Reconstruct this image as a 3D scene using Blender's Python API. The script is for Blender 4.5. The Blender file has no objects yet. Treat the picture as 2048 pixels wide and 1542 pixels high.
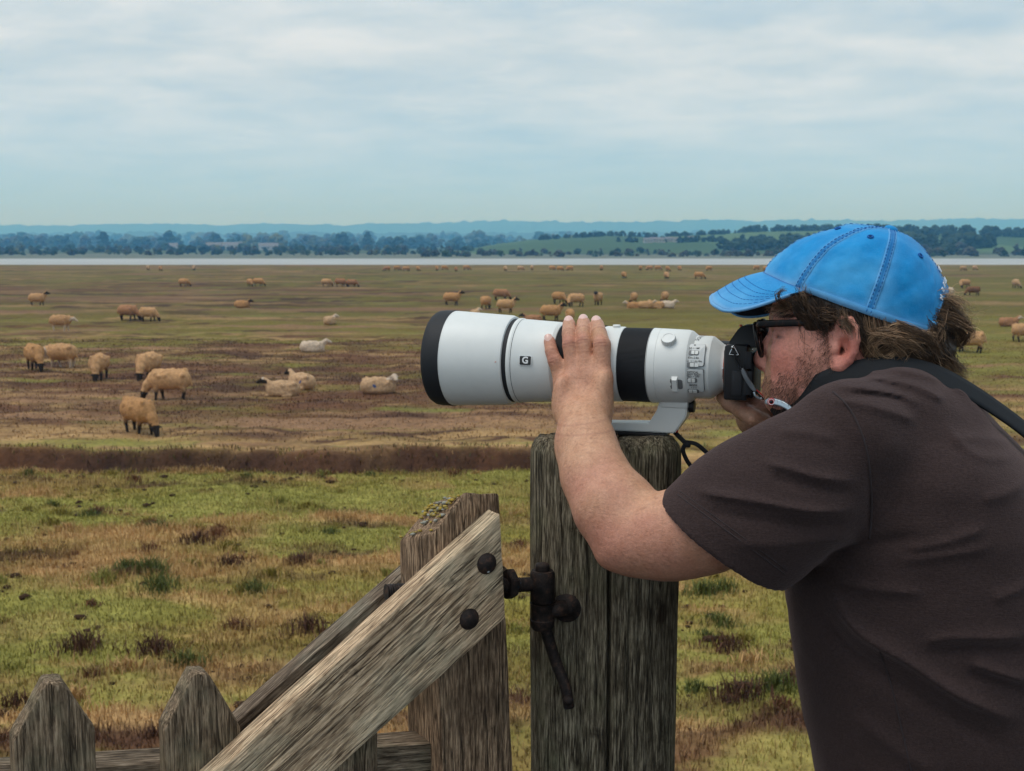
import bpy, bmesh, math, random, time
import numpy as np
from mathutils import Vector, Matrix
from mathutils.bvhtree import BVHTree
rnd = random.Random(7)
rng = np.random.default_rng(11)
scene = bpy.context.scene
COL = scene.collection
R = math.radians

# ------------------------------------------------------------------ camera
CAM_Z = 3.70
FPX = 2300.0                      # focal length in photo pixels (2048 wide)
PITCH = math.atan(281.0 / FPX)
cam_d = bpy.data.cameras.new('camera_view')
cam_d.sensor_width = 36.0
cam_d.lens = FPX / 2048.0 * 36.0
cam_d.clip_start = 0.05
cam_d.clip_end = 12000.0
cam_d.dof.use_dof = True
cam_d.dof.focus_distance = 1.47
cam_d.dof.aperture_fstop = 17.0
cam = bpy.data.objects.new('camera_view', cam_d)
cam.location = (0, 0, CAM_Z)
cam.rotation_euler = (math.pi / 2 - PITCH, 0, 0)
COL.objects.link(cam)
scene.camera = cam

# ------------------------------------------------------------------ world: overcast sky over the Nishita sky
SUN_EL, SUN_AZ = R(66), R(-105)   # compass-like angle in the XY plane, measured from +Y towards +X
world = bpy.data.worlds.new('World')
scene.world = world
world.use_nodes = True
wt = world.node_tree
wt.nodes.clear()


def wnode(t, **kw):
    n = wt.nodes.new(t)
    for k, v in kw.items():
        setattr(n, k, v)
    return n


w_out = wnode('ShaderNodeOutputWorld')
w_bg = wnode('ShaderNodeBackground')
w_bg.inputs['Strength'].default_value = 0.10
w_sky = wnode('ShaderNodeTexSky', sky_type='NISHITA', sun_disc=False, sun_elevation=SUN_EL, sun_rotation=SUN_AZ)
w_sky.dust_density = 2.0
w_tc = wnode('ShaderNodeTexCoord')
w_sep = wnode('ShaderNodeSeparateXYZ')
wt.links.new(w_tc.outputs['Generated'], w_sep.inputs[0])
# clouds: project the view direction on a layer above the land
w_zmax = wnode('ShaderNodeMath', operation='MAXIMUM'); w_zmax.inputs[1].default_value = 0.0
wt.links.new(w_sep.outputs['Z'], w_zmax.inputs[0])
w_zadd = wnode('ShaderNodeMath', operation='ADD'); w_zadd.inputs[1].default_value = 0.13
wt.links.new(w_zmax.outputs[0], w_zadd.inputs[0])
w_dx = wnode('ShaderNodeMath', operation='DIVIDE'); w_dy = wnode('ShaderNodeMath', operation='DIVIDE')
wt.links.new(w_sep.outputs['X'], w_dx.inputs[0]); wt.links.new(w_zadd.outputs[0], w_dx.inputs[1])
wt.links.new(w_sep.outputs['Y'], w_dy.inputs[0]); wt.links.new(w_zadd.outputs[0], w_dy.inputs[1])
w_cmb = wnode('ShaderNodeCombineXYZ')
wt.links.new(w_dx.outputs[0], w_cmb.inputs[0]); wt.links.new(w_dy.outputs[0], w_cmb.inputs[1])
w_n1 = wnode('ShaderNodeTexNoise'); w_n1.inputs['Scale'].default_value = 0.85
w_n1.inputs['Detail'].default_value = 7.0; w_n1.inputs['Roughness'].default_value = 0.52
w_n1.inputs['Distortion'].default_value = 0.35
w_map = wnode('ShaderNodeMapping'); w_map.inputs['Location'].default_value = (3.7, 1.2, 0.4)
w_map.inputs['Scale'].default_value = (1.0, 1.25, 1.0); w_map.inputs['Rotation'].default_value = (0, 0, 0.35)
wt.links.new(w_cmb.outputs[0], w_map.inputs[0])
wt.links.new(w_map.outputs[0], w_n1.inputs['Vector'])
w_ramp = wnode('ShaderNodeValToRGB')
cr = w_ramp.color_ramp
cr.elements[0].position = 0.37; cr.elements[0].color = (0.485, 0.640, 0.755, 1)
cr.elements[1].position = 0.62; cr.elements[1].color = (0.80, 0.865, 0.895, 1)
e = cr.elements.new(0.48); e.color = (0.62, 0.735, 0.80, 1)
w_n2 = wnode('ShaderNodeTexNoise'); w_n2.inputs['Scale'].default_value = 3.1
w_n2.inputs['Detail'].default_value = 8.0; w_n2.inputs['Roughness'].default_value = 0.56; w_n2.inputs['Distortion'].default_value = 0.25
wt.links.new(w_map.outputs[0], w_n2.inputs['Vector'])
w_nm = wnode('ShaderNodeMath', operation='MULTIPLY_ADD'); w_nm.inputs[1].default_value = 0.42
w_ns = wnode('ShaderNodeMath', operation='MULTIPLY'); w_ns.inputs[1].default_value = 0.58
wt.links.new(w_n1.outputs['Fac'], w_ns.inputs[0]); wt.links.new(w_n2.outputs['Fac'], w_nm.inputs[0]); wt.links.new(w_ns.outputs[0], w_nm.inputs[2])
wt.links.new(w_nm.outputs[0], w_ramp.inputs[0])
# the layer thickens to blue-grey towards the horizon
w_hr = wnode('ShaderNodeMapRange'); w_hr.inputs['From Min'].default_value = 0.0; w_hr.inputs['From Max'].default_value = 0.17
w_hr.interpolation_type = 'SMOOTHSTEP'
wt.links.new(w_sep.outputs['Z'], w_hr.inputs['Value'])
w_hmix = wnode('ShaderNodeMix', data_type='RGBA')
w_hmix.inputs[6].default_value = (0.40, 0.68, 0.93, 1)
wt.links.new(w_hr.outputs[0], w_hmix.inputs[0])
wt.links.new(w_ramp.outputs[0], w_hmix.inputs[7])
w_sc = wnode('ShaderNodeVectorMath', operation='SCALE'); w_sc.inputs['Scale'].default_value = 10.0
wt.links.new(w_hmix.outputs[2], w_sc.inputs[0])
w_mix = wnode('ShaderNodeMix', data_type='RGBA'); w_mix.inputs[0].default_value = 0.93
wt.links.new(w_sky.outputs[0], w_mix.inputs[6]); wt.links.new(w_sc.outputs[0], w_mix.inputs[7])
wt.links.new(w_mix.outputs[2], w_bg.inputs['Color'])
wt.links.new(w_bg.outputs[0], w_out.inputs['Surface'])

sun_d = bpy.data.lights.new('sun', 'SUN')
sun_d.energy = 1.5
sun_d.angle = R(35)
sun_d.color = (1.0, 0.97, 0.93)
sun = bpy.data.objects.new('sun', sun_d)
sdir = Vector((math.sin(SUN_AZ) * math.cos(SUN_EL), math.cos(SUN_AZ) * math.cos(SUN_EL), math.sin(SUN_EL)))
sun.rotation_euler = sdir.to_track_quat('Z', 'Y').to_euler()
COL.objects.link(sun)

scene.view_settings.view_transform = 'Standard'
scene.view_settings.look = 'None'
scene.view_settings.exposure = 0.0
scene.view_settings.gamma = 1.0
scene.view_settings.use_curve_mapping = False
scene.render.engine = 'CYCLES'
scene.cycles.use_denoising = True
try:
    scene.cycles.denoiser = 'OPENIMAGEDENOISE'
    scene.cycles.denoising_prefilter = 'ACCURATE'
except Exception:
    pass
scene.cycles.max_bounces = 6
scene.cycles.volume_bounces = 3
scene.cycles.transparent_max_bounces = 8
scene.cycles.sample_clamp_indirect = 4.0

# ------------------------------------------------------------------ measuring helpers
_cp, _sp = math.cos(PITCH), math.sin(PITCH)
CAMP = np.array([0.0, 0.0, CAM_Z])


def ray(px, py):
    u, v = (px - 1024.0) / FPX, (771.0 - py) / FPX
    return np.array([u, _cp + v * _sp, -_sp + v * _cp])


def P(px, py, Y):
    d = ray(px, py)
    return CAMP + d * (Y / d[1])


def on_plane(px, py, o, n):
    d = ray(px, py)
    t = np.dot(np.asarray(o) - CAMP, n) / np.dot(d, n)
    return CAMP + d * t


def on_ground(px, py, z=0.0):
    d = ray(px, py)
    return CAMP + d * ((z - CAM_Z) / d[2])


# ------------------------------------------------------------------ noise (numpy)
def _hash(ix, iy, iz, seed):
    h = (ix.astype(np.int64) * 374761393 + iy.astype(np.int64) * 668265263 + iz.astype(np.int64) * 2147483647 + seed * 144665) & 0xFFFFFFFF
    h = ((h ^ (h >> 13)) * 1274126177) & 0xFFFFFFFF
    h = (h ^ (h >> 16)) & 0xFFFFFFFF
    return h.astype(np.float64) / 4294967295.0


def vnoise(x, y, z=0.0, seed=0):
    x, y, z = np.broadcast_arrays(np.asarray(x, float), np.asarray(y, float), np.asarray(z, float))
    xi, yi, zi = np.floor(x), np.floor(y), np.floor(z)
    fx, fy, fz = x - xi, y - yi, z - zi
    fx = fx * fx * (3 - 2 * fx); fy = fy * fy * (3 - 2 * fy); fz = fz * fz * (3 - 2 * fz)
    out = 0
    for dx in (0, 1):
        wx = fx if dx else 1 - fx
        for dy in (0, 1):
            wy = fy if dy else 1 - fy
            for dz in (0, 1):
                wz = fz if dz else 1 - fz
                out = out + wx * wy * wz * _hash(xi + dx, yi + dy, zi + dz, seed)
    return out


def fbm(x, y, z=0.0, oct=4, seed=0, gain=0.5):
    a, s, tot, f = 1.0, 0.0, 0.0, 1.0
    for o in range(oct):
        s = s + a * vnoise(np.asarray(x) * f, np.asarray(y) * f, np.asarray(z) * f, seed + o * 17)
        tot += a; a *= gain; f *= 2.03
    return s / tot


def sstep(a, b, x):
    t = np.clip((np.asarray(x, float) - a) / (b - a), 0, 1)
    return t * t * (3 - 2 * t)


# ------------------------------------------------------------------ object helpers
def link(o, parent=None):
    COL.objects.link(o)
    if parent is not None:
        o.parent = parent
    return o


def tag(o, label=None, cat=None, group=None, kind=None):
    if label: o['label'] = label
    if cat: o['category'] = cat
    if group: o['group'] = group
    if kind: o['kind'] = kind
    return o


def empty(name, loc=(0, 0, 0), rz=0.0):
    o = bpy.data.objects.new(name, None)
    o.empty_display_size = 0.1
    o.location = loc
    o.rotation_euler = (0, 0, rz)
    COL.objects.link(o)
    return o


def mesh_obj(name, verts, faces, mat=None, parent=None, smooth=True, colors=None):
    me = bpy.data.meshes.new(name)
    verts = np.asarray(verts, dtype=np.float32)
    if isinstance(faces, np.ndarray) and faces.ndim == 2:
        nf, w = faces.shape
        me.vertices.add(len(verts)); me.vertices.foreach_set('co', verts.ravel())
        me.loops.add(nf * w); me.loops.foreach_set('vertex_index', faces.astype(np.int32).ravel())
        me.polygons.add(nf); me.polygons.foreach_set('loop_start', np.arange(0, nf * w, w, dtype=np.int32))
        me.update(calc_edges=True)
    else:
        me.from_pydata([tuple(map(float, v)) for v in verts], [], [tuple(int(i) for i in f) for f in faces])
    me.validate()
    if smooth:
        me.polygons.foreach_set('use_smooth', np.ones(len(me.polygons), dtype=bool))
    if colors is not None:
        at = me.color_attributes.new('tint', 'FLOAT_COLOR', 'POINT')
        c = np.ones((len(verts), 4), np.float32); c[:, :colors.shape[1]] = colors
        at.data.foreach_set('color', c.ravel())
    if mat is not None:
        me.materials.append(mat)
    me.update()
    o = bpy.data.objects.new(name, me)
    return link(o, parent)


class MB:
    """collects geometry for ONE mesh object"""

    def __init__(self):
        self.v, self.f = [], []

    def add(self, v, f):
        n = len(self.v)
        self.v.extend([tuple(map(float, p)) for p in v])
        self.f.extend([tuple(int(i) + n for i in q) for q in f])

    def box(self, c, s, M=None, bev=0.0):
        bm = bmesh.new()
        bmesh.ops.create_cube(bm, size=1.0)
        bmesh.ops.scale(bm, vec=Vector(s), verts=bm.verts)
        if bev > 0:
            bmesh.ops.bevel(bm, geom=bm.edges[:] + bm.verts[:], offset=bev, segments=2, profile=0.5, affect='EDGES')
        if M is not None:
            bmesh.ops.transform(bm, matrix=M, verts=bm.verts)
        bmesh.ops.translate(bm, vec=Vector(c), verts=bm.verts)
        self.bm(bm)

    def bm(self, bm):
        bm.verts.ensure_lookup_table(); bm.verts.index_update()
        self.add([v.co[:] for v in bm.verts], [[v.index for v in f.verts] for f in bm.faces])
        bm.free()

    def tube(self, pts, rad, n=10, cap=True, up=None):
        v, f = tube_geo(pts, rad, n, cap)
        self.add(v, f)

    def lathe(self, prof, n=64, axis='X', o=(0, 0, 0), cap=True):
        v, f = lathe_geo(prof, n, axis, o, cap)
        self.add(v, f)

    def build(self, name, mat=None, parent=None, smooth=True, auto=None):
        o = mesh_obj(name, np.array(self.v), self.f, mat, parent, smooth)
        if auto is not None:
            sharp(o, auto)
        return o


def sharp(o, deg=35):
    """shade smooth with sharp edges above an angle"""
    me = o.data
    bm = bmesh.new(); bm.from_mesh(me)
    a = R(deg)
    for e in bm.edges:
        e.smooth = not (len(e.link_faces) == 2 and e.calc_face_angle(0) > a)
    for f in bm.faces:
        f.smooth = True
    bm.to_mesh(me); bm.free()
    return o


def catmull(pts, n=8):
    pts = np.asarray(pts, float)
    if len(pts) < 3:
        t = np.linspace(0, 1, n + 1)[:, None]
        return pts[0] * (1 - t) + pts[-1] * t
    p = np.vstack([2 * pts[0] - pts[1], pts, 2 * pts[-1] - pts[-2]])
    out = []
    for i in range(1, len(p) - 2):
        for k in range(n):
            t = k / n
            a, b, c, d = p[i - 1], p[i], p[i + 1], p[i + 2]
            out.append(0.5 * (2 * b + (c - a) * t + (2 * a - 5 * b + 4 * c - d) * t * t + (3 * b - a - 3 * c + d) * t ** 3))
    out.append(pts[-1])
    return np.array(out)


def frames(pts):
    pts = np.asarray(pts, float)
    T = np.gradient(pts, axis=0)
    T /= np.linalg.norm(T, axis=1)[:, None] + 1e-12
    up = np.array([0, 0, 1.0]) if abs(T[0][2]) < 0.9 else np.array([0, 1.0, 0])
    N = np.cross(T[0], up); N /= np.linalg.norm(N)
    Ns = []
    for t in T:
        N = N - t * np.dot(N, t); N /= np.linalg.norm(N) + 1e-12
        Ns.append(N.copy())
    Ns = np.array(Ns)
    return T, Ns, np.cross(T, Ns)


def tube_geo(pts, rad, n=10, cap=True):
    pts = np.asarray(pts, float)
    T, N, B = frames(pts)
    rad = np.broadcast_to(np.asarray(rad, float), (len(pts),))
    a = np.linspace(0, 2 * np.pi, n, endpoint=False)
    ring = pts[:, None, :] + rad[:, None, None] * (np.cos(a)[None, :, None] * N[:, None, :] + np.sin(a)[None, :, None] * B[:, None, :])
    v = ring.reshape(-1, 3)
    f = []
    for i in range(len(pts) - 1):
        for j in range(n):
            f.append((i * n + j, i * n + (j + 1) % n, (i + 1) * n + (j + 1) % n, (i + 1) * n + j))
    if cap:
        f.append(tuple(range(n - 1, -1, -1)))
        f.append(tuple((len(pts) - 1) * n + j for j in range(n)))
    return v, f


def lathe_geo(prof, n=64, axis='X', o=(0, 0, 0), cap=True):
    prof = np.asarray(prof, float)
    a = np.linspace(0, 2 * np.pi, n, endpoint=False)
    t, r = prof[:, 0], prof[:, 1]
    A = np.repeat(t[:, None], n, 1)
    C = r[:, None] * np.cos(a)[None]
    S = r[:, None] * np.sin(a)[None]
    if axis == 'X': v = np.stack([A, C, S], -1)
    elif axis == 'Y': v = np.stack([S, A, C], -1)
    else: v = np.stack([C, S, A], -1)
    v = v.reshape(-1, 3) + np.asarray(o)
    f = []
    m = len(prof)
    for i in range(m - 1):
        for j in range(n):
            f.append((i * n + j, i * n + (j + 1) % n, (i + 1) * n + (j + 1) % n, (i + 1) * n + j))
    if cap:
        f.append(tuple(range(n - 1, -1, -1)))
        f.append(tuple((m - 1) * n + j for j in range(n)))
    return v, f


def ribbon_geo(pts, widths, normals, thick):
    """band along pts: widths across, lying flat against 'normals' (one per point)"""
    pts = np.asarray(pts, float)
    T = np.gradient(pts, axis=0); T /= np.linalg.norm(T, axis=1)[:, None] + 1e-12
    Nn = np.asarray(normals, float)
    Nn = Nn - T * np.sum(Nn * T, 1)[:, None]; Nn /= np.linalg.norm(Nn, axis=1)[:, None] + 1e-12
    Bn = np.cross(T, Nn)
    w = np.broadcast_to(np.asarray(widths, float), (len(pts),))[:, None] / 2
    h = thick / 2
    prof = [(-1, -1), (-0.5, -1.15), (0.5, -1.15), (1, -1), (1.0, 0), (1, 1), (0.5, 1.15), (-0.5, 1.15), (-1, 1), (-1.0, 0)]
    m = len(prof)
    v = np.stack([pts + Bn * w * a + Nn * h * b for a, b in prof], 1).reshape(-1, 3)
    f = []
    for i in range(len(pts) - 1):
        for j in range(m):
            f.append((i * m + j, i * m + (j + 1) % m, (i + 1) * m + (j + 1) % m, (i + 1) * m + j))
    f.append(tuple(range(m - 1, -1, -1))); f.append(tuple((len(pts) - 1) * m + j for j in range(m)))
    return v, f


_text_cache = {}


def text_geo(s, size=1.0, align='CENTER', bold=0.0):
    key = (s, align, bold)
    if key not in _text_cache:
        cu = bpy.data.curves.new('lettering', 'FONT')
        cu.body = s; cu.size = 1.0; cu.align_x = align; cu.align_y = 'CENTER'; cu.resolution_u = 3; cu.offset = bold
        o = bpy.data.objects.new('lettering', cu); COL.objects.link(o)
        dg = bpy.context.evaluated_depsgraph_get()
        me = o.evaluated_get(dg).to_mesh()
        v = np.array([p.co[:] for p in me.vertices]); f = [tuple(p.vertices) for p in me.polygons]
        o.evaluated_get(dg).to_mesh_clear()
        bpy.data.objects.remove(o); bpy.data.curves.remove(cu)
        _text_cache[key] = (v, f)
    v, f = _text_cache[key]
    return v * size, f


# ------------------------------------------------------------------ material helpers
class NT:
    def __init__(self, name):
        self.m = bpy.data.materials.new(name)
        self.m.use_nodes = True
        self.t = self.m.node_tree
        self.p = self.t.nodes['Principled BSDF']
        self.out = self.t.nodes['Material Output']

    def n(self, typ, **kw):
        nd = self.t.nodes.new(typ)
        for k, v in kw.items():
            if k.startswith('_'):
                continue
            setattr(nd, k, v)
        return nd

    def l(self, a, b):
        self.t.links.new(a, b)

    def coord(self, kind='Object', scale=(1, 1, 1), loc=(0, 0, 0), rot=(0, 0, 0)):
        tc = self.n('ShaderNodeTexCoord'); mp = self.n('ShaderNodeMapping')
        mp.inputs['Scale'].default_value = scale; mp.inputs['Location'].default_value = loc; mp.inputs['Rotation'].default_value = rot
        self.l(tc.outputs[kind], mp.inputs[0])
        return mp.outputs[0]

    def noise(self, vec, scale=5, detail=4, rough=0.55, dist=0.0):
        nd = self.n('ShaderNodeTexNoise')
        nd.inputs['Scale'].default_value = scale; nd.inputs['Detail'].default_value = detail
        nd.inputs['Roughness'].default_value = rough; nd.inputs['Distortion'].default_value = dist
        if vec is not None: self.l(vec, nd.inputs['Vector'])
        return nd.outputs['Fac']

    def ramp(self, fac, stops, interp='LINEAR'):
        nd = self.n('ShaderNodeValToRGB')
        nd.color_ramp.interpolation = interp
        el = nd.color_ramp.elements
        while len(el) < len(stops): el.new(0.5)
        for e, (p, c) in zip(el, sorted(stops, key=lambda q: q[0])):
            e.position = p
            e.color = (c, c, c, 1) if isinstance(c, (int, float)) else (*c[:3], 1)
        self.l(fac, nd.inputs[0])
        return nd.outputs[0]

    def mix(self, fac, a, b, blend='MIX'):
        nd = self.n('ShaderNodeMix', data_type='RGBA', blend_type=blend)
        for sock, val in ((0, fac), (6, a), (7, b)):
            if isinstance(val, (int, float)): nd.inputs[sock].default_value = val
            elif isinstance(val, tuple): nd.inputs[sock].default_value = (*val[:3], 1)
            else: self.l(val, nd.inputs[sock])
        return nd.outputs[2]

    def math(self, op, a, b=0.0):
        nd = self.n('ShaderNodeMath', operation=op)
        for i, val in enumerate((a, b)):
            if isinstance(val, (int, float)): nd.inputs[i].default_value = val
            else: self.l(val, nd.inputs[i])
        return nd.outputs[0]

    def bump(self, h, strength=0.3, dist=0.002, prev=None):
        nd = self.n('ShaderNodeBump')
        nd.inputs['Strength'].default_value = strength; nd.inputs['Distance'].default_value = dist
        self.l(h, nd.inputs['Height'])
        if prev is not None: self.l(prev, nd.inputs['Normal'])
        self.l(nd.outputs[0], self.p.inputs['Normal'])
        return nd.outputs[0]

    def base(self, c):
        if isinstance(c, tuple): self.p.inputs['Base Color'].default_value = (*c[:3], 1)
        else: self.l(c, self.p.inputs['Base Color'])
        return self

    def set(self, **kw):
        names = dict(rough='Roughness', metal='Metallic', spec='Specular IOR Level', sss='Subsurface Weight', sheen='Sheen Weight',
                     coat='Coat Weight', ior='IOR', trans='Transmission Weight', alpha='Alpha')
        for k, v in kw.items():
            s = self.p.inputs[names[k]]
            if isinstance(v, (int, float)): s.default_value = v
            else: self.l(v, s)
        return self


def plain(name, col, rough=0.6, metal=0.0, spec=0.5, grain=0.0, gscale=400, gdist=0.0006):
    m = NT(name)
    v = m.coord('Object')
    if grain > 0:
        f = m.noise(v, gscale, 3)
        m.base(m.mix(m.noise(v, gscale * 0.08, 3), tuple(c * (1 - grain * 0.5) for c in col), tuple(min(1, c * (1 + grain * 0.5)) for c in col)))
        m.bump(f, 0.5, gdist)
    else:
        m.base(col)
    m.set(rough=rough, metal=metal, spec=spec)
    return m.m
# ------------------------------------------------------------------ implicit bodies: field on a (non-uniform) grid, then surface nets
def axis_pts(*segs):
    """segs: (start, end, step) consecutive"""
    out = []
    for a, b, s in segs:
        n = max(2, int(round((b - a) / s)) + 1)
        q = np.linspace(a, b, n)
        out.append(q if not out else q[1:])
    return np.concatenate(out).astype(np.float32)


class Field:
    def __init__(self, xs, ys, zs):
        self.xs, self.ys, self.zs = [np.asarray(a, np.float32) for a in (xs, ys, zs)]
        self.d = np.full((len(xs), len(ys), len(zs)), 1.0, np.float32)

    def rng(self, lo, hi, m):
        s = []
        for a, l, h in zip((self.xs, self.ys, self.zs), lo, hi):
            i0 = max(0, int(np.searchsorted(a, l - m)) - 1); i1 = min(len(a), int(np.searchsorted(a, h + m)) + 1)
            s.append(slice(i0, i1))
        return tuple(s)

    def grids(self, s):
        return (self.xs[s[0]][:, None, None], self.ys[s[1]][None, :, None], self.zs[s[2]][None, None, :])

    def op(self, fn, lo, hi, k, mode='add', m=None):
        s = self.rng(lo, hi, (k * 1.5 + 0.02) if m is None else m)
        if any(q.stop <= q.start for q in s): return
        X, Y, Z = self.grids(s)
        v = fn(X, Y, Z).astype(np.float32)
        a = self.d[s]
        if mode == 'sub':
            a2 = -a; v2 = v
            h = np.maximum(k - np.abs(a2 - v2), 0) / max(k, 1e-6)
            self.d[s] = -(np.minimum(a2, v2) - h * h * k * 0.25)
        else:
            h = np.maximum(k - np.abs(a - v), 0) / max(k, 1e-6)
            self.d[s] = np.minimum(a, v) - h * h * k * 0.25

    def ell(self, c, r, k=0.01, rot=None, mode='add'):
        c = np.asarray(c, float); r = np.asarray(r, float) if np.ndim(r) else np.array([r, r, r], float)
        Rm = np.eye(3) if rot is None else np.asarray(rot)   # rows: local axes

        def fn(X, Y, Z):
            dx, dy, dz = X - c[0], Y - c[1], Z - c[2]
            q = [(Rm[i][0] * dx + Rm[i][1] * dy + Rm[i][2] * dz) for i in range(3)]
            k0 = np.sqrt((q[0] / r[0]) ** 2 + (q[1] / r[1]) ** 2 + (q[2] / r[2]) ** 2)
            k1 = np.sqrt((q[0] / r[0] ** 2) ** 2 + (q[1] / r[1] ** 2) ** 2 + (q[2] / r[2] ** 2) ** 2) + 1e-9
            return k0 * (k0 - 1) / k1
        e = np.full(3, r.max()) if rot is not None else r
        self.op(fn, c - e, c + e, k, mode)

    def cap(self, a, b, ra, rb=None, k=0.01, mode='add', squash=None):
        a = np.asarray(a, float); b = np.asarray(b, float); rb = ra if rb is None else rb
        ab = b - a; L2 = float(ab @ ab) + 1e-12

        def fn(X, Y, Z):
            dx, dy, dz = X - a[0], Y - a[1], Z - a[2]
            t = np.clip((dx * ab[0] + dy * ab[1] + dz * ab[2]) / L2, 0, 1)
            ex, ey, ez = dx - t * ab[0], dy - t * ab[1], dz - t * ab[2]
            if squash is not None:      # (axis, factor): flatten across an axis
                q = ex * squash[0][0] + ey * squash[0][1] + ez * squash[0][2]
                w = q * (1.0 / squash[1] - 1.0)
                ex, ey, ez = ex + w * squash[0][0], ey + w * squash[0][1], ez + w * squash[0][2]
            dd = np.sqrt(ex * ex + ey * ey + ez * ez) - (ra + (rb - ra) * t)
            return dd * (1.0 if squash is None else min(1.0, squash[1] * 1.15))
        rr = max(ra, rb)
        self.op(fn, np.minimum(a, b) - rr, np.maximum(a, b) + rr, k, mode)

    def chain(self, pts, rad, k=0.01, mode='add', squash=None):
        for i in range(len(pts) - 1):
            self.cap(pts[i], pts[i + 1], rad[i], rad[i + 1], k, mode, squash)

    def mesh(self):
        d, xs, ys, zs = self.d, self.xs, self.ys, self.zs
        ins = d < 0
        nx, ny, nz = d.shape
        cnt = np.zeros((nx - 1, ny - 1, nz - 1), np.uint8)
        for i in (0, 1):
            for j in (0, 1):
                for k in (0, 1):
                    cnt += ins[i:nx - 1 + i, j:ny - 1 + j, k:nz - 1 + k]
        act = (cnt > 0) & (cnt < 8)
        ci, cj, ck = np.nonzero(act)
        idx = np.full(act.shape, -1, np.int32); idx[ci, cj, ck] = np.arange(len(ci))
        corner = {}
        for i in (0, 1):
            for j in (0, 1):
                for k in (0, 1):
                    corner[i, j, k] = d[ci + i, cj + j, ck + k]
        acc = np.zeros((len(ci), 3)); num = np.zeros(len(ci))
        X0, X1, Y0, Y1, Z0, Z1 = xs[ci], xs[ci + 1], ys[cj], ys[cj + 1], zs[ck], zs[ck + 1]
        for ax in range(3):
            for p in (0, 1):
                for q in (0, 1):
                    ka = [0, 0, 0]; kb = [0, 0, 0]
                    o = [x for x in range(3) if x != ax]
                    ka[o[0]] = kb[o[0]] = p; ka[o[1]] = kb[o[1]] = q; kb[ax] = 1
                    A, B = corner[tuple(ka)], corner[tuple(kb)]
                    m = (A < 0) != (B < 0)
                    t = np.where(m, A / np.where(m, A - B, 1), 0.0)
                    co = [None] * 3
                    lo3, hi3 = (X0, Y0, Z0), (X1, Y1, Z1)
                    for w in range(3):
                        co[w] = lo3[w] + t * (hi3[w] - lo3[w]) if w == ax else (hi3[w] if ka[w] else lo3[w])
                    acc += np.where(m[:, None], np.stack(co, 1), 0.0); num += m
        V = acc / num[:, None]
        F = []
        # x edges
        a, b = ins[:-1, 1:-1, 1:-1], ins[1:, 1:-1, 1:-1]
        i, j, k = np.nonzero(a != b); j = j + 1; k = k + 1
        q = np.stack([idx[i, j - 1, k - 1], idx[i, j, k - 1], idx[i, j, k], idx[i, j - 1, k]], 1)
        fl = ~ins[i, j, k]; q[fl] = q[fl][:, ::-1]; F.append(q)
        a, b = ins[1:-1, :-1, 1:-1], ins[1:-1, 1:, 1:-1]
        i, j, k = np.nonzero(a != b); i = i + 1; k = k + 1
        q = np.stack([idx[i - 1, j, k - 1], idx[i - 1, j, k], idx[i, j, k], idx[i, j, k - 1]], 1)
        fl = ~ins[i, j, k]; q[fl] = q[fl][:, ::-1]; F.append(q)
        a, b = ins[1:-1, 1:-1, :-1], ins[1:-1, 1:-1, 1:]
        i, j, k = np.nonzero(a != b); i = i + 1; j = j + 1
        q = np.stack([idx[i - 1, j - 1, k], idx[i, j - 1, k], idx[i, j, k], idx[i - 1, j, k]], 1)
        fl = ~ins[i, j, k]; q[fl] = q[fl][:, ::-1]; F.append(q)
        F = np.vstack(F)
        F = F[(F >= 0).all(1)]
        return V, F


def relax(V, F, it=2, lam=0.5):
    n = len(V)
    e = np.vstack([F[:, [0, 1]], F[:, [1, 2]], F[:, [2, 3]], F[:, [3, 0]]])
    for _ in range(it):
        s = np.zeros_like(V); c = np.zeros(n)
        for w in range(3):
            s[:, w] = np.bincount(e[:, 0], V[e[:, 1], w], n) + np.bincount(e[:, 1], V[e[:, 0], w], n)
        c = np.bincount(e[:, 0], minlength=n) + np.bincount(e[:, 1], minlength=n)
        V = V + lam * (s / np.maximum(c, 1)[:, None] - V)
    return V


def normals_of(V, F):
    n = np.cross(V[F[:, 2]] - V[F[:, 0]], V[F[:, 3]] - V[F[:, 1]])
    N = np.zeros_like(V)
    for c in range(F.shape[1]):
        for w in range(3):
            N[:, w] += np.bincount(F[:, c], n[:, w], len(V))
    return N / (np.linalg.norm(N, axis=1)[:, None] + 1e-12)
# ================================================================== LAND
def gY(py):
    return float(on_ground(1024, py)[1])


DIKE_Z = CAM_Z - 1.55
C_GREEN = np.array([0.182, 0.168, 0.040]); C_OLIVE = np.array([0.154, 0.122, 0.024]); C_BROWN = np.array([0.120, 0.054, 0.027])
C_TAN = np.array([0.335, 0.205, 0.090]); C_DARK = np.array([0.030, 0.017, 0.012]); C_DKBR = np.array([0.072, 0.034, 0.020])
C_PINK = np.array([0.240, 0.134, 0.072]); C_MOSS = np.array([0.075, 0.085, 0.022])
GAIN = 1.55
PAL = GAIN * np.array([C_GREEN, C_OLIVE, C_BROWN, C_TAN, C_DARK, C_DKBR, C_PINK, C_MOSS])
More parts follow.
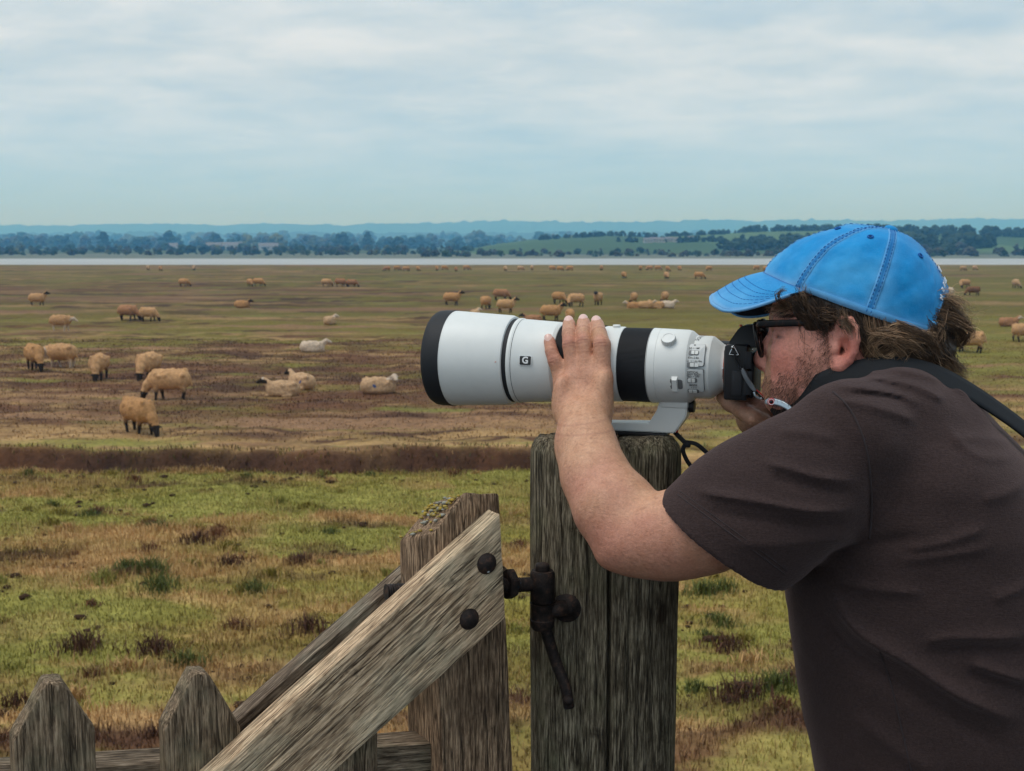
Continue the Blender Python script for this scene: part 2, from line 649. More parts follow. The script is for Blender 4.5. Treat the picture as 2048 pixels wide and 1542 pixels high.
# photo row of the ground on the centre line -> weights of the plant communities (green, olive, brown, tan, dark, dkbrown, pink, moss)
BANDS = [
    (500, (0.0, .62, .10, .22, 0, 0, .06, 0)), (530, (0.0, .62, .10, .22, 0, 0, .06, 0)), (536, (.05, .62, .10, .15, 0, 0, .08, 0)),
    (546, (.10, .70, .10, .06, 0, 0, .04, 0)), (562, (.14, .66, .14, .03, 0, 0, .03, 0)), (570, (.05, .46, .30, .06, 0, 0, .13, 0)),
    (578, (.02, .22, .48, .05, 0, .03, .20, 0)), (592, (.02, .14, .62, .04, 0, .06, .12, 0)), (604, (.10, .48, .32, .03, 0, .04, .03, 0)),
    (614, (.20, .60, .15, .03, 0, 0, .02, 0)), (628, (.12, .52, .18, .06, 0, 0, .12, 0)), (638, (.06, .40, .30, .08, 0, .02, .14, 0)),
    (650, (.20, .58, .16, .04, 0, 0, .02, 0)), (672, (.18, .56, .18, .05, 0, .01, .02, 0)), (690, (.03, .24, .46, .06, 0, .12, .09, 0)),
    (715, (.02, .09, .60, .05, 0, .18, .06, 0)), (760, (.02, .07, .58, .05, 0, .23, .05, 0)), (810, (.02, .07, .54, .06, 0, .24, .07, 0)),
    (840, (.05, .14, .44, .14, 0, .15, .08, 0)), (858, (.05, .14, .26, .40, 0, .10, .05, 0)), (880, (.08, .12, .18, .50, 0, .08, .04, 0)),
    (895, (.08, .12, .30, .28, .05, .15, .02, 0)), (935, (.10, .12, .40, .08, .05, .25, 0, 0)), (950, (.62, .20, .04, .12, 0, 0, .02, 0)),
    (1010, (.62, .20, .05, .12, 0, 0, .01, 0)), (1075, (.52, .20, .08, .18, 0, 0, .02, 0)), (1100, (.36, .20, .10, .31, 0, .0, .03, 0)),
    (1140, (.42, .20, .09, .24, 0, .0, .02, .03)), (1180, (.62, .20, .04, .10, 0, 0, .02, .02)), (1300, (.62, .22, .06, .08, 0, 0, .02, 0)),
    (1340, (.44, .20, .16, .14, 0, .04, .02, 0)), (1390, (.40, .18, .16, .16, 0, .08, .02, 0)), (1425, (.10, .10, .30, .14, .06, .30, 0, 0)),
    (1470, (.03, .05, .30, .08, .20, .34, 0, 0)), (1542, (.03, .06, .36, .10, .12, .33, 0, 0)), (1700, (.3, .2, .2, .2, 0, .1, 0, 0))]
B_PY = np.array([b[0] for b in BANDS], float); B_W = np.array([b[1] for b in BANDS], float)


def row_of(Y):
    Y = np.maximum(np.asarray(Y, float), 3.0)
    return 771.0 + FPX * np.tan(np.arctan(CAM_Z / Y) - PITCH)


def ditch_u(x, y):
    """across the old tidal channel: -1 near lip, +1 far lip"""
    px = 1024 + x / y * FPX
    thin = 1 - 0.72 * sstep(1040, 1380, px)
    far = gY(896) + 0.12 * np.sin(x * 0.55 + 1.0) + (fbm(x * 0.55, y * 0.15, 0, 5, 91, 0.6) - 0.5) * 1.25
    near_ = far - (gY(896) - gY(942)) * 1.0 * thin * (0.78 + 0.44 * vnoise(x * 0.33, 5.5, 0, 177)) + (fbm(x * 0.9, 3.3 + y * 0.2, 0, 5, 93, 0.6) - 0.5) * 0.85
    return (y - (far + near_) / 2) / ((far - near_) / 2), thin


def ditch_depth(x, y):
    u, thin = ditch_u(x, y)
    return sstep(-1.05, -0.55, u) * (1 - sstep(0.62, 1.02, u)) * thin


def ditch_soil(x, y):
    u, thin = ditch_u(x, y)
    return sstep(-1.15, -0.90, u) * (1 - sstep(0.88, 1.12, u)) * (0.35 + 0.65 * thin) * (0.82 + 0.18 * sstep(0.35, 0.55, fbm(x * 1.6, y * 2.2, 0, 4, 97)))


def ground_h(x, y):
    x, y = np.broadcast_arrays(np.asarray(x, float), np.asarray(y, float))
    s = sstep(2.0, 6.4, y)
    z = DIKE_Z * (1 - s)
    near = sstep(5.5, 8.0, y)
    z = z + near * ((fbm(x * 0.7, y * 0.9, 0, 4, 3) - 0.5) * 0.17 + (fbm(x * 2.6, y * 2.6, 0, 3, 5) - 0.5) * 0.06) * (1 - sstep(60, 200, y))
    z = z + (fbm(x * 5.0, y * 5.0, 0, 2, 8) - 0.5) * 0.03 * (1 - sstep(18, 30, y))
    z = z + near * (fbm(x * 0.11, y * 0.22, 0, 4, 31) - 0.5) * 0.30 * sstep(18, 40, y) * (1 - sstep(120, 220, y))
    z = z - 0.55 * ditch_depth(x, np.maximum(y, 1.0))
    # the flats, the bay, the far shore
    z = z - 2.6 * sstep(218, 236, y) + 1.7 * sstep(402, 424, y) + 0.6 * sstep(424, 900, y)
    return z


def ground_w(x, y):
    px = 1024 + x / np.maximum(y, 1.0) * FPX
    pyr = row_of(y)
    far = sstep(30, 75, y)
    f2 = sstep(90, 200, y)

    def mixn(sx_, sy_, oct_, seed):
        a_ = fbm(x * sx_, y * sy_, 0, oct_, seed)
        b_ = fbm(x * sx_ * 0.30, y * sy_ * 0.30, 0, oct_, seed + 3)
        return a_ * (1 - far) + b_ * far

    n = mixn(0.30, 0.55, 5, 41) - 0.5
    n2 = mixn(1.3, 2.0, 4, 47) - 0.5
    amp = np.interp(pyr, [520, 560, 700, 900, 945, 1000, 1542], [4, 20, 70, 14, 10, 90, 120])
    pw = pyr + n * amp * 1.5 + n2 * amp * 0.5
    # right of the post the dry grass comes further up
    pw = pw + 92 * sstep(1250, 1500, px) * sstep(1230, 1330, pyr) * (1 - 0.9 * sstep(1425, 1500, pyr))
    W = np.stack([np.interp(pw, B_PY, B_W[:, k]) for k in range(8)], -1)
    # local patches
    def patch(sc, sy, seed, t0, t1):
        return sstep(t0, t1, mixn(sc, sy, 5, seed))
    mid = sstep(19.5, 24, y)
    tan = patch(0.75, 2.2, 61, 0.565, 0.66) * 0.85
    dk = patch(0.9, 2.4, 67, 0.58, 0.68) * 0.75
    grn = patch(0.45, 1.1, 71, 0.53, 0.64) * 0.6
    strk = sstep(0.58, 0.66, mixn(0.10, 0.8, 4, 75)) * 0.7
    for wgt, k in ((grn * (1 - 0.55 * mid), 0), (tan * (0.55 + 0.0 * mid), 3), (dk * (0.45 + 0.35 * mid), 5), (strk * mid, 6)):
        W = W * (1 - wgt[..., None]); W[..., k] += wgt
    # marsh right of the lens is greener and drier
    rt = sstep(820, 1050, px) * sstep(690, 640, pyr) * 0.55 + sstep(1350, 1900, px) * sstep(545, 600, pyr) * sstep(880, 760, pyr) * 0.75
    Wr = np.zeros_like(W); Wr[..., 0] = .28; Wr[..., 1] = .60; Wr[..., 3] = .12
    rt = np.clip(rt, 0, 0.9)
    W = W * (1 - rt[..., None]) + Wr * rt[..., None]
    r2 = sstep(1150, 1350, px) * sstep(790, 820, pyr) * (1 - sstep(900, 930, pyr)) * 0.8
    Wr = np.zeros_like(W); Wr[..., 0] = .15; Wr[..., 1] = .35; Wr[..., 3] = .32; Wr[..., 5] = .18
    W = W * (1 - r2[..., None]) + Wr * r2[..., None]
    # patch of green at lower right
    g = sstep(1430, 1530, px) * sstep(1455, 1490, pyr) * 0.8
    Wr = np.zeros_like(W); Wr[..., 0] = .55; Wr[..., 3] = .33; Wr[..., 5] = .12
    W = W * (1 - g[..., None]) + Wr * g[..., None]
    # channel soil
    d = ditch_soil(x, np.maximum(y, 1.0))[..., None] * sstep(16, 18, y)[..., None]
    Wd = np.zeros_like(W); Wd[..., 4] = .46; Wd[..., 5] = .32; Wd[..., 2] = .22
    W = W * (1 - d) + Wd * d
    # each community keeps to its own patches
    for k in range(8):
        if k == 4: continue
        W[..., k] *= np.exp(7.5 * (mixn(0.42, 1.25, 4, 160 + 7 * k) - 0.5) * (0.75 + 0.35 * mid))
    W = np.maximum(W, 1e-5)
    W = (W / W.sum(-1, keepdims=True)) ** 1.45
    return W / W.sum(-1, keepdims=True)


def ground_c(x, y):
    W = ground_w(x, y)
    c = W @ PAL
    v = 0.78 + 0.44 * fbm(x * 3.0, y * 4.5, 0, 3, 83) * (1 - 0.6 * sstep(25, 60, y)) + 0.13 * sstep(25, 60, y)
    c = c * v[..., None]
    c = c * (1 - 0.30 * sstep(18.5, 24, y) - 0.20 * sstep(40, 70, y))[..., None]
    # dike top out of view, made dark to cut light bounced upward
    bounce_dim = (1 - sstep(4.8, 6.6, y + 0.6 * (fbm(x * 1.2, y * 1.2, 0, 3, 88) - .5)))[..., None]
    c = c * (1 - bounce_dim) + np.array([0.052, 0.042, 0.033]) * (0.7 + 0.6 * fbm(x * 5, y * 5, 0, 3, 89))[..., None] * bounce_dim
    # sand and mud of the bay and of the far shore
    mud = sstep(226, 232, y)[..., None]
    c = c * (1 - mud) + np.array([0.33, 0.33, 0.32]) * mud
    veg = (sstep(418, 424, y) * (0.75 + 0.25 * sstep(560, 640, y)))[..., None]
    c = c * (1 - veg) + np.array([0.06, 0.085, 0.04]) * veg
    return c


def row_axis():
    r = [np.linspace(-40, -2, 12), np.arange(-1.2, 6.4, 0.35), np.arange(6.4, 26, 0.055), np.arange(26, 62, 0.2), np.arange(62, 240, 1.1),
         np.arange(240, 700, 8), np.geomspace(700, 6500, 56)]
    return np.concatenate(r)


rows = row_axis()
tcol = np.linspace(-1, 1, 361)
outer = np.array([1.12, 1.35, 1.8, 3.0, 6.0])
tc = np.concatenate([-outer[::-1], tcol, outer])
Wd = 0.50 * np.maximum(rows, 3.0) + 2.2
GX = Wd[:, None] * tc[None, :]
GX = np.clip(GX, -4300, 4300)
GYY = np.repeat(rows[:, None], len(tc), 1)
GZ = ground_h(GX, GYY)
nr, nc = GX.shape
ii = np.arange((nr - 1) * nc).reshape(nr - 1, nc)[:, :-1].ravel()
gf = np.stack([ii, ii + 1, ii + nc + 1, ii + nc], 1)
gm = NT('marsh_turf')
gt = gm.n('ShaderNodeAttribute', attribute_name='tint')
gv = gm.coord('Object', (1, 1, 1))
g1 = gm.noise(gv, 9.0, 6, 0.65); g2 = gm.noise(gv, 55.0, 3, 0.6)
gc = gm.mix(1.0, gt.outputs['Color'], gm.ramp(g1, [(0.28, 0.62), (0.5, 1.0), (0.74, 1.35)]), 'MULTIPLY')
gm.base(gc); gm.set(rough=0.95, spec=0.15)
gm.bump(g2, 0.5, 0.012, gm.bump(g1, 0.6, 0.05))
GC = ground_c(GX, GYY)
ground = mesh_obj('ground', np.stack([GX, GYY, GZ], -1).reshape(-1, 3), gf, gm.m, None, True, GC.reshape(-1, 3))
tag(ground, kind='structure')

# ------------------------------------------------------------------ water and wet flats
wm = NT('estuary_water')
wv = wm.coord('Object', (0.02, 0.14, 1))
wn = wm.noise(wv, 1.0, 4)
wm.base(wm.ramp(wn, [(0.42, (0.25, 0.255, 0.25)), (0.60, (0.36, 0.36, 0.35))]))
wm.set(rough=0.34, spec=0.5)
water = mesh_obj('water', [(-3400, 222, -1.25), (3400, 222, -1.25), (3400, 470, -1.25), (-3400, 470, -1.25)], [(0, 1, 2, 3)], wm.m)
tag(water, kind='structure')


# ------------------------------------------------------------------ grass, tussocks, droppings
def blades(x, y, h, w, lean, col, name, seg=1):
    n = len(x)
    z = ground_h(x, y)
    a = rng.uniform(0, 2 * np.pi, n); la = rng.uniform(0, 2 * np.pi, n)
    ca, sa = np.cos(a) * w / 2, np.sin(a) * w / 2
    lx, ly = np.cos(la) * lean * h, np.sin(la) * lean * h
    v = np.zeros((n, 5, 3))
    v[:, 0] = np.stack([x - ca, y - sa, z - 0.012], 1); v[:, 1] = np.stack([x + ca, y + sa, z - 0.012], 1)
    v[:, 2] = np.stack([x + ca * .8 + lx * .35, y + sa * .8 + ly * .35, z + h * .6], 1); v[:, 3] = np.stack([x - ca * .8 + lx * .35, y - sa * .8 + ly * .35, z + h * .6], 1)
    v[:, 4] = np.stack([x + lx, y + ly, z + h * (1 - 0.3 * lean)], 1)
    b = np.arange(n) * 5
    f = np.concatenate([np.stack([b, b + 1, b + 2], 1), np.stack([b, b + 2, b + 3], 1), np.stack([b + 3, b + 2, b + 4], 1)])
    c = np.repeat(col[:, None, :], 5, 1)
    return mesh_obj(name, v.reshape(-1, 3), f, grass_m, None, False, c.reshape(-1, 3))


gmat = NT('grass_blade')
ga = gmat.n('ShaderNodeAttribute', attribute_name='tint')
gmat.base(ga.outputs['Color']); gmat.set(rough=0.75, spec=0.2)
grass_m = gmat.m


def scatter(n, y0, y1, half=0.47):
    # even density over the trapezoid in front of the camera
    u = rng.uniform(0, 1, n)
    y = np.sqrt(y0 ** 2 + u * (y1 ** 2 - y0 ** 2))
    x = rng.uniform(-1, 1, n) * (half * y + 0.4)
    return x, y


def turf(n, y0, y1, hs, ws, name, dens_pow=1.0):
    x, y = scatter(n, y0, y1)
    W = ground_w(x, y)
    k = np.array([rng.choice(8, p=w) for w in W]) if n < 1 else (W.cumsum(1) > rng.uniform(0, 1, n)[:, None]).argmax(1)
    col = PAL[k] * 0.36 + (W @ PAL) * 0.64
    col = col * (1 - 0.30 * sstep(18.5, 24, y))[:, None]
    col = col * rng.uniform(0.74, 1.26, n)[:, None]
    hh = np.array([0.045, 0.05, 0.075, 0.105, 0.05, 0.085, 0.05, 0.085])[k]
    clump = 0.5 + 1.0 * fbm(x * 2.2, y * 2.2, 0, 3, 101)
    h = hs * hh * clump * rng.uniform(0.6, 1.5, n)
    w = ws * rng.uniform(0.6, 1.3, n)
    return blades(x, y, h, w, rng.uniform(0.1, 0.9, n), col, name)


tag(turf(200000, 7.0, 18.9, 0.82, 0.0095, 'short_grass'), kind='stuff')
tag(turf(60000, 21.6, 46.0, 0.55, 0.022, 'heath_grass'), kind='stuff')

# dead stems and rushes hanging over the two lips of the channel and growing in it
n_ = 17000
x = rng.uniform(-10.5, 6.5, n_); yy0 = rng.uniform(18.0, 22.2, n_)
u_, th_in = ditch_u(x, yy0)
keep = ((np.abs(u_ + 1.0) < 0.22) | (np.abs(u_ - 1.0) < 0.20) | ((np.abs(u_) < 1) & (rng.uniform(0, 1, n_) < 0.6))) & (fbm(x * 1.4, yy0 * 1.8, 0, 3, 171) > 0.40)
x, yy0, u_ = x[keep], yy0[keep], u_[keep]
kk_ = np.where(np.abs(u_) < 0.85, rng.choice([4, 5, 4, 2], len(x)), rng.choice([5, 2, 3, 7, 1], len(x)))
tag(blades(x, yy0, rng.uniform(0.04, 0.12, len(x)), np.full(len(x), 0.015), rng.uniform(0.2, 1.0, len(x)), PAL[kk_] * rng.uniform(0.4, 1.0, len(x))[:, None], 'channel_rushes'), kind='stuff')

# tussocks: clumps of longer blades
tx, ty, th, tk = [], [], [], []
TUSS = [(300, 1152, 7), (318, 1183, 7), (205, 1172, 0), (505, 1186, 7), (258, 1148, 7), (465, 1135, 5), (395, 1095, 5), (600, 1130, 5), (720, 1290, 5), (375, 1335, 7),
        (1405, 1185, 7), (1440, 1180, 7), (1600, 1372, 5), (1550, 1385, 7), (1450, 1290, 5), (1440, 1245, 7), (620, 1270, 5), (160, 1300, 5), (310, 1310, 5), (1480, 1400, 5)]
for k in range(170):
    x, y = scatter(1, 8.2, 18.6)
    r_ = float(row_of(y)[0])
    kk = rnd.choice([3, 1, 1, 2, 0, 7, 1]) if r_ < 1390 else rnd.choice([5, 5, 3, 2, 4])
    TUSS.append((None, (float(x[0]), float(y[0])), kk))
for t in TUSS:
    if t[0] is None: cx, cy = t[1]; big = rnd.uniform(0.3, 0.8)
    else:
        g = on_ground(t[0], t[1]); cx, cy = g[0], g[1]; big = rnd.uniform(0.9, 1.3)
    m = int(150 * big)
    rr = np.abs(rng.normal(0, 0.10 * big, m)) + 0.01; aa = rng.uniform(0, 2 * np.pi, m)
    tx.append(cx + rr * np.cos(aa) * 1.5); ty.append(cy + rr * np.sin(aa)); th.append(np.full(m, 0.16 * big) * rng.uniform(0.5, 1.3, m) * np.exp(-(rr / (0.22 * big)) ** 2)); tk.append(np.full(m, t[2]))
tx, ty, th, tk = map(np.concatenate, (tx, ty, th, tk))
tag(blades(tx, ty, th + 0.02, np.full(len(tx), 0.011) * rng.uniform(0.6, 1.4, len(tx)), rng.uniform(0.2, 0.9, len(tx)), PAL[tk] * rng.uniform(0.55, 1.3, len(tx))[:, None], 'tussock_grass'), kind='stuff')

# dark clods of soil and droppings trodden into the turf
cm = MB()
ico = bmesh.new(); bmesh.ops.create_icosphere(ico, subdivisions=1, radius=1.0)
ico.verts.ensure_lookup_table(); ico.verts.index_update()
IV = np.array([v.co[:] for v in ico.verts]); IF = np.array([[v.index for v in f.verts] for f in ico.faces]); ico.free()
cvs, cfs, n0 = [], [], 0
for k in range(620):
    x, y = scatter(1, 8.8, 18.6); x, y = float(x[0]), float(y[0])
    if fbm(x * 0.6, y * 0.8, 0, 3, 131) < 0.47: continue
    s = rnd.uniform(0.010, 0.034) * rnd.choice([1, 1, 1.7])
    v = IV * (1 + 0.35 * rng.uniform(-1, 1, (len(IV), 1))) * np.array([s * 1.5, s * 1.2, s * 0.7])
    cvs.append(v + np.array([x, y, float(ground_h(x, y)) + s * 0.3])); cfs.append(IF + n0); n0 += len(IV)
clod_m = plain('wet_clod', (0.050, 0.028, 0.016), 0.95, 0, 0.1)
tag(mesh_obj('soil_clods', np.vstack(cvs), np.vstack(cfs), clod_m), kind='stuff')

# ------------------------------------------------------------------ far shore, hill, ridges
HX = np.array([-200, 880, 905, 940, 1000, 1100, 1200, 1290, 1360, 1450, 1520, 1640, 1760, 1850, 1950, 2048, 2400, 3200], float)
HP = np.array([516, 514, 508, 498, 487, 476, 470, 474, 472, 467, 464, 462, 465, 468, 470, 470, 474, 490], float)


def hill_top(x):
    px = 1024 + x / 850.0 * FPX
    return (490 - np.interp(px, HX, HP)) * 850 / FPX + CAM_Z


def hill_h(x, y):
    top = hill_top(x) + (fbm(x * 0.02, y * 0.01, 0, 3, 7) - .5) * 2
    z = -1.4 + np.maximum(top + 1.4, 0) * sstep(500, 860, y) - 12 * sstep(880, 1150, y)
    return np.where(top < -1.2, -4.0, z)


hx = np.linspace(-60, 900, 330); hy = np.linspace(428, 1150, 74)
HXX, HYY = np.meshgrid(hx, hy)
hz = hill_h(HXX, HYY)
hn = fbm(HXX * 0.02, HYY * 0.012, 0, 4, 201)
fld = np.where(np.sin(HXX * 0.021 + 1.1 + HYY * 0.004) > 0.0, 1.0, 0.0)
hc = np.array([0.055, 0.10, 0.040])[None, None] * (0.75 + 0.5 * hn[..., None]) + fld[..., None] * np.array([0.030, 0.042, 0.016])
lowb = (1 - sstep(520, 600, HYY))[..., None]
hc = hc * (1 - lowb) + np.array([0.05, 0.052, 0.045]) * lowb
ii = np.arange((len(hy) - 1) * len(hx)).reshape(len(hy) - 1, len(hx))[:, :-1].ravel()
fm = NT('pasture'); fa = fm.n('ShaderNodeAttribute', attribute_name='tint'); fm.base(fa.outputs['Color']); fm.set(rough=0.95, spec=0.1)
hill = mesh_obj('hill', np.stack([HXX, HYY, hz], -1).reshape(-1, 3), np.stack([ii, ii + 1, ii + len(hx) + 1, ii + len(hx)], 1), fm.m, None, True, hc.reshape(-1, 3))
tag(hill, kind='structure')

for nm, Yc, spread, lift, seed in (('hills', 3900, 700, (38, 43, 47), 301), ('hills', 5700, 700, (99, 114, 128), 331)):
    X = np.linspace(-0.62 * Yc, 0.62 * Yc, 900); Yr = np.linspace(Yc - spread, Yc + spread, 26)
    XX, YY = np.meshgrid(X, Yr)
    base = np.interp(XX / Yc, [-0.45, 0.0, 0.45], lift)
    pr = np.exp(-((YY - Yc) / (spread * 0.55)) ** 2)
    zz = -6 + (base + 6) * pr * (0.86 + 0.28 * fbm(XX / Yc * 9, YY / 900, 0, 4, seed)) + (fbm(XX / 34.0, YY / 45.0, 0, 3, seed + 5) - .45) * 24 * (pr > 0.3)
    ii = np.arange((len(Yr) - 1) * len(X)).reshape(len(Yr) - 1, len(X))[:, :-1].ravel()
    nn = fbm(XX / 120, YY / 90, 0, 4, seed + 9)
    cc = np.array([0.035, 0.055, 0.03]) * (0.6 + 0.8 * nn[..., None])
    o = mesh_obj(nm, np.stack([XX, YY, zz], -1).reshape(-1, 3), np.stack([ii, ii + 1, ii + len(X) + 1, ii + len(X)], 1), fm.m, None, True, cc.reshape(-1, 3))
    tag(o, kind='structure')

leaf_m = NT('far_foliage'); la_ = leaf_m.n('ShaderNodeAttribute', attribute_name='tint'); leaf_m.base(la_.outputs['Color']); leaf_m.set(rough=0.9, spec=0.1)
bark_m = plain('bark', (0.07, 0.055, 0.04), 0.9)


def crown_geo(h, wd, n=22, seed=0, low=0.12):
    """clumps of foliage round a trunk of a tree h high"""
    r = np.random.default_rng(seed)
    vs, fs, cs, k = [], [], [], 0
    for i in range(n):
        t = r.uniform(low, 1.0)
        rad = wd * 0.5 * math.sin(math.pi * min(1, 0.18 + 0.80 * t)) ** 0.7
        a = r.uniform(0, 2 * np.pi); q = rad * math.sqrt(r.uniform(0, 1))
        s = wd * r.uniform(0.12, 0.22)
        v = IV * (1 + 0.30 * r.uniform(-1, 1, (len(IV), 1))) * s * np.array([1, 1, 0.8])
        v = v + np.array([q * np.cos(a), q * np.sin(a), h * t * 0.92])
        vs.append(v); fs.append(IF + k); k += len(IV); cs.append(np.full((len(IV), 1), r.uniform(0.6, 1.4)))
    return np.vstack(vs), np.vstack(fs), np.vstack(cs)


CR = [crown_geo(1.0, w, n, s) for w, n, s in ((0.9, 20, 1), (1.1, 24, 2), (0.7, 18, 3), (1.3, 26, 4), (1.0, 22, 5), (1.6, 22, 6))]


def wood(name, pts, hs, cols, seed):
    r = np.random.default_rng(seed)
    V, F, Cc, k = [], [], [], 0
    for (x, y, z), h, c in zip(pts, hs, cols):
        v, f, cv = CR[r.integers(len(CR))]
        a = r.uniform(0, 6.28); ca, sa = np.cos(a), np.sin(a)
        q = np.stack([v[:, 0] * ca - v[:, 1] * sa, v[:, 0] * sa + v[:, 1] * ca, v[:, 2]], 1) * h
        V.append(q + np.array([x, y, z - 0.08 * h])); F.append(f + k); k += len(v); Cc.append(cv * np.asarray(c))
    o = mesh_obj(name, np.vstack(V), np.vstack(F), leaf_m.m, None, True, np.vstack(Cc))
    tag(o, kind='stuff')
    return o


DKG = np.array([0.030, 0.048, 0.026]); GRY = np.array([0.060, 0.060, 0.050]); OLV = np.array([0.085, 0.095, 0.045])
# scrub along the foot of the hill, hedges and copses on it
pts, hs, cs = [], [], []
for i in range(520):
    x = rng.uniform(-45, 640); y = rng.uniform(450, 575)
    pts.append((x, y, float(hill_h(x, y)))); hs.append(rng.uniform(2.2, 5.2) * (0.65 + 0.5 * float(sstep(100, 250, x)))); cs.append((GRY if rng.uniform() < 0.6 else DKG) * rng.uniform(0.7, 1.25))
wood('hill_scrub', pts, hs, cs, 5)
pts, hs, cs = [], [], []
for (xa, xb, y0, n, h) in ((20, 105, 800, 60, 3.0), (110, 170, 845, 45, 3.0), (60, 230, 700, 60, 3.2), (145, 260, 620, 95, 6.5), (170, 330, 860, 120, 4.2), (230, 420, 760, 120, 5.5), (330, 640, 870, 160, 4.5), (300, 640, 660, 130, 5.5), (110, 150, 610, 30, 5.0), (400, 640, 590, 90, 6.5)):
    for i in range(n):
        x = rng.uniform(xa, xb); y = y0 + rng.normal(0, 6)
        pts.append((x, y, float(hill_h(x, y)))); hs.append(h * rng.uniform(0.6, 1.35)); cs.append(DKG * rng.uniform(0.7, 1.3))
wood('hedgerow_trees', pts, hs, cs, 6)
pts, hs, cs = [], [], []
for i in range(1000):
    row = rng.integers(0, 6)
    Y = (900, 1300, 1850, 2600, 545, 690)[row] * rng.uniform(0.93, 1.07)
    x = rng.uniform(-0.52, (0.10, 0.10, 0.5, 0.5, -0.045, -0.03)[row]) * Y
    z = float(ground_h(x, Y))
    pts.append((x, Y, z)); hs.append((4.6, 13, 21, 30, 2.1, 3.6)[row] * rng.uniform(0.55, 1.25)); cs.append((DKG if rng.uniform() < 0.6 else (OLV if rng.uniform() < .5 else GRY)) * rng.uniform(0.7, 1.25))
wood('shore_woodland', pts, hs, cs, 8)


def far_tree(px, Y, h, w, label, col, seed):
    Y, h = Y * 1.6, h * 1.6
    x = (px - 1024) / FPX * Y
    t = empty('far_tree', (x, Y, float(ground_h(x, Y)) - 0.1))
    tag(t, label, 'tree', 'single trees on the far shore')
    mesh_obj('trunk', *tube_geo([(0, 0, 0), (0.05 * h, 0, 0.25 * h), (0.02 * h, 0, 0.7 * h)], [0.05 * h, 0.035 * h, 0.015 * h], 7), bark_m, t)
    v, f, c = crown_geo(h, w * 1.6, 46, seed, 0.10)
    mesh_obj('crown', v, f, leaf_m.m, t, True, c * np.asarray(col))
    return t


far_tree(214, 700, 10.8, 7.5, 'dark upright tree standing alone at the left end of the far shore', DKG * 0.8, 21)
far_tree(343, 760, 12.0, 9.5, 'tall dark tree on the far shore above the pair of grazing sheep at centre left', DKG, 22)
far_tree(436, 740, 10.0, 9.0, 'round dark tree behind the pale farm buildings across the water', DKG, 23)
far_tree(500, 690, 8.2, 11.0, 'broad pale olive tree right of the pale farm buildings', OLV * 1.2, 24)
far_tree(556, 700, 9.0, 11.5, 'broad brownish olive tree between the farm buildings and the paired dark trees', OLV * 1.1, 25)
far_tree(686, 690, 10.2, 9.5, 'dark bushy tree at centre, left one of a pair across the water', DKG * 0.85, 26)
far_tree(737, 700, 10.8, 6.0, 'narrow dark tree at centre, right one of a pair across the water', DKG * 0.85, 27)
far_tree(797, 640, 6.8, 8.0, 'low dark tree near the left foot of the green hill', DKG, 28)

# small pale buildings across the water and on the hill
wall_m = plain('pale_render', (0.42, 0.42, 0.41), 0.8); roof_m = plain('slate_roof', (0.16, 0.15, 0.15), 0.8); glaz_m = plain('dark_pane', (0.03, 0.035, 0.04), 0.3)


def cottage(x, y, z, L, Wd_, H, rz, label, group):
    t = empty('far_building', (x, y, z - 0.1), rz)
    tag(t, label, 'building', group)
    b = MB(); b.box((0, 0, H / 2), (L, Wd_, H)); b.build('wall', wall_m, t, False)
    r_ = Wd_ * 0.38; hw = Wd_ / 2 + 0.2; hl = L / 2 + 0.2
    v = [(-hl, -hw, H + .01), (hl, -hw, H + .01), (hl, hw, H + .01), (-hl, hw, H + .01), (-hl, 0, H + r_), (hl, 0, H + r_)]
    mesh_obj('roof', v, [(0, 1, 5, 4), (2, 3, 4, 5), (0, 4, 3), (1, 2, 5), (3, 2, 1, 0)], roof_m, t, False)
    for k in range(3):
        w_ = MB(); w_.box((L * (k - 1) * 0.3, -Wd_ / 2 - 0.02, H * 0.55), (L * 0.1, 0.06, H * 0.35)); w_.build('window', glaz_m, t, False)
    return t


for px, Y, L, H, lab in ((431, 640, 9, 2.6, 'pale low farm building across the water, left of two'), (466, 655, 13, 2.8, 'longer pale farm building across the water, right of two'),
                         (350, 620, 6, 2.2, 'small pale hut on the far shore left of the farm buildings'), (541, 630, 11, 2.3, 'low pale shed on the far shore near the bare sand')):
    Y, L, H = Y * 1.5, L * 1.4, H * 1.4
    x = (px - 1024) / FPX * Y
    cottage(x, Y, float(ground_h(x, Y)), L, 7, H, 0.1, lab, 'pale buildings across the water')
for i, (px, Y, L) in enumerate(((1294, 690, 5.5), (1306, 700, 5), (1319, 695, 6), (1335, 705, 5), (1352, 700, 4.5), (1375, 715, 5))):
    x = (px - 1024) / FPX * Y
    cottage(x, Y, float(hill_h(x, Y)), L, 3, 2.0, rnd.uniform(-.4, .4), ('first', 'second', 'third', 'fourth', 'fifth', 'sixth')[i] + ' tiny white building from the left in the cluster on the green hillside', 'tiny white buildings on the green hill')

# ------------------------------------------------------------------ haze: the air itself
hb = MB(); hb.box((0, 3250, 75.0), (9000, 6640, 164.0))
hzm = bpy.data.materials.new('sea_haze'); hzm.use_nodes = True
ht = hzm.node_tree; ht.nodes.clear()
ho = ht.nodes.new('ShaderNodeOutputMaterial'); hv = ht.nodes.new('ShaderNodeVolumePrincipled')
hv.inputs['Color'].default_value = (0.17, 0.53, 1.0, 1); hv.inputs['Density'].default_value = 0.00042
hv.inputs['Absorption Color'].default_value = (1, 1, 1, 1)
ht.links.new(hv.outputs[0], ho.inputs['Volume'])
haze = hb.build('haze', hzm, None, False)
tag(haze, kind='stuff')
